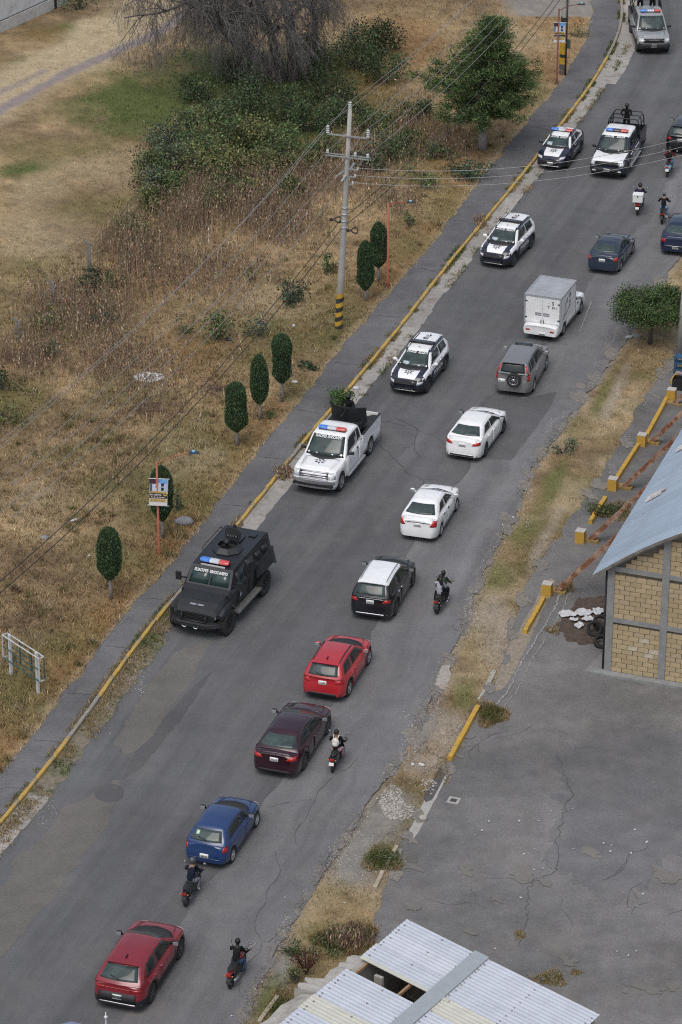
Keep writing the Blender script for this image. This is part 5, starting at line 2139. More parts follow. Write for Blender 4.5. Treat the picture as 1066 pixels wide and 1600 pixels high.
    MB().box((2.3, 0, .62), (.8, 1.3, .3)).build('underbody', UNDER, root)
    MB().box((-.2, 0, .62), (4.4, 1.3, .3)).build('underbody', UNDER, root)
    # turret: octagonal ring and open walls, raised hatch behind
    tw = MB()
    n = 8
    for k in range(n):
        a0, a1 = 2 * math.pi * (k + .5) / n, 2 * math.pi * (k + 1.5) / n
        ri, ro = .47, .64
        p = [(math.cos(a0) * ro, math.sin(a0) * ro, 0), (math.cos(a1) * ro, math.sin(a1) * ro, 0), (math.cos(a1) * ri, math.sin(a1) * ri, .19), (math.cos(a0) * ri, math.sin(a0) * ri, .19),
             (math.cos(a0) * (ri - .05), math.sin(a0) * (ri - .05), .19), (math.cos(a1) * (ri - .05), math.sin(a1) * (ri - .05), .19), (math.cos(a1) * (ri - .02), math.sin(a1) * (ri - .02), 0), (math.cos(a0) * (ri - .02), math.sin(a0) * (ri - .02), 0)]
        tw.add(p, [(0, 1, 2, 3), (3, 2, 5, 4), (4, 5, 6, 7)])
    t = tw.build('turret', m, root, (-.78, 0, 2.38))
    MB().lathe([(.44, 0), (.02, -.0)], 16).build('turret_floor', UNDER, t, (0, 0, .015))
    hp = [(-.26, 0), (-.34, .15), (-.34, .42), (-.2, .54), (.2, .54), (.34, .42), (.34, .15), (.26, 0)]
    M = Matrix.Translation((-.46, 0, .14)) @ Matrix.Rotation(R(90), 4, 'Z') @ Matrix.Rotation(R(78), 4, 'X')
    MB().prism(hp, -.025, .025, M=M).build('hatch_plate', m, t)
    for k in range(4):
        MB().box((-.44 + .0, -.18 + .12 * k, .36), (.03, .06, .06)).build('hatch_bolt', mat('bolt_grey', (.25, .26, .28), rough=.4, metal=.5), t)
    for x, y in ((-1.7, 0), (-2.2, -.5), (-2.2, .5)):
        MB().box((x, y, 2.415), (.6 if y == 0 else .3, .5 if y == 0 else .3, .03)).build('roof_plate', m, root)
    MB().box((-2.62, -.5, 2.44), (.12, .1, .12)).build('rear_lamp', MATTEB, root)
    SEATS['turret'] = (root, (-.78, 0, 1.32))
    add_wheels(root, wb, W + .16, r, 'off', .36)


armoured()

# ================================================================ PEOPLE, MOTORCYCLES
SKIN = mat('skin', (.26, .15, .10), rough=.6, var=.08)
HAIR = mat('hair_black', (.010, .009, .009), rough=.55, var=.2)


def cloth(name, c):
    return mat('cloth_' + name, c, rough=.9, var=.22, vscale=9, spec=.2, bump=.3, bscale=18)


def grow(points, edges, radii):
    """one continuous body from joints: skin + subdivision, evaluated to vertices and faces"""
    me = bpy.data.meshes.new('figure')
    me.from_pydata(points, edges, [])
    o = bpy.data.objects.new('figure', me)
    COL.objects.link(o)
    sk = o.modifiers.new('skin', 'SKIN')
    sk.use_smooth_shade = True
    for i, v in enumerate(me.skin_vertices[0].data):
        v.radius = (radii[i], radii[i])
        v.use_root = (i == 0)
    sb = o.modifiers.new('sub', 'SUBSURF')
    sb.levels = 1
    sb.render_levels = 1
    dg = bpy.context.evaluated_depsgraph_get()
    ev = o.evaluated_get(dg)
    m2 = bpy.data.meshes.new_from_object(ev)
    V = [tuple(v.co) for v in m2.vertices]
    F = [tuple(p.vertices) for p in m2.polygons]
    bpy.data.objects.remove(o, do_unlink=True)
    bpy.data.meshes.remove(m2)
    return V, F


def seg_dist(p, a, b):
    d = b - a
    t = max(0, min(1, (p - a).dot(d) / max(1e-9, d.dot(d))))
    return (p - a - d * t).length


POSES = {
    'ride': dict(pel=(0, 0, .86), ch=(.12, 0, 1.15), nk=(.22, 0, 1.38), hd=(.28, 0, 1.53), sh=(.18, .20, 1.32), el=(.36, .29, 1.10), ha=(.60, .33, 1.06), hip=(.02, .10, .82), kn=(.40, .21, .76), an=(.20, .20, .38), to=(.38, .22, .33)),
    'scoot': dict(pel=(0, 0, .86), ch=(.06, 0, 1.16), nk=(.10, 0, 1.41), hd=(.13, 0, 1.57), sh=(.08, .20, 1.35), el=(.26, .30, 1.12), ha=(.52, .30, 1.06), hip=(.02, .10, .82), kn=(.40, .19, .78), an=(.42, .17, .40), to=(.60, .19, .37)),
    'pillion': dict(pel=(0, 0, .90), ch=(.05, 0, 1.20), nk=(.10, 0, 1.44), hd=(.14, -.02, 1.60), sh=(.07, .18, 1.38), el=(.20, .24, 1.12), ha=(.36, .12, 1.04), hip=(.02, .10, .86), kn=(.36, .24, .80), an=(.16, .26, .44), to=(.32, .30, .39)),
    'stand': dict(pel=(0, 0, .95), ch=(.0, 0, 1.25), nk=(.0, 0, 1.50), hd=(.03, 0, 1.66), sh=(.0, .21, 1.43), el=(.05, .30, 1.14), ha=(.22, .24, .98), hip=(0, .10, .92), kn=(.04, .13, .50), an=(0, .14, .09), to=(.16, .17, .04)),
    'gun': dict(pel=(0, 0, .95), ch=(.02, 0, 1.25), nk=(.05, 0, 1.49), hd=(.09, 0, 1.64), sh=(.04, .21, 1.42), el=(.20, .30, 1.22), ha=(.46, .16, 1.24), hip=(0, .10, .92), kn=(.06, .13, .50), an=(-.02, .14, .09), to=(.14, .17, .04)),
}


def person(label, pose, top, trouser, shoe, parent_obj=None, at=(0, 0, 0), rz=0.0, face=None, hands=None, head='hair', headm=None, slim=1.0, group=None, sleeve=True, legs=True, hair_long=False):
    P = {k: Vector(v) for k, v in POSES[pose].items()}
    pts, edg, rad, bone = [], [], [], []

    def add(p, r, par=None):
        pts.append(tuple(p))
        rad.append(r)
        if par is not None:
            edg.append((par, len(pts) - 1))
        return len(pts) - 1

    s = slim
    pel = add(P['pel'], .145 * s)
    mid = add((P['pel'] + P['ch']) / 2, .135 * s, pel)
    ch = add(P['ch'] + Vector((0, 0, .04)), .155 * s, mid)
    up = add(P['nk'] - Vector((0, 0, .07)), .10 * s, ch)
    nk = add(P['nk'], .058, up)
    h0 = add(P['hd'] - Vector((0, 0, .05)), .080, nk)
    h1 = add(P['hd'] + Vector((.01, 0, .05)), .092, h0)
    h2 = add(P['hd'] + Vector((0, 0, .11)), .06, h1)
    segs = [('top', P['pel'], P['ch']), ('top', P['ch'], P['nk'] - Vector((0, 0, .05))), ('head', P['nk'] + Vector((0, 0, .03)), P['hd'] + Vector((0, 0, .12)))]
    for sg in (1, -1):
        f = lambda v: Vector((v.x, v.y * sg, v.z))
        sh_, el, ha = f(P['sh']), f(P['el']), f(P['ha'])
        a = add(sh_, .075 * s, up)
        b = add((sh_ + el) / 2, .062 * s, a)
        c = add(el, .050 * s, b)
        d = add(el.lerp(ha, .55), .044 * s, c)
        e = add(el.lerp(ha, .92), .032, d)
        g = add(ha + (ha - el).normalized() * .05, .036, e)
        segs += [('top', sh_, el), ('top' if sleeve else 'skin', el, el.lerp(ha, .9)), ('hand', el.lerp(ha, .95), ha + (ha - el).normalized() * .08)]
        if legs:
            hip, kn, an, to = f(P['hip']), f(P['kn']), f(P['an']), f(P['to'])
            a = add(hip, .105 * s, pel)
            b = add(hip.lerp(kn, .5), .088 * s, a)
            c = add(kn, .068 * s, b)
            d = add(kn.lerp(an, .45), .060 * s, c)
            e = add(an, .044, d)
            g = add(an.lerp(to, .55) - Vector((0, 0, .005)), .046, e)
            h = add(to, .036, g)
            segs += [('leg', hip, kn), ('leg', kn, kn.lerp(an, .92)), ('shoe', an - Vector((0, 0, .03)), to)]
    V, F = grow(pts, edg, rad)
    mats = {'top': 0, 'leg': 1, 'shoe': 2, 'skin': 3, 'hand': 4, 'head': 5}
    mb = MB()
    mi = []
    for f in F:
        c = sum((Vector(V[i]) for i in f), Vector()) / len(f)
        best = min(segs, key=lambda g: seg_dist(c, g[1], g[2]))
        k = mats[best[0]]
        if best[0] == 'top' and legs and c.z < P['pel'].z - .04:
            k = 1
        mi.append(k)
    mb.v = list(V)
    mb.f = list(F)
    mb.mi = mi
    mb.sm = [True] * len(F)
    # fingers and thumb curled forward and down, nose and ears
    for sg in (1, -1):
        el = Vector((P['el'].x, P['el'].y * sg, P['el'].z))
        ha = Vector((P['ha'].x, P['ha'].y * sg, P['ha'].z))
        d = (ha - el).normalized()
        side = Vector((0, 0, 1)).cross(d).normalized()
        dn = d.cross(side).normalized() * -1
        if dn.z > 0:
            dn = -dn
        base = ha + d * .06
        for k, L in enumerate((.075, .085, .08, .062)):
            o = base + side * (-.03 + .02 * k)
            mb.tube([o, o + d * L * .45 + dn * .006, o + d * L * .62 + dn * L * .4, o + d * L * .25 + dn * L * .75], [.010, .0095, .009, .0075], 5, mi=4)
        o = ha + d * .01 - side * sg * .035
        mb.tube([o, o - side * sg * .02 + d * .03 + dn * .01, o - side * sg * .012 + d * .055 + dn * .03], [.012, .011, .009], 5, mi=4)
    hx = P['hd']
    mb.ell((hx.x + .098, hx.y, hx.z + .0), (.022, .014, .022), 6, 5, mi=5)
    for sg in (1, -1):
        mb.ell((hx.x, hx.y + sg * .088, hx.z + .01), (.022, .012, .032), 6, 5, mi=5)
        mb.ell((hx.x + .083, hx.y + sg * .033, hx.z + .035), (.010, .012, .008), 5, 4, mi=6)
    mb.tube([(hx.x + .086, hx.y - .022, hx.z - .045), (hx.x + .09, hx.y + .022, hx.z - .045)], .006, 4, mi=6)
    if pose in ('ride', 'scoot', 'pillion'):
        at = (at[0] - .08, at[1], at[2] - .07)
    M = Matrix.Translation(at) @ Matrix.Rotation(rz, 4, 'Z')
    if parent_obj is not None:
        M = Matrix.LocRotScale(parent_obj.location, parent_obj.rotation_euler, parent_obj.scale) @ M
    o = mb.build('person', [top, trouser, shoe, SKIN, hands or SKIN, face or SKIN, HAIR])
    o.matrix_world = M
    tag(o, label, 'person', group)
    hc = P['hd'] + Vector((0, 0, .045))
    if head == 'hair':
        q = MB().ell((hc.x - .018, hc.y, hc.z + .012), (.112, .104, .118), 12, 8)
        q.v = [(x, y, z if z > hc.z - .07 + (x - hc.x) * .9 else hc.z - .07 + (x - hc.x) * .9) for x, y, z in q.v]
        if hair_long:
            q.tube([(hc.x - .07, hc.y, hc.z + .02), (hc.x - .13, hc.y - .03, hc.z - .10), (hc.x - .14, hc.y - .06, hc.z - .24), (hc.x - .15, hc.y - .07, hc.z - .36)], [.085, .09, .08, .03], 8)
        q.build('hair', headm or HAIR, o)
    elif head == 'helmet':
        q = MB().ell((hc.x, hc.y, hc.z), (.145, .130, .150), 14, 9)
        q.build('helmet', headm or BLACKP, o)
        MB().ell((hc.x + .05, hc.y, hc.z - .005), (.108, .112, .065), 12, 6).build('visor', GLASS, o)
    elif head == 'cap':
        q = MB().ell((hc.x, hc.y, hc.z + .01), (.116, .108, .110), 12, 8)
        q.v = [(x, y, max(z, hc.z + .0)) for x, y, z in q.v]
        q.prism([(hc.x + .05, -.08), (hc.x + .20, -.05), (hc.x + .20, .05), (hc.x + .05, .08)], hc.z, hc.z + .015)
        q.build('cap', headm or BLACKP, o)
        MB().ell((hc.x - .02, hc.y, hc.z - .01), (.104, .102, .09), 10, 7).build('hair', HAIR, o)
    elif head == 'tac':
        q = MB().ell((hc.x, hc.y, hc.z + .015), (.135, .125, .125), 12, 8)
        q.v = [(x, y, max(z, hc.z - .03)) for x, y, z in q.v]
        q.build('helmet', headm or MATTEB, o)
        MB().ell((hc.x + .07, hc.y, hc.z + .03), (.055, .09, .035), 10, 5).build('goggles', GLASS, o)
    return o


# ---------------------------------------------------------------- two-wheelers
def two_wheeler(name, label, kind, bodym, rear_px, heading, tailbox=False, group='motorcycles and scooters in the traffic', plate_on=True, mirrors=True, seatm=None, chrome=False):
    """origin on the ground under the rider; x forward"""
    a = G(*rear_px)
    rz = R(90 - heading)
    h = Vector((math.cos(rz), math.sin(rz), 0))
    rx = -.62
    root = empty(name, a - h * rx, rz)
    root.scale = (.92, .92, .92)
    tag(root, label, 'scooter' if kind == 'scooter' else 'motorcycle', group)
    r = .30 if kind != 'scooter' else .23
    fx = .70 if kind != 'scooter' else .66
    tw = .11 if kind != 'scooter' else .10
    if kind == 'fat':
        tw = .17
    key = ('moto', r, tw)
    if key not in _wheel_cache:
        t = MB()
        t.lathe([(r * .72, -tw * .32), (r * .86, -tw / 2), (r * .96, -tw * .35), (r, 0), (r * .96, tw * .35), (r * .86, tw / 2), (r * .72, tw * .32), (r * .70, 0)], 22, axis='Y', closed=True)
        b = MB()
        b.lathe([(r * .73, -tw * .25), (r * .66, -tw * .2), (r * .66, tw * .2), (r * .73, tw * .25)], 18, axis='Y', closed=True)
        for k in range(6):
            M = Matrix.Rotation(2 * math.pi * k / 6, 3, 'Y')
            b.box(M @ Vector((r * .38, 0, 0)), (r * .68, .03, .03), M=M)
        b.lathe([(.045, -.06), (.045, .06)], 8, axis='Y')
        _wheel_cache[key] = (t.mesh(TYRE, 'wheel'), b.mesh(DARKALLOY, 'rim'))
    tm, rm = _wheel_cache[key]
    for x in (rx, fx):
        o = link('wheel', tm, root, (x, 0, r))
        link('rim', rm, o)
    seatm = seatm or mat('seat_vinyl', (.02, .02, .02), rough=.55, var=.2)
    hbx, hbz = (.46, 1.00)
    if kind == 'scooter':
        # floorboard, leg shield, rear body
        MB().box((.22, 0, .30), (.55, .30, .08)).build('floorboard', BLACKP, root)
        loft([[(.46, -.20, .30), (.46, .20, .30), (.50, .20, .30), (.50, -.20, .30)], [(.44, -.22, .62), (.44, .22, .62), (.54, .17, .62), (.54, -.17, .62)],
              [(.40, -.12, .96), (.40, .12, .96), (.48, .10, .96), (.48, -.10, .96)]]).build('leg_shield', bodym, root)
        b = loft([sec6(-.05, .10, .14, .10, .30, .50, .64), sec6(-.30, .14, .19, .14, .34, .56, .70), sec6(-.62, .13, .18, .13, .42, .60, .72), sec6(-.86, .05, .09, .06, .55, .64, .70)])
        b.build('tail_body', bodym, root)
        s_ = MB().ell((-.26, 0, .745), (.44, .15, .065), 12, 6)
        s_.build('seat', seatm, root)
        MB().box((-.35, 0, .30), (.5, .2, .18)).build('engine', BLACKP, root)
        f = MB().ell((fx, 0, .32), (.26, .09, .20), 12, 8)
        f.v = [(x, y, max(z, .27)) for x, y, z in f.v]
        f.build('front_fender', bodym, root)
        hbx, hbz = .42, 1.02
    else:
        MB().tube([(.40, 0, .86), (.10, 0, .70), (-.35, 0, .66), (-.62, 0, .62)], .04, 6).build('frame', BLACKP, root)
        MB().box((.10, 0, .42), (.36, .26, .30), taper=.8).build('engine', mat('engine_grey', (.10, .10, .10), rough=.5, metal=.4, var=.3, vscale=10), root)
        t = MB().ell((.24, 0, .80), (.27, .15, .13), 12, 8)
        t.build('fuel_tank', bodym, root)
        s_ = loft([sec6(.06, .09, .12, .10, .70, .75, .79), sec6(-.25, .12, .15, .12, .70, .76, .80), sec6(-.62, .10, .13, .10, .74, .80, .84), sec6(-.80, .05, .07, .05, .78, .81, .84)])
        s_.build('seat', seatm, root)
        loft([sec6(-.35, .08, .12, .09, .58, .66, .73), sec6(-.78, .07, .10, .07, .66, .71, .77), sec6(-.95, .03, .05, .03, .70, .72, .75)]).build('tail_fairing', bodym, root)
        for s in (1, -1):
            MB().beam((-.12, s * .07, .38), (rx, s * .08, r), .04, .05).build('swing_arm', BLACKP, root)
            MB().tube([(rx + .08, s * .11, .38), (rx + .16, s * .10, .66)], .028, 6).build('shock', DARKALLOY, root)
        ff = MB()
        for k in range(9):
            a_ = R(30 + 120 * k / 8)
            ff.box((fx + math.cos(a_) * (r + .03), 0, r + math.sin(a_) * (r + .03)), (.03, tw + .03, .09), M=Matrix.Rotation(-a_, 3, 'Y'))
        ff.build('front_fender', bodym, root)
        MB().tube([(-.05, -.16, .30), (-.4, -.17, .32), (-.75, -.18, .42)], [.03, .045, .05], 8).build('exhaust', STEEL if chrome else DARKALLOY, root)
        rf = MB()
        for k in range(6):
            a_ = R(70 + 90 * k / 5)
            rf.box((rx + math.cos(a_) * (r + .05), 0, r + math.sin(a_) * (r + .05)), (.02, tw + .04, .13), M=Matrix.Rotation(-a_, 3, 'Y'))
        rf.build('rear_fender', BLACKP, root)
    for s in (1, -1):
        MB().tube([(fx, s * .08, r), (hbx, s * .08, hbz - .06)], .024, 6).build('fork', STEEL if chrome else DARKALLOY, root)
        MB().beam((.02, s * .1, .31), (.05, s * .26, .31), .05, .03).build('foot_peg', BLACKP, root)
    hb = MB().tube([(hbx - .10, -.36, hbz + .04), (hbx - .03, -.20, hbz + .05), (hbx, 0, hbz), (hbx - .03, .20, hbz + .05), (hbx - .10, .36, hbz + .04)], .015, 6).build('handlebar', BLACKP, root)
    for s in (1, -1):
        MB().tube([(hbx - .10, s * .37, hbz + .04), (hbx - .06, s * .26, hbz + .05)], .022, 6).build('grip', BLACKP, hb)
        if mirrors:
            m_ = MB()
            m_.tube([(hbx - .05, s * .24, hbz + .05), (hbx + .0, s * .36, hbz + .24)], .008, 5)
            m_.ell((hbx - .01, s * .39, hbz + .27), (.022, .075, .05), 8, 6)
            m_ = m_.build('mirror', BLACKP, root)
            MB().ell((hbx - .03, s * .39, hbz + .27), (.008, .06, .038), 8, 5).build('mirror_glass', mat('mirror_silver', (.6, .63, .66), rough=.12, metal=.7), m_)
    hl = MB().ell((hbx + .12, 0, hbz - .10), (.09, .10, .10), 10, 7).build('headlight', bodym if kind == 'scooter' else BLACKP, root)
    MB().ell((hbx + .17, 0, hbz - .10), (.05, .08, .08), 10, 6).build('lamp_glass', LAMPW, hl)
    tx = -.88 if kind == 'scooter' else -.93
    MB().box((tx, 0, .70), (.06, .16, .08)).build('taillight', REDL, root)
    for s in (1, -1):
        MB().ell((tx + .04, s * .15, .66), (.03, .04, .025), 6, 4).build('indicator', mat('indicator_amber', (.5, .2, .03), rough=.3), root)
    if plate_on:
        p = MB().box((tx - .03, 0, .52), (.02, .20, .13), M=Matrix.Rotation(R(18), 3, 'Y')).build('licence_plate', PLATE, root)
    if tailbox:
        b = MB().box((-.72, 0, 1.08), (.46, .56, .42)).build('delivery_box', mat('delivery_white', (.72, .73, .72), rough=.45, var=.06), root)
        MB().box((-.72, 0, 1.305), (.49, .59, .05)).build('box_lid', MATS['delivery_white'], b)
        MB().box((-.96, 0, 1.22), (.03, .06, .07)).build('latch', BLACKP, b)
        MB().box((-.72, 0, .855), (.40, .3, .03)).build('rack', BLACKP, b)
    return root


def riders():
    BLK, DEN, NAV = cloth('black', (.012, .012, .013)), cloth('denim', (.035, .065, .125)), cloth('navy', (.010, .013, .028))
    GRY, WSH = cloth('grey', (.16, .17, .19)), cloth('white_shoe', (.62, .62, .62))
    DSH = cloth('dark_shoe', (.02, .02, .02))
    RG = 'motorcycle and scooter riders'
    B = two_wheeler('motorcycle', 'red motorcycle nearest the bottom edge beside the dark red crossover', 'moto', paint('bike_red', (.28, .012, .02)), (360.6, 1544), 17, plate_on=False, chrome=True)
    person('rider in black jacket and blue jeans on the red motorcycle', 'ride', BLK, DEN, DSH, B, (0, 0, -.03), group=RG, face=HAIR)
    B = two_wheeler('motorcycle', 'black motorcycle following the blue hatchback', 'moto', BLACKC, (291, 1416), 16, plate_on=False)
    person('rider in navy hoodie, grey trousers, white shoes and dark helmet', 'ride', NAV, GRY, WSH, B, (-.02, 0, 0), head='helmet', headm=mat('helmet_grey', (.05, .055, .065), rough=.35, coat=.4), slim=1.12, group=RG)
    B = two_wheeler('scooter', 'black scooter beside the maroon sedan', 'scooter', BLACKC, (520, 1207), 14)
    person('rider in black top and pink trousers on the black scooter', 'scoot', BLK, cloth('pink', (.42, .24, .30)), DSH, B, (-.08, 0, -.02), group=RG, slim=.92)
    # white rucksack
    bp = MB().ell((0, 0, 0), (.115, .155, .215), 12, 9)
    bp.v = [(x, y, z if z > -.19 else -.19) for x, y, z in bp.v]
    o = bp.build('backpack', cloth('cream', (.62, .59, .56)))
    o.matrix_world = Matrix.LocRotScale(B.location, B.rotation_euler, B.scale) @ Matrix.Translation((-.22, 0, 1.14))
    tag(o, 'small white backpack on the back of the scooter rider in pink trousers', 'backpack')
    MB().ell((-.09, 0, -.06), (.05, .11, .10), 8, 6).build('pocket', MATS['cloth_cream'], o)
    for s in (1, -1):
        MB().tube([(.03, s * .09, .19), (.13, s * .12, .27), (.26, s * .13, .18), (.27, s * .13, .0), (.14, s * .15, -.14)], .02, 5).build('strap', MATS['cloth_cream'], o)
    B = two_wheeler('motorcycle', 'dark motorcycle carrying two people beside the black suv', 'fat', paint('bike_green', (.02, .03, .022)), (683, 958.6), 17, plate_on=False)
    person('motorcycle driver in dark green shirt with black hair, passenger behind', 'ride', cloth('green', (.035, .055, .038)), NAV, WSH, B, (.14, 0, .02), group=RG, sleeve=False, face=HAIR)
    person('motorcycle passenger in pale lilac top with long black hair', 'pillion', cloth('lilac', (.36, .35, .42)), BLK, WSH, B, (-.26, .0, .02), hair_long=True, group=RG, slim=.9)
    B = two_wheeler('motorcycle', 'delivery motorcycle with large white box on its rack', 'moto', paint('bike_red', (.28, .012, .02)), (996, 336), 12, tailbox=True)
    person('delivery rider in navy shirt and black helmet', 'ride', cloth('slate', (.03, .03, .06)), DEN, DSH, B, (.0, 0, .02), head='helmet', group=RG)
    B = two_wheeler('motorcycle', 'black motorcycle on the right beside the delivery motorcycle', 'moto', BLACKC, (1034, 350), 11, plate_on=False)
    person('rider in black shirt, pale jeans and cap beside the delivery rider', 'ride', BLK, cloth('pale_denim', (.17, .25, .38)), DSH, B, (-.04, 0, .0), head='cap', headm=mat('cap_grey', (.10, .10, .10), rough=.8), group=RG)
    B = two_wheeler('scooter', 'pale blue scooter near the right edge by the black car', 'scooter', paint('sky_blue', (.22, .42, .55)), (1042.5, 277), 13)
    person('rider in red top and pale jeans on the pale blue scooter', 'scoot', cloth('red', (.22, .04, .045)), cloth('pale_denim', (.17, .25, .38)), WSH, B, (.04, 0, -.02), group=RG)
    o = MB().ell((0, 0, 0), (.15, .20, .26), 12, 9).build('backpack', cloth('black', (.012, .012, .013)))
    o.matrix_world = Matrix.LocRotScale(B.location, B.rotation_euler, B.scale) @ Matrix.Translation((-.17, 0, 1.15))
    tag(o, 'black rucksack on the back of the rider in red', 'backpack')
    for s in (1, -1):
        MB().tube([(.06, s * .1, .22), (.16, s * .12, .28), (.30, s * .13, .15), (.22, s * .15, -.12)], .02, 5).build('strap', MATS['cloth_black'], o)
    # police in the vehicles
    UNI = cloth('uniform', (.010, .010, .013))
    r, p = SEATS['cage_officer']
    person('officer in black standing in the caged bed of the navy pickup', 'gun', UNI, UNI, UNI, r, p, 0, face=UNI, hands=UNI, head='tac', slim=1.05)
    r, p = SEATS['grey_a']
    person('officer in black in the grey pickup bed, left of two', 'gun', UNI, UNI, UNI, r, p, 0, face=UNI, hands=UNI, head='tac')
    r, p = SEATS['grey_b']
    person('officer in black in the grey pickup bed, right of two', 'gun', UNI, UNI, UNI, r, p, 0, face=UNI, hands=UNI, head='tac')
    r, p = SEATS['gunner']
    person('gunner in black helmet behind the shield of the white pickup', 'gun', UNI, UNI, UNI, r, p, 0, face=UNI, hands=UNI, head='tac', slim=1.1)
    r, p = SEATS['turret']
    person('officer in black standing in the turret of the armoured truck', 'gun', UNI, UNI, UNI, r, (p[0], p[1], p[2] - .30), 0, face=UNI, hands=SKIN, head='tac', legs=True)
    # kit bag in the caged bed
    r, p = SEATS['cage_gear']
    o = loft([sec6(-.22, .10, .14, .10, 0, .14, .26), sec6(0, .14, .18, .13, 0, .17, .34), sec6(.22, .10, .14, .09, 0, .14, .25)]).build('kit_bag', cloth('black', (.012, .012, .013)))
    o.matrix_world = Matrix.LocRotScale(r.location, r.rotation_euler, (1, 1, 1)) @ Matrix.Translation((p[0], p[1], p[2] + .02))
    tag(o, 'black kit bag in the caged bed beside the standing officer', 'bag')


riders()

# ================================================================ POLES, WIRES, BUILDINGS
def h_at(px, py, ty):
    """height of a point above ground (px,py) that shows at row ty"""
    p = G(px, py)
    lo, hi = 0.0, 40.0
    for _ in range(50):
        m = (lo + hi) / 2
        if pix(p.x, p.y, m)[1] > ty:
            lo = m
        else:
            hi = m
    return (lo + hi) / 2


CONC = mat('pole_concrete', (.36, .35, .33), rough=.85, var=.14, vscale=3, bump=.2)
GALV = mat('galvanised', (.40, .42, .43), rough=.5, metal=.5, var=.15)
PORC = mat('porcelain', (.55, .57, .58), rough=.3, var=.06)
YEL = mat('band_yellow', (.50, .30, .03), rough=.7, var=.18, vscale=5)
BLK2 = mat('band_black', (.03, .03, .035), rough=.7, var=.2)
WIRE = mat('wire_alu', (.34, .34, .34), rough=.5, metal=.5, var=.05)
CABLE = mat('cable_black', (.03, .03, .03), rough=.7, var=.05)
ORANGE = mat('post_orange', (.36, .105, .06), rough=.6, var=.16, vscale=5)
ROADDIR = Vector((math.sin(R(18.5)), math.cos(R(18.5)), 0))
ACROSS = Vector((math.cos(R(18.5)), -math.sin(R(18.5)), 0))


def utility_pole(label, base, H, lean, bands=True, arms=True, stripes_h=1.9, r0=.19, r1=.10, stripe_from=0):
    root = empty('utility_pole', base, 0)
    tag(root, label, 'pole', 'concrete utility poles')
    top = Vector((lean[0], lean[1], H))
    at = lambda t: top * t
    MB().tube([at(0) - Vector((0, 0, .2)), at(.25), at(.5), at(.75), at(1)], [r0, r0 * .88, (r0 + r1) / 2, r1 * 1.15, r1], 14).build('shaft', CONC, root)
    if bands:
        n = 8
        for k in range(n):
            z0, z1 = stripe_from + stripes_h * k / n, stripe_from + stripes_h * (k + 1) / n
            rr = r0 * (1 - .12 * z0 / (H * .25)) + .006
            m = YEL if k % 2 else BLK2
            # slanted paint bands
            V, F = [], []
            for z in (z0, z1):
                for a in range(14):
                    t = 2 * math.pi * a / 14
                    zz = z + .07 * math.cos(t)
                    c = at(zz / H)
                    V.append((c.x + rr * math.cos(t), c.y + rr * math.sin(t), zz))
            for a in range(14):
                F.append((a, (a + 1) % 14, 14 + (a + 1) % 14, 14 + a))
            MB().add(V, F, 0, True).build('paint_band', m, root)
    return root, at


def insulator(parent, p, s=1.0, h=.38):
    mb = MB()
    prof = []
    for k in range(4):
        z = h * k / 4
        prof += [(.035 * s, z), (.085 * s, z + .02), (.085 * s, z + .05), (.035 * s, z + .075)]
    prof.append((.001, h))
    mb.lathe(prof, 10, c=p)
    return mb.build('insulator', PORC, parent)


def wire(name_label, pts, r, m, sag, n=24, group='overhead wires'):
    a, b = Vector(pts[0]), Vector(pts[1])
    P = []
    for k in range(n + 1):
        t = k / n
        p = a.lerp(b, t)
        p.z -= sag * 4 * t * (1 - t)
        P.append(p)
    o = MB().tube(P, r, 5, caps=False).build('overhead_wire', m)
    tag(o, name_label, 'wire', group)
    return o


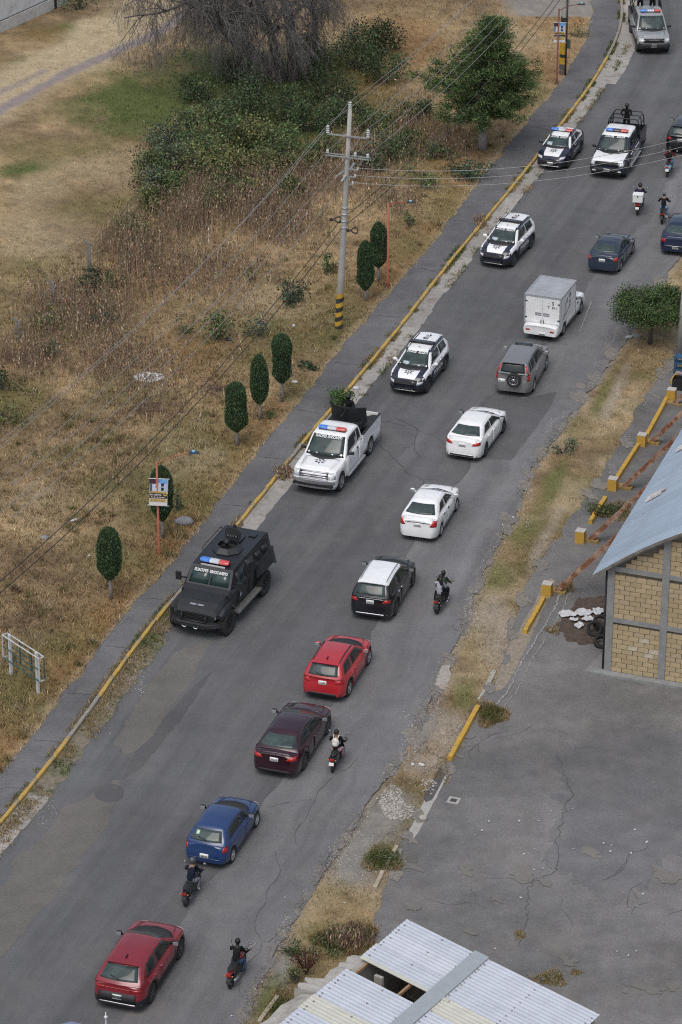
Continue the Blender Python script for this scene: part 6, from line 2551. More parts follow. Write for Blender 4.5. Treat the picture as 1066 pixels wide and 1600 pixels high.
def poles():
    B1 = G(529, 514, .1)
    H1 = h_at(529, 514, 172)
    r1, at1 = utility_pole('tall grey concrete utility pole with two crossarms by the lone pavement', B1, H1, (.55, 0), True)
    tips = {}
    insulator(r1, tuple(at1(1.0)), 1.1, .42)
    tips['top'] = B1 + at1(1.0) + Vector((0, 0, .42))
    z_a = h_at(529, 514, 212) / H1
    z_b = h_at(529, 514, 245) / H1
    arm = MB()
    c = at1(z_a)
    arm.beam(c - ACROSS * 1.05 + ROADDIR * -.12, c + ACROSS * 1.05 + ROADDIR * -.12, .06, .06)
    arm.build('crossarm', GALV, r1)
    for s in (-1, 1):
        p = c + ACROSS * s * 1.0 - ROADDIR * .12 + Vector((0, 0, .05))
        insulator(r1, tuple(p), 1.0, .40)
        tips['hv%d' % s] = B1 + p + Vector((0, 0, .44))
    c = at1(z_b)
    for q in (-.14, .14):
        MB().beam(c - ACROSS * 1.05 + ROADDIR * q, c + ACROSS * 1.1 + ROADDIR * q, .045, .05).build('crossarm', GALV, r1)
    for k, s in enumerate((-1.0, .38, 1.0)):
        p = c + ACROSS * s + Vector((0, 0, .05))
        insulator(r1, tuple(p), .8, .16)
        tips['lv%d' % k] = B1 + p + Vector((0, 0, .16))
    # short slanted brackets
    zc = h_at(529, 514, 275) / H1
    c = at1(zc)
    MB().beam(c - ACROSS * .1 - ROADDIR * .5 + Vector((0, 0, -.15)), c + ACROSS * .2 + ROADDIR * .6 + Vector((0, 0, .45)), .09, .06).build('bracket', GALV, r1)
    MB().beam(c - ACROSS * .45 - ROADDIR * .3, c - ACROSS * .1 + ROADDIR * .2 + Vector((0, 0, .2)), .07, .05).build('bracket', GALV, r1)
    for k in range(3):
        p = c + ACROSS * (.55 - .12 * k) + Vector((0, 0, .35 - .38 * k))
        MB().beam(c + Vector((0, 0, .35 - .38 * k)), p, .05, .05).build('service_arm', GALV, r1)
        insulator(r1, tuple(p), .6, .12)
        tips['sv%d' % k] = B1 + p + Vector((0, 0, .1))
    # bands and coiled cable
    zd = h_at(529, 514, 345) / H1
    for k in range(4):
        p = at1(zd + .03 * (k - 1))
        MB().tube([p - Vector((0, 0, .03)), p + Vector((0, 0, .03))], .165, 14).build('pole_band', GALV, r1)
    for s, off in ((-1, 0), (1, -.9)):
        c = at1(zd) + ACROSS * s * .42 + Vector((0, 0, off * .5))
        P = [c + Vector((math.cos(a) * .26, math.sin(a) * .2, .1 * math.sin(2 * a))) for a in np.linspace(0, 4 * math.pi, 26)]
        MB().tube(P, .035, 6).build('cable_coil', CABLE, r1)
    tips['t0'] = B1 + at1(zd) - ACROSS * .2
    tips['t1'] = B1 + at1(zd - .035) - ACROSS * .1
    # far striped pole
    B2 = G(879, 116, .1)
    r2, at2 = utility_pole('dark weathered utility pole with faded yellow paint near the top edge', B2, 11.5, (.1, .1), False)
    for z0, z1, m in ((.25, .55, BLK2), (.55, .95, YEL), (.95, 1.15, BLK2), (1.15, 2.9, YEL), (3.1, 3.4, BLK2)):
        z0, z1 = z0 + .12, z1 + .12
        MB().tube([at2(z0 / 11.5), at2(z1 / 11.5)], .21, 14, caps=False).build('paint_band', m, r2)
    r2.children[0].data.materials[0] = mat('pole_dark', (.10, .10, .095), rough=.85, var=.3, vscale=3)
    MB().box((.28, -.1, 1.9), (.25, .2, .5)).build('meter_box', mat('meter_green', (.04, .07, .06), rough=.6), r2)
    MB().tube([(.16, -.18, 0), (.16, -.18, 5.5)], .05, 8).build('conduit', BLK2, r2)
    # right-hand pole
    B3 = G(1062, 556, .05)
    r3, at3 = utility_pole('grey concrete utility pole cut by the right edge', B3, 12.0, (.4, 0), False, r0=.2)
    MB().beam(at3(.95) - ACROSS * .8, at3(.95) + ACROSS * .8, .09, .11).build('crossarm', GALV, r3)
    # ---- wires
    V = B2 - B1
    side = {'top': 0, 'hv-1': -1.0, 'hv1': 1.0, 'lv0': -1.0, 'lv1': .38, 'lv2': 1.0}
    n_ = 0
    names = {'top': 'topmost line', 'hv-1': 'left upper crossarm line', 'hv1': 'right upper crossarm line', 'lv0': 'left lower crossarm line', 'lv1': 'middle lower crossarm line', 'lv2': 'right lower crossarm line'}
    for k, a in tips.items():
        if k.startswith('sv'):
            continue
        if k in side:
            rad, m, sag = .012, WIRE, .9
            nm = names[k]
        else:
            rad, m, sag = .020, CABLE, 1.0
            nm = 'upper black cable' if k == 't0' else 'lower black cable'
        b = Vector(a) + V
        c = Vector(a) - V
        wire('thin grey %s from the tall pole up the road' % nm if k in side else 'thick %s from the tall pole up the road' % nm, (a, b), rad, m, sag)
        wire('thin grey %s from the tall pole down the field' % nm if k in side else 'thick %s from the tall pole down the field' % nm, (a, c), rad, m, sag)
    for k in range(3):
        wire('%s of three grey service wires crossing the road' % ('upper', 'middle', 'lower')[k], (tips['sv%d' % k], B3 + at3(.93 - .035 * k)), .012, WIRE, .75)


poles()


# ---------------------------------------------------------------- orange lamp posts and banners
def lamp_post(label, base_px, top_y, arm_px, lampcol, pm=None):
    b = G(*base_px, .1)
    H = h_at(*base_px, top_y)
    root = empty('lamp_post', b)
    tag(root, label, 'lamp post', 'orange lamp posts')
    MB().tube([(0, 0, -.1), (0, 0, .25), (0, 0, .3), (0, 0, H)], [.075, .075, .055, .045], 10).build('post', pm or ORANGE, root)
    MB().box((0, 0, .02), (.3, .3, .05)).build('base_plate', mat('plate_rust', (.12, .06, .04), rough=.8), root)
    # arm leans out over the pavement
    sx = arm_px[0] / 32.0
    dz = arm_px[1] / 29.0
    e = Vector((sx, -.15, H + dz))
    MB().tube([(0, 0, H - .1), Vector((0, 0, H)).lerp(e, .5) + Vector((0, 0, .05)), e], .022, 8).build('arm', pm or ORANGE, root)
    l_ = MB().box(e + Vector((.18, 0, .02)), (.42, .17, .07), taper=.8).build('lamp_head', lampcol, root)
    MB().box(e + Vector((.16, 0, .08)), (.12, .10, .06)).build('sensor', mat('sensor_blue', (.25, .45, .6), rough=.4), l_)
    return root, H


def banner(label, base_px, bot_y, top_y, off, w, tilt=0.0):
    b = G(*base_px, .1)
    z0, z1 = h_at(*base_px, bot_y), h_at(*base_px, top_y)
    h = z1 - z0
    root = empty('sale_banner', (b.x + off, b.y - .10, z0))
    root.rotation_euler = (R(-6), R(tilt), 0)
    tag(root, label, 'banner', 'for-sale banners on posts')
    c = lambda n, rgb: mat('banner_' + n, rgb, rough=.6, var=.10, vscale=9)
    sheet = MB().box((0, 0, h / 2), (w, .012, h)).build('sheet', c('pale', (.50, .58, .68)), root)
    P = [('sky', (-.02 * w, .92 * h), (.42 * w, .14 * h), (.10, .30, .62)), ('sky2', (.28 * w, .90 * h), (.38 * w, .18 * h), (.16, .38, .70)), ('logo_block', (-.33 * w, .90 * h), (.34 * w, .18 * h), (.06, .02, .035)),
         ('shade', (-.42 * w, .66 * h), (.10 * w, .28 * h), (.05, .06, .09)), ('pane', (.20 * w, .78 * h), (.15 * w, .11 * h), (.02, .025, .05)), ('pane', (.20 * w, .625 * h), (.15 * w, .12 * h), (.02, .025, .06)),
         ('pane', (-.12 * w, .70 * h), (.12 * w, .04 * h), (.03, .04, .08)), ('wall', (.40 * w, .66 * h), (.16 * w, .30 * h), (.45, .46, .62)),
         ('yellow', (-.05 * w, .50 * h), (.88 * w, .06 * h), (.45, .30, .06)), ('brown', (0, .365 * h), (.98 * w, .19 * h), (.045, .018, .016)), ('cream', (0, .20 * h), (.98 * w, .12 * h), (.62, .50, .28)), ('white', (0, .07 * h), (.98 * w, .12 * h), (.66, .64, .66))]
    for k, (n, (x, z), (sw, sh_), rgb) in enumerate(P):
        MB().box((x, -.008 - .0006 * k, z), (sw, .006, sh_)).build('print_' + n, c(n, rgb), sheet)
    for n in (10, 12):
        pass
    mb = MB().lathe([(.001, 0), (.11 * w, 0)], 18, axis='Y', c=(.36 * w, -.024, .44 * h))
    mb.build('print_disc', c('disc', (.60, .42, .10)), sheet)
    MB().lathe([(.001, 0), (.055 * w, 0)], 14, axis='Y', c=(.36 * w, -.026, .44 * h)).build('print_disc', c('dark', (.03, .03, .03)), sheet)
    for txt, x, z, hh, ww, m in (('EN VENTA', -.14 * w, .405 * h, .055 * h, .62 * w, WHITEINK), ):
        V, Fc, tw, th = text_shape(txt)
        MB().add([(x + a * ww / tw, -.026, z + q * hh / th) for a, q in V], Fc).build('print_lettering', m, sheet)
    mk = MB()
    for k in range(16):
        mk.box((-.42 * w + .052 * w * k, -.026, .20 * h), (.03 * w, .002, .085 * h))
    mk.build('print_digits', c('ochre', (.36, .22, .03)), sheet)
    mk = MB()
    for k in range(9):
        mk.box((-.38 * w + .085 * w * k, -.026, .32 * h), (.06 * w, .002, .022 * h))
    mk.build('print_line', WHITEINK, sheet)
    for z in (0, h):
        MB().tube([(-w / 2 - .06, 0, z), (w / 2 + .06, 0, z)], .018, 6).build('batten', mat('batten_white', (.6, .6, .58), rough=.6), root)


lamp_post('orange lamp post carrying a for-sale banner in front of a cypress', (249, 868), 722, (44, 14), mat('lamp_blue', (.02, .05, .10), rough=.4))
lamp_post('orange lamp post beside the two farthest clipped cypresses', (606, 447), 318, (30, 3), mat('lamp_dark', (.03, .03, .035), rough=.5))
lamp_post('rusty orange lamp post next to the yellow-painted pole at the top', (870, 131), 14, (36, 9), mat('lamp_dark', (.03, .03, .035), rough=.5), mat('post_rusty', (.17, .06, .045), rough=.7, var=.3, vscale=4))
banner('for-sale banner with house picture hanging on the nearer lamp post', (249, 868), 785, 745, .02, .76, 3)
banner('for-sale banner on the striped pole near the top edge', (872, 128), 63, 33, .0, .66, 0)


# ---------------------------------------------------------------- empty sign frame
def sign_frame():
    a, b = G(18, 1056, .1), G(60, 1084, .1)
    root = empty('sign_frame', (a + b) / 2, math.atan2((b - a).y, (b - a).x))
    tag(root, 'empty white and green metal sign frame on two posts in dry grass', 'sign frame')
    L = (b - a).length
    H = h_at(18, 1056, 992)
    wm = mat('frame_white', (.55, .57, .58), rough=.5, var=.1)
    gm = mat('frame_green', (.035, .09, .085), rough=.6, var=.2)
    for s in (-1, 1):
        MB().box((s * L / 2, 0, H / 2 - .05), (.10, .10, H + .1)).build('post', wm, root)
    z0, z1 = .72, H - .10
    wx = L / 2 + .32
    for d, m in ((-.12, wm), (.12, gm)):
        for z in (z0, z1):
            MB().box((0, d, z), (2 * wx, .035, .035)).build('rail', wm if z == z1 else gm, root)
        for x in (-wx, wx):
            MB().box((x, d, (z0 + z1) / 2), (.035, .035, z1 - z0 - .04)).build('stile', m, root)
        MB().box((0, d, (z0 + z1) / 2), (2 * wx - .04, .03, .03)).build('rail', gm, root)
    for x in (-L * .22, L * .2):
        MB().box((x, .12, (z0 + z1) / 2), (.05, .04, z1 - z0 - .05)).build('stile', gm, root)
    for x in (-wx, wx):
        for z in (z0, z1):
            MB().box((x, 0, z), (.03, .20, .03)).build('spacer', wm, root)


sign_frame()


# ---------------------------------------------------------------- fence in the field
def field_fence():
    posts = [(234, 304, 274), (140, 428, 382), (83, 482, 444), (30, 535, 504), (-40, 610, 575)]
    root = empty('wire_fence', G(140, 428, .1))
    tag(root, 'sagging wire fence with grey concrete posts across the field', 'fence')
    o = root.location
    m = mat('fence_post', (.22, .21, .20), rough=.9, var=.25, vscale=4)
    tops = []
    for x, y, t in posts:
        p = G(x, y, .1)
        H = h_at(x, y, t)
        q = p - o
        MB().box(q + Vector((0, 0, H / 2)), (.15, .15, H + .2), rz=R(20)).build('post', m, root)
        MB().beam(q + Vector((0, 0, H + .08)), q + Vector((-.28, -.1, H + .3)), .08, .08).build('post_tip', m, root)
        tops.append((q, H))
    wm = mat('fence_wire', (.16, .15, .14), rough=.7, metal=.3, var=.1)
    for (a, ha), (b, hb) in zip(tops, tops[1:]):
        for f in (.15, .35, .55, .75, .95):
            P = [a.lerp(b, t) + Vector((0, 0, (ha + (hb - ha) * t) * f - .12 * math.sin(math.pi * t) * f)) for t in np.linspace(0, 1, 8)]
            MB().tube(P, .007, 4, caps=False).build('strand', wm, root)
        n = int((b - a).length / .35)
        mb = MB()
        for k in range(1, n):
            t = k / n
            p = a.lerp(b, t)
            h = ha + (hb - ha) * t
            mb.tube([p + Vector((0, 0, h * .12)), p + Vector((0, 0, h * .93))], .005, 4, caps=False)
        w = mb.build('mesh_wires', wm, root)
        w['kind'] = 'stuff'


field_fence()


def back_wall():
    a, b, c = G(-90, 96), G(84, 17), G(104, 8)
    d = (b - a)
    root = empty('boundary_wall', a, math.atan2(d.y, d.x))
    tag(root, 'white boundary wall with rough plinth in the top left corner', 'wall')
    L = d.length
    wm = mat('limewash', (.60, .62, .64), rough=.9, var=.12, vscale=1.5, second=(.36, .36, .36), sscale=.9, sthresh=.62)
    pm = mat('plinth_render', (.52, .52, .51), rough=.95, var=.2, vscale=4, bump=.5)
    n = 8
    for k in range(n):
        MB().box((L * (k + .5) / n, .14, 1.95), (L / n - .02, .2, 2.2)).build('panel', wm, root)
    MB().box((L / 2, .10, .42), (L, .34, .84)).build('plinth', pm, root)
    MB().box((L / 2, .04, .86), (L, .1, .06)).build('rail', mat('rail_dark', (.07, .07, .07), rough=.7), root)
    MB().box((L + .12, .05, 1.5), (.22, .3, 3.1)).build('gate_post', mat('gate_dark', (.03, .025, .022), rough=.7), root)
    MB().box((L + .9, .16, .6), (1.3, .3, 1.3)).build('plinth', pm, root)


back_wall()


# ---------------------------------------------------------------- warehouse
WH_ANG = R(-19.5)


def warehouse():
    o = G(943.6, 1050)
    root = empty('warehouse', o, WH_ANG)
    tag(root, 'yellow block warehouse with arched pale blue metal roof', 'building')
    Wd, eave, rise = 16.0, 4.72, 3.35
    arc = lambda x: eave + rise * (1 - (1 - x / 8.0) ** 2)
    cm = mat('frame_concrete', (.225, .23, .23), rough=.9, var=.22, vscale=3, bump=.4, bscale=20)
    mort = mat('mortar', (.19, .165, .125), rough=.95, var=.25, vscale=6)
    bmats = [mat('block_%d' % k, c, rough=.9, var=.16, vscale=3, bump=.4, bscale=18, second=(c[0] * .8, c[1] * .74, c[2] * .62), sscale=1.3, sthresh=.6) for k, c in enumerate(
        [(.39, .31, .19), (.36, .285, .175), (.42, .335, .21), (.38, .305, .20)])]
    whit = mat('block_limed', (.46, .40, .31), rough=.95, var=.25, vscale=5)
    # backing wall (mortar) with the arched top
    P = [(x, arc(x) - .12) for x in np.linspace(0, Wd, 33)]
    poly = [(0, 0)] + [] + [(Wd, 0)] + list(reversed(P))
    M = Matrix.Translation((0, .18, 0)) @ Matrix.Rotation(R(90), 4, 'X')
    MB().prism(poly, -.07, .05, M=M).build('backing_wall', mort, root)
    # concrete frame
    colx = [0.0, 2.30, 4.6, 6.9, 9.2, 11.5, 13.8, 16.0]
    for x in colx:
        xx = x + (.15 if x == 0 else -.15 if x == Wd else 0)
        h = arc(min(max(xx, .15), Wd - .15)) - .15
        MB().box((xx, .12, h / 2), (.28, .36, h)).build('column', cm, root)
    for z in (2.40, 4.62):
        for a, b in zip(colx, colx[1:]):
            x0 = a + (.29 if a == 0 else .14)
            x1 = b - (.29 if b == Wd else .14)
            MB().box(((x0 + x1) / 2, .12, z), (x1 - x0, .34, .20)).build('tie_beam', cm, root)
    P = [(x, arc(x)) for x in np.linspace(0, Wd, 33)]
    for k in range(32):
        (xa, za), (xb, zb) = P[k], P[k + 1]
        V = [(xa, -.07, za - .02), (xb, -.07, zb - .02), (xb, -.07, zb - .26), (xa, -.07, za - .26), (xa, .30, za - .02), (xb, .30, zb - .02), (xb, .30, zb - .26), (xa, .30, za - .26)]
        if k == 0:
            acc = MB()
        acc.add(V, [(3, 2, 1, 0), (0, 1, 5, 4), (7, 6, 2, 3)])
    acc.build('arch_beam', cm, root)
    MB().box((Wd / 2 - .2, -.20, .05), (Wd + .6, .34, .14)).build('plinth', cm, root)
    # blocks, one by one in the two bays that are seen
    bw, bh, g = .405, .185, .022
    full = MB().box((0, 0, 0), (bw, .12, bh)).mesh(bmats[0], 'block')
    meshes = []
    for m in bmats + [whit]:
        q = full.copy()
        q.materials[0] = m
        meshes.append(q)
    stuff = MB()
    for bay in range(len(colx) - 1):
        x0 = colx[bay] + (.29 if bay == 0 else .14) + .005
        x1 = colx[bay + 1] - (.29 if bay == 6 else .14) - .005
        for zlo, zhi in ((.13, 2.295), (2.505, 4.515), (4.725, 8.2)):
            row = 0
            z = zlo + bh / 2
            while z + bh / 2 < zhi:
                x = x0 - (bw + g) * (.5 if row % 2 else 0) + rnd.uniform(-.03, 0)
                while x < x1:
                    a, b = max(x, x0), min(x + bw, x1)
                    x += bw + g
                    if b - a < .05:
                        continue
                    if z + bh / 2 > min(arc(a), arc(b)) - .25:
                        continue
                    if bay < 2:
                        limed = (1.05 < z < 1.45 and .9 < a < 1.9 and rnd.random() < .6) or (1.5 < z < 1.75 and rnd.random() < .35)
                        ob = link('block', meshes[4] if limed else rnd.choice(meshes[:4]), root, ((a + b) / 2, .035 + rnd.uniform(-.006, .006), z + rnd.uniform(-.003, .003)), (0, rnd.uniform(-.006, .006), 0))
                        ob.scale = ((b - a) / bw, 1, 1)
                    else:
                        stuff.box(((a + b) / 2, .035, z), (b - a, .12, bh))
                z += bh + g
                row += 1
    s = stuff.build('far_blocks', bmats[0], root)
    s['kind'] = 'stuff'
    # side and far walls
    Ld = 24.0
    MB().box((.10, Ld / 2 + .3, eave / 2 - .1), (.2, Ld, eave - .2)).build('side_wall', cm, root)
    MB().box((Wd - .10, Ld / 2 + .3, eave / 2 - .1), (.2, Ld, eave - .2)).build('side_wall', cm, root)
    MB().tube([(-.10, .25, 0), (-.10, .25, eave - .1)], .05, 8).build('downpipe', BLK2, root)
    # roof panels
    rm = [mat('roof_sheet_%d' % k, c, rough=.45, metal=.25, var=.08, vscale=1.2) for k, c in enumerate([(.38, .465, .57), (.355, .435, .535), (.40, .485, .59)])]
    xs = np.linspace(-.55, Wd + .55, 27)
    prof = []
    pw = .92
    for k in range(2):
        y = pw * k / 2
        prof += [(y, .0), (y + .03, .010), (y + .075, .010), (y + .105, .0)]
    prof.append((pw + .012, 0))
    V, F = [], []
    for x in xs:
        z = arc(x) if 0 <= x <= Wd else (eave + (x if x < 0 else Wd - x) * .80)
        for (y, h) in prof:
            V.append((x, y, z + h))
    n = len(prof)
    for i in range(len(xs) - 1):
        for k in range(n - 1):
            F.append((i * n + k, (i + 1) * n + k, (i + 1) * n + k + 1, i * n + k + 1))
    pm = [MB().add(V, F).mesh(m, 'roof_panel') for m in rm]
    k = 0
    y = -.38
    while y < Ld:
        link('roof_panel', rnd.choice(pm), root, (0, y, .03 + .004 * (k % 2)))
        y += pw
        k += 1
    V2 = [(x, yy, (arc(x) if 0 <= x <= Wd else (eave + (x if x < 0 else Wd - x) * .80)) + zz) for x in xs for yy, zz in ((-.40, .07), (-.40, -.06), (-.36, -.06))]
    F2 = []
    for i in range(len(xs) - 1):
        for q in range(2):
            F2.append((i * 3 + q, i * 3 + q + 1, (i + 1) * 3 + q + 1, (i + 1) * 3 + q))
    MB().add(V2, F2).build('verge_trim', mat('verge_rust', (.16, .14, .12), rough=.8, var=.4, vscale=4), root)
    # rusty steel legs that run from footings up through the eaves
    rust = mat('rusted_steel', (.19, .075, .04), rough=.85, var=.35, vscale=5, second=(.36, .25, .18), sscale=2.6, sthresh=.52, bump=.4)
    inv = Matrix.Rotation(-WH_ANG, 3, 'Z')
    for k, (bx, by) in enumerate([(868, 925), (920, 845), (973, 762), (1016, 692), (1052, 632)]):
        p = inv @ (G(bx, by) - o)
        foot = Vector((p.x, p.y, .12))
        topp = Vector((.75, p.y + .0, arc(.75) + .06))
        leg = MB()
        leg.beam(foot, topp, .20, .03)
        d = (topp - foot).normalized()
        sd = d.cross(Vector((0, 0, 1))).normalized()
        up = sd.cross(d)
        for s in (-1, 1):
            leg.beam(foot + sd * s * .10 - up * .08, topp + sd * s * .10 - up * .08, .02, .18)
        leg.build('rusty_leg', rust, root)
        # lacing seen on the legs' upper face
        fl = MB().box((.30, p.y, arc(.30) + .10), (.75, .50, .05), M=Matrix.Rotation(R(-38), 3, 'Y')).build('roof_flashing', mat('flashing_white', (.55, .54, .52), rough=.7, var=.3, vscale=6, second=(.25, .10, .05), sscale=4, sthresh=.6), root)
        MB().box((foot.x + .02, foot.y, .06), (.85, .38, .12)).build('footing', mat('footing_yellow', (.30, .20, .05), rough=.9, var=.3, vscale=5, second=(.2, .17, .13), sscale=3, sthresh=.55), root)


warehouse()


# ---------------------------------------------------------------- low yellow walls and posts of the yard
def yard_edge():
    ym = mat('wall_yellow', (.47, .285, .045), rough=.8, var=.16, vscale=4, second=(.30, .22, .10), sscale=2.2, sthresh=.64)
    cm = mat('wall_cap', (.42, .40, .37), rough=.9, var=.15)
    names = ['nearest the brick corner', 'second from the brick corner', 'third from the brick corner', 'fourth from the brick corner', 'beside the black bin']
    for k, (x, y) in enumerate([(855, 930), (907, 847), (957.5, 765), (1003, 696), (1049, 625)]):
        r = empty('bollard', G(x, y), R(-19.5))
        tag(r, 'square yellow concrete bollard with pale top, %s' % names[k], 'bollard', 'yellow bollards along the yard edge')
        MB().box((0, 0, .27), (.40, .40, .56), taper=.97).build('block', ym, r)
        MB().box((0, 0, .562), (.395, .395, .025)).build('cap', cm, r)
    K = [((820, 991), (850, 938), 'ending at the nearest bollard'), ((922, 819), (946, 781), 'in front of the grass tuft'), ((964, 750), (998, 697), 'between third and fourth bollards'), ((1010, 684), (1044, 622), 'leading to the bin'),
         ((703, 1189), (747, 1108), 'at the grass island'), ((1050, 600), (1066, 576), 'beside the blue rack')]
    for a, b, n in K:
        a, b = G(*a), G(*b)
        d = b - a
        r = MB()
        L = d.length
        sec = [(-.10, -.05), (.10, -.05), (.09, .18), (.07, .20), (-.07, .20), (-.09, .18)]
        loft([[(e, y, z + rnd.uniform(-.01, .01)) for y, z in sec] for e in np.linspace(-L / 2, L / 2, 7)]).build('low_wall', ym, None, (a + b) / 2, (0, 0, math.atan2(d.y, d.x)))
        ob = COL.objects[-1]
        tag(ob, 'low yellow concrete kerb wall %s' % n, 'low wall', 'low yellow walls along the yard')
    pl = mat('old_kerb', (.34, .29, .22), rough=.9, var=.25, vscale=5)
    for a, b, n in (((586, 1391), (598, 1365), 'bare concrete kerb fragment by the green tuft'), ((604, 1355), (620, 1325), 'bare concrete kerb fragment above the green tuft'), ((405, 1600), (434, 1560), 'ochre kerb fragment left of the tin-roofed shed')):
        a, b = G(*a), G(*b)
        d = b - a
        ob = loft([[(e, y, z + rnd.uniform(-.015, .015)) for y, z in [(-.08, -.05), (.08, -.05), (.07, .13), (-.07, .13)]] for e in np.linspace(-d.length / 2, d.length / 2, 6)]).build('kerb_fragment', pl, None, (a + b) / 2, (0, 0, math.atan2(d.y, d.x)))
        tag(ob, n, 'kerb')
    # blue rack and black bin at the right edge
    r = empty('metal_rack', G(1063, 583), R(-19))
    tag(r, 'blue metal rack at the foot of the right-hand pole', 'rack')
    bm_ = mat('rack_blue', (.03, .09, .17), rough=.5, var=.2)
    for x in (-.25, .45):
        for y in (-.2, .2):
            MB().box((x, y, .45), (.05, .05, .9)).build('leg', bm_, r)
    for z in (.2, .55, .88):
        MB().box((.1, 0, z), (.78, .46, .04)).build('shelf', bm_, r)
    r = empty('waste_bin', G(1060, 607), R(-19))
    tag(r, 'open black bin with a pale slab behind the last bollard', 'bin')
    bk = mat('bin_black', (.02, .02, .022), rough=.5, var=.2)
    for s in (-1, 1):
        MB().box((s * .24, 0, .28), (.03, .5, .56)).build('side', bk, r)
        MB().box((0, s * .25, .28), (.45, .03, .56)).build('side', bk, r)
    MB().box((0, 0, .05), (.45, .47, .04)).build('floor', bk, r)
    MB().box((.02, .42, .60), (.5, .26, .05)).build('slab', mat('slab_pink', (.25, .20, .19), rough=.9, var=.2), r)
    MB().ell((0, 0, .16), (.16, .14, .10), 8, 5, jit=.1).build('rubbish', mat('rag_grey', (.35, .35, .35), rough=.9), r)


yard_edge()


# ---------------------------------------------------------------- tin-roofed shed in the lower right corner
def shed():
    z0 = 2.9
    A, B, C = G(637, 1437, z0), G(935, 1585, z0 - .8), G(440, 1597, z0)
    B.z = z0
    e1 = (B - A).normalized()
    ang = math.atan2(e1.y, e1.x)
    root = empty('tin_roof_shed', (A.x, A.y, 0), ang)
    tag(root, 'low shed with white corrugated roof missing one sheet', 'building')
    inv = Matrix.Rotation(-ang, 3, 'Z')
    loc = lambda px, py, z=z0: inv @ (G(px, py, z) - Vector((A.x, A.y, 0)))
    LB = (B - A).length
    LC = abs(loc(440, 1597).y)
    hole0, hole1 = loc(566, 1508), loc(685, 1566, z0 - .4)
    split = loc(748, 1497, z0 - .3).x
    m_w = [mat('tin_white_%d' % k, c, rough=.5, metal=.15, var=.10, vscale=1.3) for k, c in enumerate([(.50, .53, .59), (.48, .51, .57), (.52, .55, .60)])]
    m_c = mat('tin_cream', (.49, .49, .43), rough=.6, var=.1, vscale=2)
    slope = .8 / LB
    rt = (0, math.atan(slope), 0)
    zt = lambda x: z0 - slope * x
    pw = .86
    waves = 5
    ny = waves * 6

    def sheet(L, seed):
        V, F = [], []
        for i, x in enumerate((0, L * .25, L * .5, L * .75, L)):
            for k in range(ny + 1):
                y = -pw * 1.03 * k / ny
                V.append((x, y, .012 * math.cos(2 * math.pi * waves * 1.03 * k / ny)))
        for i in range(4):
            for k in range(ny):
                a = i * (ny + 1) + k
                F.append((a, a + ny + 1, a + ny + 2, a + 1))
        return MB().add([(x, y, z) for x, y, z in V], [tuple(reversed(f)) for f in F], 0, True)
    n = int(math.ceil((LC + 5.0) / pw))
    hk = int(-hole0.y / pw)
    over = .0
    L1, L2 = split + .05, LB - split + .1
    mA = [sheet(L1, k).mesh(m, 'roof_sheet') for k, m in enumerate(m_w)] + [sheet(L1, 9).mesh(m_c, 'roof_sheet')]
    mB = [sheet(L2, k).mesh(m, 'roof_sheet') for k, m in enumerate(m_w)] + [sheet(L2, 9).mesh(m_c, 'roof_sheet')]
    mS = sheet(L1 - (hole1.x - 0) - .25, 3).mesh(m_c, 'roof_sheet')
    for k in range(n):
        y = -k * pw
        zz = z0 + .006 * (k % 2)
        jitter = rnd.uniform(-.05, .05)
        cream = k == hk + 3
        if k == hk:
            link('roof_sheet', mS, root, (hole1.x + .25, y, zz - slope * (hole1.x + .25)), rt)
        else:
            link('roof_sheet', mA[3] if cream else rnd.choice(mA[:3]), root, (-.06 + jitter, y, zz), rt)
        link('roof_sheet', mB[3] if k in (hk, hk + 3) else rnd.choice(mB[:3]), root, (split - .02, y, zz + .012 - slope * split), rt)
    # narrow cream lap along the upper side of the hole
    MB().beam((.0, -hk * pw - .09, zt(0) + .045), (hole1.x + .3, -hk * pw - .09, zt(hole1.x + .3) + .045), .16, .02).build('lap_strip', m_c, root)
    # cover strip
    MB().box((split, -n * pw / 2, zt(split) + .06), (.55, n * pw + .1, .03), M=Matrix.Rotation(rt[1], 3, 'Y')).build('cover_strip', mat('strip_grey', (.34, .38, .40), rough=.5, metal=.2, var=.1), root)
    # screws in rows
    sc = MB()
    for x in (.12, L1 * .5, L1 - .35, split + .35, split + L2 * .5, split + L2 - .15):
        for k in range(n):
            if k == hk and x < hole1.x + .2:
                continue
            for q in ((0, 2, 4) if x < .2 or x > split else (1,)):
                sc.box((x + rnd.uniform(-.02, .02), -k * pw - pw * (q) / 5.0, zt(x) + .032), (.045, .045, .03))
    s = sc.build('roof_screws', mat('screw_dark', (.22, .22, .23), rough=.6), root)
    s['kind'] = 'stuff'
    # walls, beams
    wm = mat('shed_block', (.30, .28, .25), rough=.95, var=.2, vscale=3)
    D = n * pw
    MB().box((LB / 2, -.22, z0 / 2 - .45), (LB - .1, .18, z0 - .9)).build('wall', wm, root)
    MB().box((LB - .2, -D / 2, z0 / 2 - .5), (.18, D - .6, z0 - 1.0)).build('wall', wm, root)
    MB().box((.12, -D / 2, z0 / 2 - .05), (.18, D - .6, z0 - .1)).build('wall', wm, root)
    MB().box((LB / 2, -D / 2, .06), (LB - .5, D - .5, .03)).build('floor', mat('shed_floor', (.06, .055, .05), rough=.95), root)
    wood = mat('purlin_wood', (.30, .19, .10), rough=.85, var=.25, vscale=6)
    for x in (.25, hole1.x * .62, L1 - .1, split + L2 * .5):
        MB().box((x, -D / 2, zt(x) - .09), (.08, D - .7, .10)).build('purlin', wood, root)
    MB().box((hole1.x * .3, -hk * pw - pw * .5, 1.4), (.3, .12, 2.7)).build('inner_partition', wm, root)
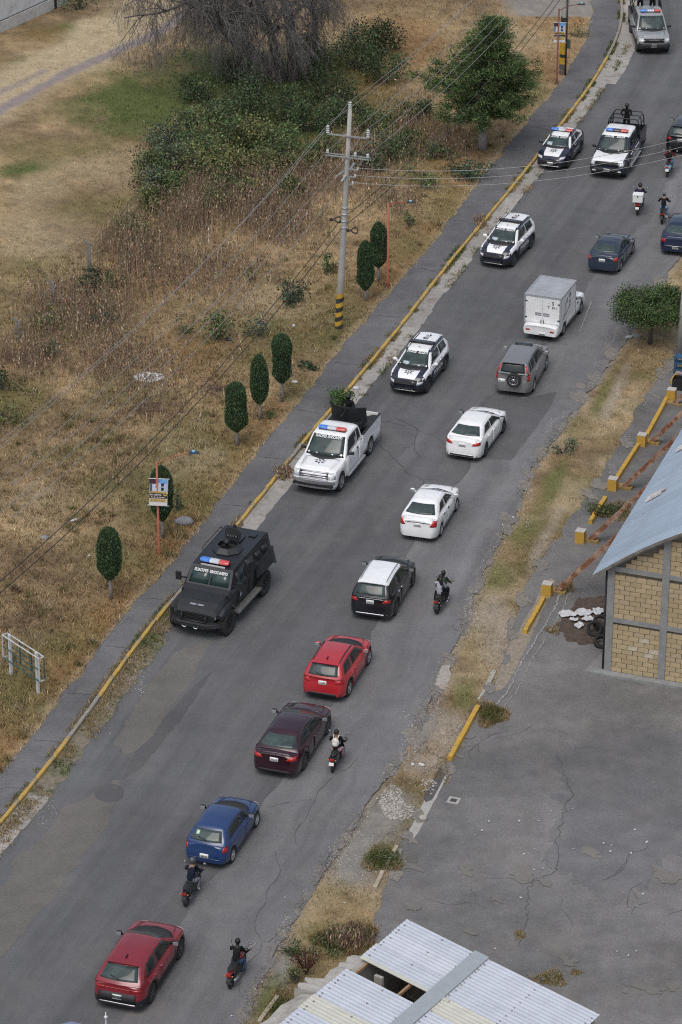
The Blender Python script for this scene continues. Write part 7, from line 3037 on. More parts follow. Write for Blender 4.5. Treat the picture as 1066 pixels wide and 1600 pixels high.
    # rough concrete parapet along the left side
    pm = mat('parapet_concrete', (.36, .345, .32), rough=.95, var=.22, vscale=3, bump=.6, bscale=12, second=(.24, .22, .2), sscale=1.2, sthresh=.6)
    for y0, y1, w in ((-hk * pw + .35, -hk * pw - 1.25, .75), (-hk * pw - 1.3, -hk * pw - 2.2, 1.1), (-hk * pw - 2.25, -D, .9)):
        secs = []
        for t in np.linspace(0, 1, 9):
            y = y0 + (y1 - y0) * t
            ww = w * (1 + rnd.uniform(-.18, .18))
            secs.append([(.02, y, -.1), (-ww, y, -.1), (-ww * 1.0, y, z0 - .42 + rnd.uniform(-.05, .05)), (-ww * .5, y, z0 - .30 + rnd.uniform(-.04, .04)), (.02, y, z0 - .22)])
        loft(secs).build('parapet', pm, root)
    return root


shed()


# ---------------------------------------------------------------- mast and roof tip below the lower edge
def kiosk():
    Y = 70.0
    d = G(112, 1596)
    k = Y / d.y
    p = Vector((d.x * k, Y, CAMH * (1 - k)))
    root = empty('kiosk', (p.x, p.y, 0))
    tag(root, 'pale blue roof tip at the lower left edge', 'kiosk')
    h = p.z
    bm_ = mat('kiosk_blue', (.20, .23, .34), rough=.5, metal=.2, var=.1)
    MB().add([(-2.6, 0, h - .75), (2.6, 0, h - .75), (0, 0, h), (-2.6, -3.5, h - .75), (2.6, -3.5, h - .75), (0, -3.5, h)], [(1, 0, 2), (3, 4, 5), (0, 3, 5, 2), (4, 1, 2, 5), (0, 1, 4, 3)]).build('roof', bm_, root)
    for x in (-1.9, 1.9):
        for y in (-3.2, -.4):
            MB().box((x, y, (h - .9) / 2), (.25, .25, h - .9)).build('post', GALV, root)
    d = G(165.5, 1589)
    k = Y / d.y
    q = Vector((d.x * k, Y, CAMH * (1 - k)))
    r = empty('mast', (q.x, q.y, 0))
    tag(r, 'thin metal mast with a ball at the lower left edge', 'mast')
    MB().tube([(0, 0, 0), (0, 0, q.z + .16)], [.03, .018], 8).build('rod', GALV, r)
    MB().ell((0, 0, q.z), (.055, .055, .045), 10, 7).build('ball', PORC, r)


kiosk()

# ================================================================ VEGETATION
def leaf_arrays(C, size, col, flat=.0, aspect=.5, up=None, fold=.15):
    """diamond leaves at centres C; returns V, F, colours"""
    n = len(C)
    C = np.asarray(C, float)
    u = nrng.normal(size=(n, 3))
    if up is not None:
        u = u * .55 + np.asarray(up)
    u /= np.linalg.norm(u, axis=1)[:, None]
    w = nrng.normal(size=(n, 3))
    w[:, 2] *= (1 - flat)
    v = np.cross(u, w)
    v /= np.linalg.norm(v, axis=1)[:, None] + 1e-9
    nn = np.cross(u, v)
    s = np.asarray(size)[:, None] if np.ndim(size) else np.full((n, 1), size)
    V = np.stack([C - u * s * .5, C + v * s * aspect * .5 + nn * s * fold, C + u * s * .5, C - v * s * aspect * .5 + nn * s * fold], 1).reshape(-1, 3)
    F = np.arange(4 * n).reshape(n, 4)
    cc = np.repeat(col, 4, axis=0)
    return V, F, cc


LEAFM = mat('foliage', (0, 0, 0), rough=.75, attr=True, var=.12, vscale=20, spec=.3)
NEEDLEM = mat('needles', (0, 0, 0), rough=.8, attr=True, var=.15, vscale=25, spec=.25)
BARK = mat('bark', (.10, .085, .075), rough=.95, var=.3, vscale=8, bump=.6, bscale=25)
BARKP = mat('bark_pale', (.24, .215, .20), rough=.95, var=.25, vscale=6, bump=.5)
DEADW = mat('dead_wood', (.085, .075, .075), rough=.95, var=.3, vscale=5)


def vary(base, n, s=.25, hue=.12):
    base = np.asarray(base) * 1.25
    k = np.exp(nrng.normal(0, s, (n, 1)))
    h = 1 + nrng.normal(0, hue, (n, 3))
    return np.clip(base * k * h, .003, .8)


# ---------------------------------------------------------------- clipped cypresses
def cypress(label, px, py, top_y, w_px, trunk=.8):
    b = G(px, py, .12)
    H = h_at(px, py, top_y)
    s = FPX / math.hypot(b.y, CAMH)
    rad = w_px / s / 2
    root = empty('cypress', b)
    tag(root, label, 'tree', 'clipped columnar cypresses')
    MB().tube([(0, 0, -.1), (.02, 0, trunk * .6), (0, 0, trunk + .4)], [.09, .075, .06], 8).build('trunk', BARKP, root)
    hz = H - trunk
    tp, bt = rnd.uniform(.58, .78), rnd.uniform(.16, .26)
    prof = lambda t: rad * .97 * ((.18 + .82 * (t / bt) ** .75) if t < bt else 1.0 if t < tp else (max(0, 1 - ((t - tp) / (1.005 - tp)) ** 2.4)) ** .6) * (1 + .05 * math.sin(t * 9 + px))
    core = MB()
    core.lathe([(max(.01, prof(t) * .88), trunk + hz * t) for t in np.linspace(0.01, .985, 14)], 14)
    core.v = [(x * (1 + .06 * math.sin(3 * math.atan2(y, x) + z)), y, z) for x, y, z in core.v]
    n = 7000
    t = nrng.random(n) ** .9
    a = nrng.random(n) * 2 * np.pi
    r = np.array([prof(q) for q in t]) * (.86 + .18 * nrng.random(n)) * (1 + .30 * (N1(a * 1.6 + px, t * 5) - .5))
    C = np.c_[r * np.cos(a), r * np.sin(a), trunk + hz * t]
    out = np.c_[np.cos(a) * .35, np.sin(a) * .35, np.full(n, 1.3)]
    lum = (.6 + .8 * N2(a * 2.2 + px, t * 7))[:, None]
    V, F, cc = leaf_arrays(C, .07 + .08 * nrng.random(n), vary((.046, .080, .036), n, .3) * lum, up=out, aspect=.28)
    dead = N3(np.repeat(a, 4) * 1.1 + px, np.repeat(t, 4) * 3.5) > .72
    cc[dead] = cc[dead] * .4 + np.array((.09, .07, .04)) * .6
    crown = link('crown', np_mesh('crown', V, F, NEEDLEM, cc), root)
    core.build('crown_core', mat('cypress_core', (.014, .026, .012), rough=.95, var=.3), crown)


cypress('clipped columnar cypress standing alone, nearest the armoured truck', 173, 937, 825, 38, .95)
cypress('clipped columnar cypress behind the banner on the lamp post', 254, 842, 729, 36, .9)
cypress('clipped columnar cypress, left of the row of three', 370, 697, 598, 34, .75)
cypress('clipped columnar cypress, middle of the row of three', 406, 657, 555, 28, .85)
cypress('clipped columnar cypress, right of the row of three', 441, 628, 522, 31, 1.0)
cypress('clipped columnar cypress, left of the pair by the utility pole', 571, 470, 377, 26, .6)
cypress('clipped columnar cypress, right of the pair, touching the orange post', 591, 440, 348, 27, .8)


# ---------------------------------------------------------------- juniper tree
def juniper():
    b = G(753, 233, .1)
    H = h_at(753, 233, 26)
    root = empty('juniper_tree', b)
    tag(root, 'large dark green juniper tree with pale painted trunk by the pavement', 'tree')
    MB().tube([(0, 0, -.2), (.05, 0, .8), (.10, 0, 1.8), (.25, .1, 3.2), (.55, .2, H - .6)], [.30, .23, .20, .14, .03], 10).build('trunk', mat('painted_bark', (.25, .235, .225), rough=.95, var=.25, vscale=5, bump=.5), root)
    br = MB()
    Cs, ups, cols, sz = [], [], [], []
    nb = 120
    for k in range(nb):
        t = (k + .5) / nb
        h = 1.75 + (H - 2.0) * t ** 1.05
        a = k * 2.39996 + rnd.uniform(-.3, .3)
        tt = (h - 1.75) / (H - 1.75)
        R0 = 3.25 * min(1, .62 + tt * 1.9) * (1 - max(0, tt - .22) / .80) ** 1.05
        R0 *= rnd.uniform(.55, 1.18) * (1.08 if math.cos(a) < 0 else .95)
        R0 = max(R0, .25)
        cx = .10 + .45 * tt
        rise = rnd.uniform(.05, .35) * R0
        P = []
        for q in (0, .35, .7, 1.0):
            P.append(Vector((cx + math.cos(a) * R0 * q, math.sin(a) * R0 * q, h + rise * q - .28 * R0 * .35 * q * q)))
        br.tube(P, [.05, .035, .02, .008], 5, caps=False)
        nclump = max(3, int(R0 * 4.2))
        for c in range(nclump):
            q = .28 + .74 * (c + rnd.random()) / nclump
            base = P[0].lerp(P[3], min(1, q)) + Vector((rnd.gauss(0, .16), rnd.gauss(0, .16), rnd.gauss(.02, .12)))
            n = 58
            d = nrng.normal(size=(n, 3)) * np.array([.17, .17, .10])
            outv = np.array([math.cos(a), math.sin(a), .35])
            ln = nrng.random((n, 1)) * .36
            pts = np.array(base) + d + outv * ln * np.array([1, 1, .6])
            Cs.append(pts)
            ups.append(np.tile(outv, (n, 1)) + nrng.normal(0, .3, (n, 3)))
            shade = rnd.uniform(.65, 1.25)
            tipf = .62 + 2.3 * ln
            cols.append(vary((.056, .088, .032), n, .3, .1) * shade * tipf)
            sz.append(.11 + .10 * nrng.random(n))
    C = np.concatenate(Cs)
    V, F, cc = leaf_arrays(C, np.concatenate(sz) * 1.25, np.concatenate(cols), up=np.concatenate(ups), aspect=.2)
    cr = link('crown', np_mesh('crown', V, F, NEEDLEM, cc), root)
    br.build('limbs', BARK, cr)


juniper()


def round_tree():
    b = G(1016, 537, .05)
    root = empty('small_tree', b)
    tag(root, 'small round leafy tree with short dark trunk on the right verge', 'tree')
    H = h_at(1016, 537, 448)
    mb = MB()
    mb.tube([(0, 0, -.1), (.0, 0, .6), (.05, 0, 1.1)], [.12, .10, .09], 8)
    for k in range(9):
        a = k * 2.4
        mb.tube([(.03, 0, .9), (math.cos(a) * .7, math.sin(a) * .6, 1.5), (math.cos(a) * 1.3, math.sin(a) * 1.1, 1.9)], [.06, .04, .015], 6)
    mb.build('trunk', BARK, root)
    Cs, cols = [], []
    for k in range(190):
        a = rnd.uniform(0, 6.283)
        q = math.sqrt(rnd.random())
        el = rnd.uniform(-.45, 1)
        rr = 1.75 * q
        zc = 1.72 + el * 1.0 * math.sqrt(max(.05, 1 - q * q * .85)) + .15 * math.sin(3 * a)
        c = np.array([math.cos(a) * rr, math.sin(a) * rr * .9, zc])
        n = 95
        Cs.append(c + nrng.normal(size=(n, 3)) * np.array([.20, .20, .14]))
        cols.append(vary((.055, .088, .032), n, .3) * rnd.uniform(.6, 1.3))
    C = np.concatenate(Cs)
    V, F, cc = leaf_arrays(C, .07 + .07 * nrng.random(len(C)), np.concatenate(cols), aspect=.5)
    link('crown', np_mesh('crown', V, F, LEAFM, cc), root)


round_tree()


# ---------------------------------------------------------------- bare tree at the top
def dead_tree():
    b = G(444, 124, .15)
    root = empty('bare_tree', b)
    tag(root, 'large leafless grey tree with drooping twigs at the top', 'tree')
    rr = random.Random(5)
    main, mid, twigs = MB(), MB(), MB()
    cnt = [0]

    def grow_b(p, d, L, r, lvl):
        n = 5 if lvl < 2 else 4
        P, Rr = [p], [r]
        dd = d.copy()
        for k in range(n):
            dd = dd + Vector((rr.gauss(0, .16), rr.gauss(0, .16), rr.gauss(0, .10)))
            if lvl >= 2:
                dd.z -= .16 + .07 * lvl
            dd.normalize()
            p = p + dd * (L / n)
            if p.z < 1.2:
                p.z = 1.2 if lvl else p.z
            P.append(p)
            Rr.append(r * (1 - .62 * (k + 1) / n))
        tgt = main if lvl < 2 else mid if lvl < 3 else twigs
        tgt.tube(P, Rr, 8 if lvl < 2 else 5 if lvl < 3 else 3, caps=False)
        if lvl >= 5:
            return
        kids = {0: 7, 1: 7, 2: 6, 3: 4, 4: 2}[lvl]
        for k in range(kids):
            t = rr.uniform(.48 if lvl == 0 else .25, 1.0)
            i = min(n - 1, int(t * n))
            q = P[i].lerp(P[i + 1], t * n - i)
            base = (P[i + 1] - P[i]).normalized()
            sd = Vector((rr.gauss(0, 1), rr.gauss(0, 1), rr.gauss(.0, .55)))
            sd = (sd - base * sd.dot(base)).normalized()
            nd = (base * rr.uniform(.35, .8) + sd * rr.uniform(.6, 1.0)).normalized()
            grow_b(q, nd, L * rr.uniform(.45, .72), max(.009, Rr[i] * rr.uniform(.38, .6)), lvl + 1)

    for d, L, r, off in ((Vector((-.38, .0, .95)), 7.6, .48, (-.5, 0)), (Vector((.10, .1, 1)), 7.6, .42, (.55, .1)), (Vector((.42, -.1, .92)), 7.0, .30, (.7, 0)), (Vector((-.12, -.25, .95)), 6.4, .34, (-.1, -.1)), (Vector((-.55, .1, .85)), 7.0, .26, (-.6, 0))):
        grow_b(Vector((off[0], off[1], -.1)), d.normalized(), L, r, 0)
    main.build('trunk', DEADW, root)
    mid.build('branches', DEADW, root)
    tw = twigs.build('twigs', mat('dead_twig', (.125, .117, .113), rough=.95, var=.3, vscale=3), root)
    bl = MB()
    for a, c in (((470, 40, 3.0), 0), ((490, 60, 2.0), 1)):
        pass
    for p0, p1, p2 in (((1.3, -.4, 3.2), (2.0, -.6, 2.4), (2.3, -.7, 1.6)), ((1.0, -.4, 2.6), (1.8, -.5, 3.0), (2.6, -.6, 3.9)), ((1.6, -.5, 1.9), (2.1, -.8, 1.5), (2.0, -.9, 1.0))):
        bl.tube([p0, p1, p2], [.07, .06, .02], 6)
    bl.build('broken_branches', mat('bleached_wood', (.30, .27, .24), rough=.9, var=.2), root)


dead_tree()


# ---------------------------------------------------------------- shrubs
def shrub(label, px, py, h, r, base, n, size, kind='bush', group='shrubs in the field', stems=True):
    b = G(px, py, .12)
    root = empty('shrub', b)
    tag(root, label, 'shrub', group)
    k = max(3, int(r * 5))
    mb = MB()
    ctr = []
    for i in range(k * 2):
        a, q = rnd.uniform(0, 6.283), math.sqrt(rnd.random())
        t = Vector((math.cos(a) * r * q * .85, math.sin(a) * r * q * .85, h * rnd.uniform(.35, 1.0) * (1 - .35 * q * q)))
        mb.tube([(t.x * .15, t.y * .15, -.05), (t.x * .6, t.y * .6, t.z * .6), t], [.03, .02, .008], 5, caps=False)
        ctr.append(t)
    st = mb.build('stems', BARK, root)
    idx = nrng.integers(0, len(ctr), n)
    C = np.array([ctr[i] for i in idx]) + nrng.normal(size=(n, 3)) * np.array([r * .24, r * .24, h * .14])
    if kind == 'bush':
        lo = nrng.random(n) < .25
        C[lo, 2] *= nrng.random(lo.sum())
    C[:, 2] = np.clip(C[:, 2], .03, None)
    cl = (np.array([rnd.uniform(.65, 1.3) for _ in ctr])[idx])[:, None]
    V, F, cc = leaf_arrays(C, size * (.6 + .8 * nrng.random(n)), vary(base, n, .28) * cl, aspect=.55 if kind != 'castor' else .8, flat=.35)
    link('foliage', np_mesh('foliage', V, F, LEAFM, cc), root)


DKG, MDG, YLG, GRG = (.048, .072, .034), (.078, .106, .044), (.112, .120, .050), (.084, .104, .066)


def shrubs():
    # thicket under the bare tree and along the fence
    T = [(395, 175, 2.4, 1.5, DKG), (350, 195, 2.2, 1.5, DKG), (440, 190, 2.2, 1.4, DKG), (300, 225, 2.0, 1.4, MDG), (345, 240, 2.3, 1.5, MDG), (395, 235, 2.2, 1.4, YLG), (270, 275, 2.2, 1.3, GRG), (320, 285, 2.4, 1.4, YLG),
         (365, 285, 1.9, 1.2, YLG), (285, 315, 1.8, 1.1, MDG), (440, 240, 1.8, 1.3, MDG), (480, 205, 1.8, 1.3, DKG), (520, 160, 2.2, 1.5, DKG), (560, 110, 2.4, 1.6, DKG), (590, 80, 2.4, 1.5, (.03, .038, .016)),
         (545, 190, 1.8, 1.4, DKG), (500, 130, 2.0, 1.4, DKG), (240, 330, 1.4, 1.0, YLG), (205, 372, 1.2, .9, YLG), (330, 330, 1.4, 1.0, MDG), (415, 280, 1.5, 1.1, YLG), (470, 270, 1.3, 1.0, YLG), (310, 160, 1.6, 1.2, DKG), (360, 130, 1.6, 1.3, DKG), (600, 130, 2.0, 1.3, DKG),
         (480, 100, 1.8, 1.3, DKG), (395, 320, 1.2, .9, YLG), (450, 310, 1.2, .9, MDG), (260, 240, 1.9, 1.3, GRG), (235, 290, 1.8, 1.2, MDG), (307, 258, 2.1, 1.4, MDG), (250, 310, 1.6, 1.1, GRG), (355, 310, 1.6, 1.1, MDG), (430, 262, 1.7, 1.2, MDG), (505, 245, 1.2, 1.1, MDG), (590, 205, 1.1, 1.2, MDG), (640, 232, .9, 1.1, MDG), (575, 262, .9, 1.0, GRG), (650, 185, 1.0, 1.0, DKG)]
    rows = [(0, 150, 'back'), (150, 215, 'second'), (215, 262, 'middle'), (262, 300, 'fourth'), (300, 400, 'front')]
    ords = ['leftmost', 'second from left', 'third from left', 'fourth from left', 'fifth from left', 'sixth from left', 'seventh from left', 'eighth from left']
    tint = {DKG: 'dark green', MDG: 'mid-green', YLG: 'yellow-green', GRG: 'grey-green'}
    for k, (x, y, h, r, c) in enumerate(T):
        lo, hi, rn = [q for q in rows if q[0] <= y < q[1]][0]
        o_ = sorted(t[0] for t in T if lo <= t[1] < hi).index(x)
        shrub('%s thicket shrub, %s in the %s row below the bare tree' % (tint.get(c, 'brownish green'), ords[min(o_, 7)], rn), x, y, h, r, c, int(1350 * r), .15 if c != DKG else .14, group='thicket shrubs below the bare tree')
    L = [('dark round shrub at the top left beside the white wall', 124, 14, 1.2, 1.3, DKG, 700, .12), ('dark low shrub beside the pavement below the juniper', 735, 278, 1.0, 1.2, (.035, .06, .035), 900, .13),
         ('green weed clump between juniper and utility pole', 612, 250, 1.5, 1.3, DKG, 800, .15), ('green weed clump left of the pair of cypresses', 512, 425, .9, .55, MDG, 260, .14),
         ('grey-green shrub in dry grass below the utility pole', 455, 475, 1.3, .8, (.03, .055, .03), 420, .15), ('green shrub with yellow flowers in the middle of the field', 342, 530, 1.3, 1.0, MDG, 520, .15),
         ('small weed shrub right of the flowering shrub', 402, 525, 1.0, .7, GRG, 260, .14), ('dark shrub against the fence posts', 140, 458, 1.3, .8, (.028, .045, .026), 500, .14),
         ('slim weed shrub right of the fence', 180, 450, 1.1, .5, MDG, 200, .13), ('grey-green shrub low in the fence weeds', 165, 505, .8, .7, GRG, 260, .13), ('olive shrub on the left edge', 5, 610, 1.0, .8, (.03, .05, .02), 400, .13),
         ('yellow-green shrub near the left edge weeds', 75, 515, 1.1, .8, YLG, 320, .13), ('rough grassy mound at the left edge', 8, 655, .9, 1.1, YLG, 500, .13), ('leafy green bush behind the white pickup at the kerb', 535, 636, 1.0, .62, (.05, .10, .025), 900, .11),
         ('small leafy weed by the middle cypress', 418, 655, .3, .4, MDG, 120, .12), ('low leafy plant right of the three cypresses', 478, 577, .45, .5, (.03, .055, .025), 160, .15), ('dark weed on the right of the banner cypress', 277, 795, .8, .4, DKG, 140, .12),
         ('sparse weed in the field centre', 290, 520, .8, .4, MDG, 90, .13), ('sparse tall weed right of the rubble', 395, 440, .9, .4, MDG, 90, .13), ('spiky dark shrub below the fence corner', 75, 560, 1.0, .6, GRG, 220, .13),
         ('weed bush beside the orange post pair', 640, 355, .8, .5, MDG, 180, .13), ('weed bush on the slope under the juniper', 660, 290, 1.0, .9, MDG, 420, .14), ('green bush in the weeds left of juniper trunk', 690, 250, 1.0, 1.0, DKG, 480, .15), ('low bush at the pavement corner by the top pole', 905, 58, .6, .8, OLIVE, 300, .1),
         ('grey-green bush at the road edge by the dirt verge', 880, 705, .6, .6, GRG, 320, .1), ('leafy green clump on the verge by the shed', 520, 1478, .28, .8, (.06, .09, .032), 500, .09), ('green clump at the foot of the shed parapet', 470, 1488, .3, .5, (.055, .085, .032), 300, .09),
         ('yellow-green weed beside the dead rusty weed', 462, 1533, .5, .35, YLG, 220, .09), ('green tuft at the broken kerb', 600, 1340, .2, .7, (.07, .095, .034), 420, .08), ('green tuft by the low yellow wall', 945, 800, .4, .7, (.06, .08, .03), 420, .1)]
    for l_, x, y, h, r, c, n, s in L:
        shrub(l_, x, y, h, r, tuple(c), n, s)
    # dead rusty seed-head weed by the shed
    b = G(478, 1522, .05)
    root = empty('dead_weed', b)
    tag(root, 'dark rust-red dead weed beside the shed parapet', 'weed')
    mb = MB()
    C, up = [], []
    for k in range(26):
        a = rnd.uniform(0, 6.283)
        t = Vector((math.cos(a) * rnd.uniform(.15, .6), math.sin(a) * rnd.uniform(.1, .5), rnd.uniform(.5, 1.0)))
        mb.tube([(0, 0, 0), t * .5 + Vector((0, 0, .1)), t], [.015, .01, .006], 4, caps=False)
        for q in range(26):
            C.append(t * rnd.uniform(.45, 1.02) + Vector((rnd.gauss(0, .02), rnd.gauss(0, .02), 0)))
    mb.build('stems', mat('dead_stem', (.10, .05, .035), rough=.95), root)
    V, F, cc = leaf_arrays(np.array([tuple(c) for c in C]), .07, vary((.055, .02, .018), len(C), .3), aspect=.5)
    link('seed_heads', np_mesh('seed_heads', V, F, LEAFM, cc), root)['kind'] = 'stuff'


shrubs()


# ---------------------------------------------------------------- grass and dry weeds
def blades(P, h, w, col, lean=.5, seg=1):
    n = len(P)
    a = nrng.random(n) * 2 * np.pi
    d = np.c_[np.cos(a), np.sin(a), np.zeros(n)]
    le = nrng.random(n)[:, None] * lean * h[:, None]
    ld = nrng.random(n) * 2 * np.pi
    tip = P + np.c_[np.cos(ld), np.sin(ld), np.zeros(n)] * le
    tip[:, 2] += h
    V = np.stack([P - d * w[:, None], P + d * w[:, None], tip], 1).reshape(-1, 3)
    F = np.arange(3 * n).reshape(n, 3)
    c = np.repeat(col, 3, axis=0)
    c[2::3] *= 1.12
    return V, F, c


def scatter(n, x0, x1, y0, y1):
    """even spread on the ground over a window of the photograph"""
    px = x0 + (x1 - x0) * nrng.random(n)
    v = y0 + (y1 - y0) * nrng.random(n)
    u_, v_ = px - 533.0, v - 800.0
    dz = -(FPX * math.sin(PITCH) + v_ * math.cos(PITCH))
    t = -CAMH / dz
    return px, v, u_ * t, (FPX * math.cos(PITCH) - v_ * math.sin(PITCH)) * t


def grass():
    Vs, Fs, Cs = [], [], []
    off = 0

    def push(V, F, C):
        nonlocal off
        Vs.append(V)
        Fs.append(F + off)
        Cs.append(C)
        off += len(V)

    # ---- field left of the walk
    px, py, X, Y = scatter(150000, -60, 960, -60, 1260)
    k = px < xs_(py) + 3 - 10 * (N1(X * .7, Y * .7) - .3)
    px, py, X, Y = px[k], py[k], X[k], Y[k]
    d2 = seg_d(px, py, [(-120, 240), (0, 176), (105, 118), (190, 80), (235, 62), (275, 36), (330, -6)])
    keep = (d2 > 13) & ~((px > 775 + py * .6) & (py < 30)) & (N2(X * .6, Y * .6) + nrng.random(len(X)) * .5 > .50)
    px, py, X, Y = px[keep], py[keep], X[keep], Y[keep]
    Z = ground_height(X, Y)
    col = ground_colour(X, Y)
    up_left = np.clip((300 - px) / 200, 0, 1) * np.clip((430 - py) / 80, 0, 1)      # mown side beyond the fence
    n = len(X)
    dens = N3(X * .8, Y * .8)
    for rep in range(3):
        h = (.07 + .20 * nrng.random(n) * (dens + .35)) * (1 - .60 * up_left)
        P = np.c_[X + nrng.normal(0, .05, n), Y + nrng.normal(0, .05, n), Z - .02]
        c = col * np.exp(nrng.normal(.02, .45, (n, 1))) * np.exp(nrng.normal(0, .07, (n, 3)))
        gold = nrng.random(n) < .18
        c[gold] = c[gold] * .4 + np.array((.36, .27, .15)) * .6
        V, F, cc = blades(P, h, .010 + .014 * nrng.random(n), c, 1.1)
        push(V, F, cc)
    # taller soft clumps standing out of the stubble
    px, py, X, Y = scatter(2600, -40, 940, 150, 1230)
    k = (px < xs_(py) - 8) & ~((px < 300) & (py < 400))
    for x_, y_, X_, Y_ in zip(px[k], py[k], X[k], Y[k]):
        if N3(X_ * .35, Y_ * .35) < .45:
            continue
        n = int(18 + 40 * nrng.random())
        r_ = .10 + .22 * nrng.random()
        a_ = nrng.random(n) * 6.283
        q_ = np.sqrt(nrng.random(n)) * r_
        c0 = (STRAW * 1.25, PALE * 1.05, OLIVE, BROWN * .8, OLIVE * .7 + GREEN * .3)[int(nrng.random() * 5)]
        P = np.c_[X_ + q_ * np.cos(a_), Y_ + q_ * np.sin(a_), np.full(n, .10)]
        push(*blades(P, (.15 + .30 * nrng.random()) * (.5 + .6 * nrng.random(n)), .008 + .012 * nrng.random(n), c0 * np.exp(nrng.normal(0, .28, (n, 1))), 1.1))
    # ---- verge on the right and the strip along the kerb
    px, py, X, Y = scatter(90000, 380, 1090, 420, 1640)
    k = (px > xr(py) + 2 + 14 * (N1(X * .8, Y * .8) - .3)) & (px < xv(py) + 2 - 12 * (N2(X * .8, Y * .8) - .4))
    px, py, X, Y = px[k], py[k], X[k], Y[k]
    col = ground_colour(X, Y)
    sat = (col[:, 0] - col[:, 2]) / col.sum(1)
    k = (sat > .10) & (N3(X * .7, Y * .7) + .35 * nrng.random(len(X)) > .48)
    px, py, X, Y, col = px[k], py[k], X[k], Y[k], col[k]
    Z = ground_height(X, Y)
    n = len(X)
    for rep in range(2):
        h = .05 + .20 * nrng.random(n) * N1(X * .9, Y * .9)
        P = np.c_[X + nrng.normal(0, .05, n), Y + nrng.normal(0, .05, n), Z - .02]
        c = col * np.exp(nrng.normal(.1, .3, (n, 1)))
        push(*blades(P, h, .010 + .012 * nrng.random(n), c, 1.0))
    # kerb-side strip, tufts growing in the gutter and at the kerb
    n = 34000
    t = nrng.random(n) * (len(KERB) - 2)
    i = t.astype(int)
    base = KERB[i] + (KERB[i + 1] - KERB[i]) * (t - i)[:, None]
    py_ = pix(base[:, 0], base[:, 1])[1]
    low = (py_ > 830)
    offs = np.where(low, .12 + np.abs(nrng.normal(0, .38, n)), np.where(nrng.random(n) < .35, .85 + nrng.normal(0, .14, n), .10 + np.abs(nrng.normal(0, .05, n))))
    left = nrng.random(n) < .22
    offs = np.where(left, -.13 - np.abs(nrng.normal(0, .06, n)), offs)
    P2 = base + KN[i] * offs[:, None]
    clump = N2(P2[:, 0] * .9, P2[:, 1] * .9)
    thr = np.where(low, .36, .55)
    k = (clump > thr) & (py_ < 1600) & (offs < 1.0)
    P2, offs, left, py_, clump = P2[k], offs[k], left[k], py_[k], clump[k]
    n = len(P2)
    g = np.clip((N1(P2[:, 0] * .5, P2[:, 1] * .5) - .45) * 5, 0, 1)[:, None]
    col = (np.array((.24, .18, .095)) * (1 - g) + np.array((.075, .10, .028)) * g) * np.exp(nrng.normal(0, .3, (n, 1)))
    P = np.c_[P2, np.where(left, .13, .005)]
    for rep in range(2):
        push(*blades(P + np.c_[nrng.normal(0, .04, (n, 2)), np.zeros(n)], .04 + .13 * nrng.random(n), .010 + .012 * nrng.random(n), col, 1.0))
    # grit along the road edges
    n = 26000
    gy_ = 430 + 1180 * nrng.random(n)
    rd = nrng.random(n)
    gx_ = np.where(rd < .62, xr(gy_) + nrng.normal(-2, 9, n), np.where(rd < .85, xv(gy_) + nrng.normal(2, 7, n), xk(gy_) + 8 + np.abs(nrng.normal(0, 16, n)) * np.clip((gy_ - 800) / 200, 0, 1)))
    k = N2(gx_ * .03, gy_ * .03) > .42
    gx_, gy_ = gx_[k], gy_[k]
    v_ = gy_ - 800.0
    t_ = CAMH / (FPX * math.sin(PITCH) + v_ * math.cos(PITCH))
    P = np.c_[(gx_ - 533) * t_, (FPX * math.cos(PITCH) - v_ * math.sin(PITCH)) * t_, np.full(len(gx_), .004)]
    n = len(P)
    cg = np.array((.21, .185, .15)) * np.exp(nrng.normal(0, .4, (n, 1)))
    push(*blades(P, .012 + .03 * nrng.random(n), .010 + .022 * nrng.random(n), cg, 1.5))
    # round islands of grass in the yard
    for cx, cy, rx, ry, base, n, hh in ((768, 1118, 24, 18, (.10, .10, .035), 2200, .2), (960, 800, 30, 14, (.10, .11, .04), 1200, .2), (865, 985, 12, 8, (.2, .13, .05), 300, .1), (885, 917, 14, 9, (.24, .16, .05), 500, .12), (812, 1462, 9, 7, (.24, .18, .07), 160, .12), (860, 1530, 26, 12, (.2, .17, .07), 700, .14),
                                        (900, 1520, 10, 5, (.22, .17, .08), 160, .1), (545, 1470, 50, 22, (.055, .085, .03), 4200, .28), (555, 1478, 26, 14, (.24, .18, .09), 1500, .30), (440, 1585, 26, 30, (.07, .09, .03), 1800, .22), (597, 1345, 30, 20, (.085, .10, .032), 1800, .2), (443, 740, 14, 9, (.17, .13, .07), 500, .22), (1010, 560, 40, 25, (.2, .15, .08), 1200, .15), (690, 1205, 14, 20, (.20, .15, .08), 400, .12)):
        a = nrng.random(n) * 2 * np.pi
        q = np.sqrt(nrng.random(n)) * (1 + .25 * np.sin(3 * a + cx))
        pts = np.array([tuple(G(cx + rx * q_ * math.cos(a_), cy + ry * q_ * math.sin(a_), .01)) for a_, q_ in zip(a, q)])
        edge = np.clip((q - .55) * 2, 0, 1)[:, None]
        c = (np.array(base) * (1 - edge) + np.array((.26, .19, .10)) * edge) * np.exp(nrng.normal(0, .28, (n, 1)))
        push(*blades(pts, hh * (.3 + .9 * nrng.random(n)), .010 + .012 * nrng.random(n), c, .9))
    V, F, C = np.concatenate(Vs), np.concatenate(Fs), np.concatenate(Cs)
    m = mat('grass_blades', (0, 0, 0), rough=.85, attr=True, var=0, spec=.2)
    o = link('grass', np_mesh('grass', V, F, m, np.clip(C, .004, .8)))
    tag(o, 'dry straw and olive grass over the field and verges', 'grass', kind='stuff')

    # ---- tall dry weeds
    Vs.clear()
    Fs.clear()
    Cs.clear()
    off = 0
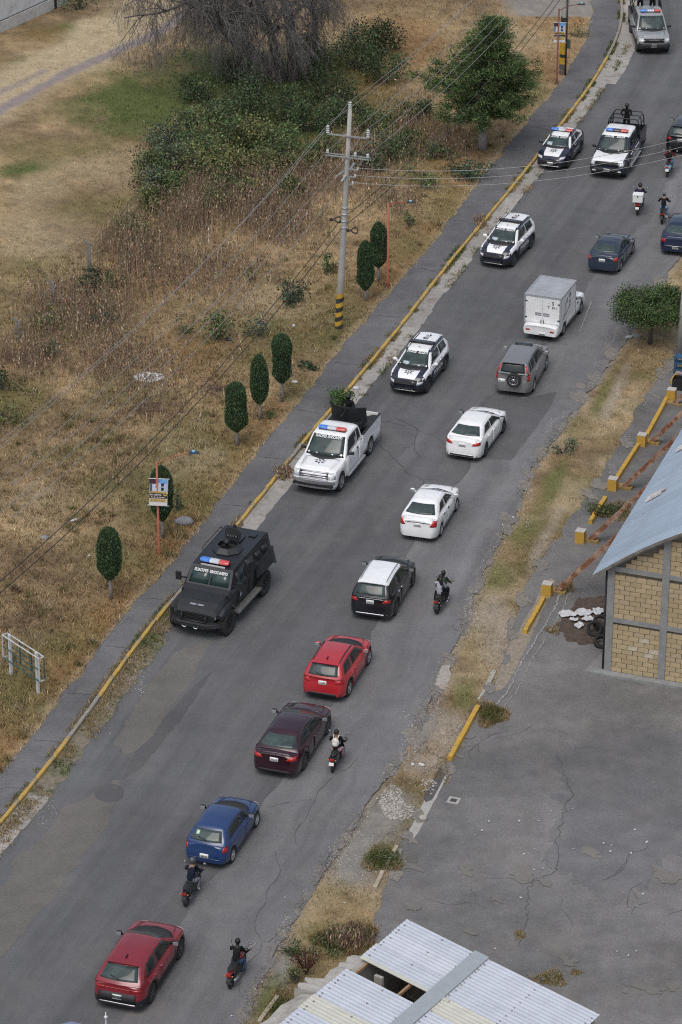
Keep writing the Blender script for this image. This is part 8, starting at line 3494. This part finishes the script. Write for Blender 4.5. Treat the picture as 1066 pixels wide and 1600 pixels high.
    spots = [(225, 420, 80, 60, 1.2, 700), (120, 490, 90, 50, 1.2, 1100), (210, 390, 40, 40, 1.5, 700), (320, 320, 60, 40, 1.5, 700), (400, 330, 80, 45, 1.5, 1100), (470, 290, 60, 40, 1.3, 700), (330, 430, 110, 40, .8, 700), (60, 560, 60, 40, .9, 500), (180, 560, 70, 50, .9, 700),
             (560, 250, 60, 60, 1.2, 600), (640, 210, 50, 50, 1.2, 500), (290, 350, 50, 30, 1.6, 700), (445, 360, 60, 30, 1.1, 500), (250, 600, 120, 60, .6, 500), (690, 230, 50, 40, .9, 300), (620, 320, 50, 30, .8, 300), (545, 1475, 30, 12, .7, 300), (750, 350, 10, 10, .4, 40), (443, 742, 12, 8, .35, 90)]
    for cx, cy, rx, ry, hh, n in spots:
        px = cx + nrng.normal(0, .5, n) * rx
        py = cy + nrng.normal(0, .5, n) * ry
        ok = (px < xs_(py) - 6) | (px > 420)
        px, py = px[ok], py[ok]
        P = np.array([tuple(G(a, b, .1)) for a, b in zip(px, py)])
        n = len(P)
        for rep in range(2):
            col = vary((.215, .160, .110), n, .4, .10)
            h = hh * (.35 + .75 * nrng.random(n))
            Q = P + np.c_[nrng.normal(0, .06, (n, 2)), np.zeros(n)]
            V, F, cc = blades(Q, h, .010 + .008 * nrng.random(n), col, .28)
            push(V, F, cc)
            # seed tufts near the tips
            tips = V[2::3]
            C = tips - np.array([0, 0, .12]) * hh
            V2, F2, c2 = leaf_arrays(C + nrng.normal(0, .03, C.shape), .12 + .1 * nrng.random(n), col * .9, up=np.tile(np.array([0, 0, 1.5]), (n, 1)), aspect=.3)
            F3 = np.concatenate([F2[:, [0, 1, 2]], F2[:, [0, 2, 3]]])
            push(V2, F3, c2)
    V, F, C = np.concatenate(Vs), np.concatenate(Fs), np.concatenate(Cs)
    o = link('dry_weeds', np_mesh('dry_weeds', V, F, m, np.clip(C, .004, .8)))
    tag(o, 'tall brown dry weeds along the old fence', 'weeds', kind='stuff')


grass()


# ---------------------------------------------------------------- rubble, litter, tyres
def debris():
    def stones(name, label, spots, m, kind='stuff'):
        mb = MB()
        for cx, cy, rx, ry, n, s0, s1 in spots:
            for _ in range(n):
                a, q = rnd.uniform(0, 6.283), math.sqrt(rnd.random())
                p = G(cx + rx * q * math.cos(a), cy + ry * q * math.sin(a), .0)
                s = rnd.uniform(s0, s1)
                p.z = s * .3 + float(max(0, ground_height(np.array([p.x]), np.array([p.y]))[0]))
                mb.ell(p, (s, s * rnd.uniform(.6, 1), s * rnd.uniform(.4, .7)), 5, 3, jit=.25)
        mb.sm = [False] * len(mb.sm)
        o = mb.build(name, m)
        tag(o, label, 'gravel', kind=kind)
    chalk = mat('chalk_stone', (.38, .355, .32), rough=.95, var=.25, vscale=6)
    stones('loose_stones', 'pale broken stones spilling along the road edge', [(612, 1255, 18, 26, 420, .015, .06), (692, 1062, 9, 16, 130, .015, .05), (625, 1270, 26, 14, 90, .02, .08), (640, 1170, 14, 60, 160, .01, .04), (560, 1340, 50, 40, 420, .01, .03), (735, 960, 10, 40, 140, .01, .04),
                                                                                  (450, 1480, 14, 50, 180, .01, .035), (825, 790, 10, 40, 90, .01, .04), (690, 1130, 20, 50, 130, .01, .03), (670, 1230, 14, 12, 60, .02, .06), (1000, 465, 20, 25, 90, .01, .035), (220, 1030, 14, 60, 130, .01, .04), (70, 1260, 20, 40, 90, .01, .03)], chalk)
    # white rubble heap in the field
    mb = MB()
    c = G(232, 591, .1)
    for _ in range(190):
        a, q = rnd.uniform(0, 6.283), math.sqrt(rnd.random())
        s = rnd.uniform(.03, .10)
        mb.ell((math.cos(a) * .72 * q, math.sin(a) * .55 * q, .02 + .22 * (1 - q) * rnd.random() + s * .3), (s, s * .8, s * .55), 6, 3, jit=.25)
    mb.sm = [False] * len(mb.sm)
    o = mb.build('rubble_heap', mat('white_rubble', (.62, .62, .61), rough=.95, var=.15, vscale=6), None, c)
    tag(o, 'heap of white rubble dumped in the dry field', 'rubble')
    # cut brush heaps
    for cx, cy, rx, ry, n, lab in ((35, 560, 1.7, 1.2, 260, 'heap of cut brown branches near the left edge'), (225, 640, 1.5, 1.0, 200, 'heap of cut brown branches below the white rubble'), (345, 612, 1.1, .8, 150, 'heap of cut brown branches left of the three cypresses')):
        mb = MB()
        for _ in range(n):
            p = Vector((rnd.gauss(0, rx * .45), rnd.gauss(0, ry * .45), rnd.uniform(.02, .22)))
            a = rnd.uniform(0, 6.283)
            d = Vector((math.cos(a), math.sin(a), rnd.uniform(-.15, .25))) * rnd.uniform(.2, .6)
            mb.tube([p - d / 2, p + d / 2], [.016, .008], 4, caps=False)
        o = mb.build('brush_heap', mat('cut_brush', (.15, .10, .075), rough=.95, var=.4, vscale=4), None, G(cx, cy, .12))
        tag(o, lab, 'branches', kind='stuff')
    # grey boulder
    mb = MB().ell((0, 0, .1), (.42, .30, .2), 10, 7, jit=.06)
    o = mb.build('boulder', mat('boulder_grey', (.22, .225, .235), rough=.9, var=.2, vscale=4), None, G(288, 818, .1))
    tag(o, 'smooth grey boulder in the grass below the banner', 'rock')
    o = MB().ell((0, 0, .08), (.16, .13, .11), 8, 6, jit=.1).build('stone_block', chalk, None, G(661, 1281))
    tag(o, 'single pale stone lying on the yard edge', 'rock')
    # tyres against the warehouse
    t = MB()
    r, w = .33, .2
    t.lathe([(r * .60, -w * .4), (r * .88, -w / 2), (r * .98, -w * .36), (r, 0), (r * .98, w * .36), (r * .88, w / 2), (r * .60, w * .4), (r * .62, 0)], 22, closed=True)
    tm = t.mesh(TYRE, 'old_tyre')
    for (x, y, z, rx, ry, lab) in ((929, 992, .30, 62, -18, 'old black tyre leaning leftmost in the heap by the brick corner'), (938, 985, .36, 50, 10, 'old black tyre at the back of the heap by the brick corner'), (940, 1009, .18, 28, 8, 'old black tyre lying in front of the heap by the brick corner')):
        o = link('old_tyre', tm, None, G(x, y) + Vector((0, 0, z)), (R(rx), R(ry), 0))
        tag(o, lab, 'tyre', 'old tyres by the warehouse')
    # crumpled white sheeting
    rm = mat('plastic_white', (.50, .51, .52), rough=.6, var=.15, vscale=6)
    S = [(888, 962, 16, 5, 'strip of torn white sheeting at the left of the heap'), (912, 960, 14, 6, 'torn white sheeting in the middle of the rubbish by the tyres'), (934, 958, 10, 6, 'bunched white sheeting against the warehouse corner'), (905, 980, 8, 4, 'torn white sheeting piece nearest the tyres'), (897, 971, 8, 3, 'narrow white sheeting piece on the rusty dirt'), (920, 970, 11, 4, 'loose white sheeting just above the tyres')]
    for cx, cy, rx, ry, lab in S:
        V, F = [], []
        n = 7
        sd = rnd.uniform(0, 40)
        c = G(cx, cy)
        for i in range(n):
            for j in range(n):
                u, v = i / (n - 1) * 2 - 1, j / (n - 1) * 2 - 1
                p = G(cx + rx * u * (1 - .3 * abs(v)) + 4 * (float(N1(u * 2 + sd, v * 2)) - .5), cy + ry * v * (1 - .3 * abs(u)) + 4 * (float(N2(u * 2 + sd, v * 2)) - .5)) - c
                p.z = .04 + .15 * float(N3(u * 2.2 + sd, v * 2.2))
                V.append(p)
        for i in range(n - 1):
            for j in range(n - 1):
                a = i * n + j
                F.append((a, a + 1, a + n + 1, a + n))
        o = MB().add(V, F).build('torn_sheeting', rm, None, c)
        md = o.modifiers.new('thick', 'SOLIDIFY')
        md.thickness = .01
        tag(o, lab, 'plastic', 'torn white sheeting by the warehouse')
    # litter: scraps with thickness
    mb = MB()
    pts = []
    for _ in range(110):
        q = rnd.random()
        if q < .35:
            x, y = rnd.uniform(0, 640), rnd.uniform(250, 1150)
            if x > xs_(y):
                continue
        elif q < .65:
            y = rnd.uniform(430, 1590)
            x = xr(y) + rnd.gauss(5, 22)
        else:
            if rnd.random() < .5:
                continue
            x, y = rnd.uniform(640, 1066), rnd.uniform(1120, 1590)
        pts.append((x, y, rnd.uniform(.015, .045)))
    for k in range(26):
        pts.append((rnd.choice([838, 795, 985, 970, 760]) + rnd.gauss(0, 14), rnd.choice([1400, 1325, 1295, 1490, 1350]) + rnd.gauss(0, 9), rnd.uniform(.012, .045)))
    for x, y, s in pts:
        p = G(x, y)
        p.z = float(ground_height(np.array([p.x]), np.array([p.y]))[0]) if x < xv(y) else .03
        p.z = max(p.z, .012) + .03
        M = Matrix.Rotation(rnd.uniform(0, 3), 3, 'Z') @ Matrix.Rotation(rnd.uniform(-.5, .5), 3, 'X') @ Matrix.Rotation(rnd.uniform(-.4, .4), 3, 'Y')
        mb.box(p, (s * 2 * rnd.uniform(.6, 1.6), s * rnd.uniform(.8, 1.6), s * .5), M=M)
    o = mb.build('litter', mat('litter_white', (.48, .48, .47), rough=.8, var=.15, vscale=8))
    tag(o, 'small pale scraps of litter strewn over verge, yard and field', 'litter', kind='stuff')
    big = [(912, 541, .42, .28, 'white plastic sheet on the verge below the small tree'), (459, 515, .2, .15, 'white scrap on the grass below the utility pole'), (461, 602, .3, .13, 'white plastic plate on grass right of the three cypresses'), (557, 608, .3, .22, 'white bag in the gutter behind the white pickup'),
           (358, 535, .3, .2, 'dark blue rubbish bag in the field above the cypresses'), (645, 1198, .16, .13, 'white paper square on the dirt by the rubble'), (659, 1199, .26, .12, 'white and red wrapper on the dirt by the rubble'), (70, 847, .34, .24, 'grey crushed container in the grass at left'), (985, 528, .45, .25, 'grey concrete chunk left of the small tree trunk'),
           (117, 818, .35, .12, 'white scrap of cardboard in the dry grass at left')]
    big[8] = (995, 527, .45, .3, 'grey concrete chunk left of the small tree trunk')
    big[0] = (983, 528, .42, .2, 'white plastic sheet on the road edge below the small tree')
    for x, y, a, b, lab in big:
        dark = 'dark' in lab
        grey = 'grey' in lab
        m = mat('bag_dark', (.03, .04, .07), rough=.4) if dark else mat('chunk_grey', (.24, .24, .24), rough=.9, var=.2) if grey else rm
        p = G(x, y)
        p.z = max(.01, float(ground_height(np.array([p.x]), np.array([p.y]))[0]))
        mb = MB().ell((0, 0, .05), (a * .6, b * .6, .07 if not grey else .13), 9, 5, jit=.16)
        o = mb.build('discarded_item', m, None, p, (0, 0, rnd.uniform(0, 3)))
        o.name = 'plastic_scrap' if not (dark or grey) else 'rubbish_bag' if dark else 'broken_lump'
        tag(o, lab, 'rubbish')


debris()
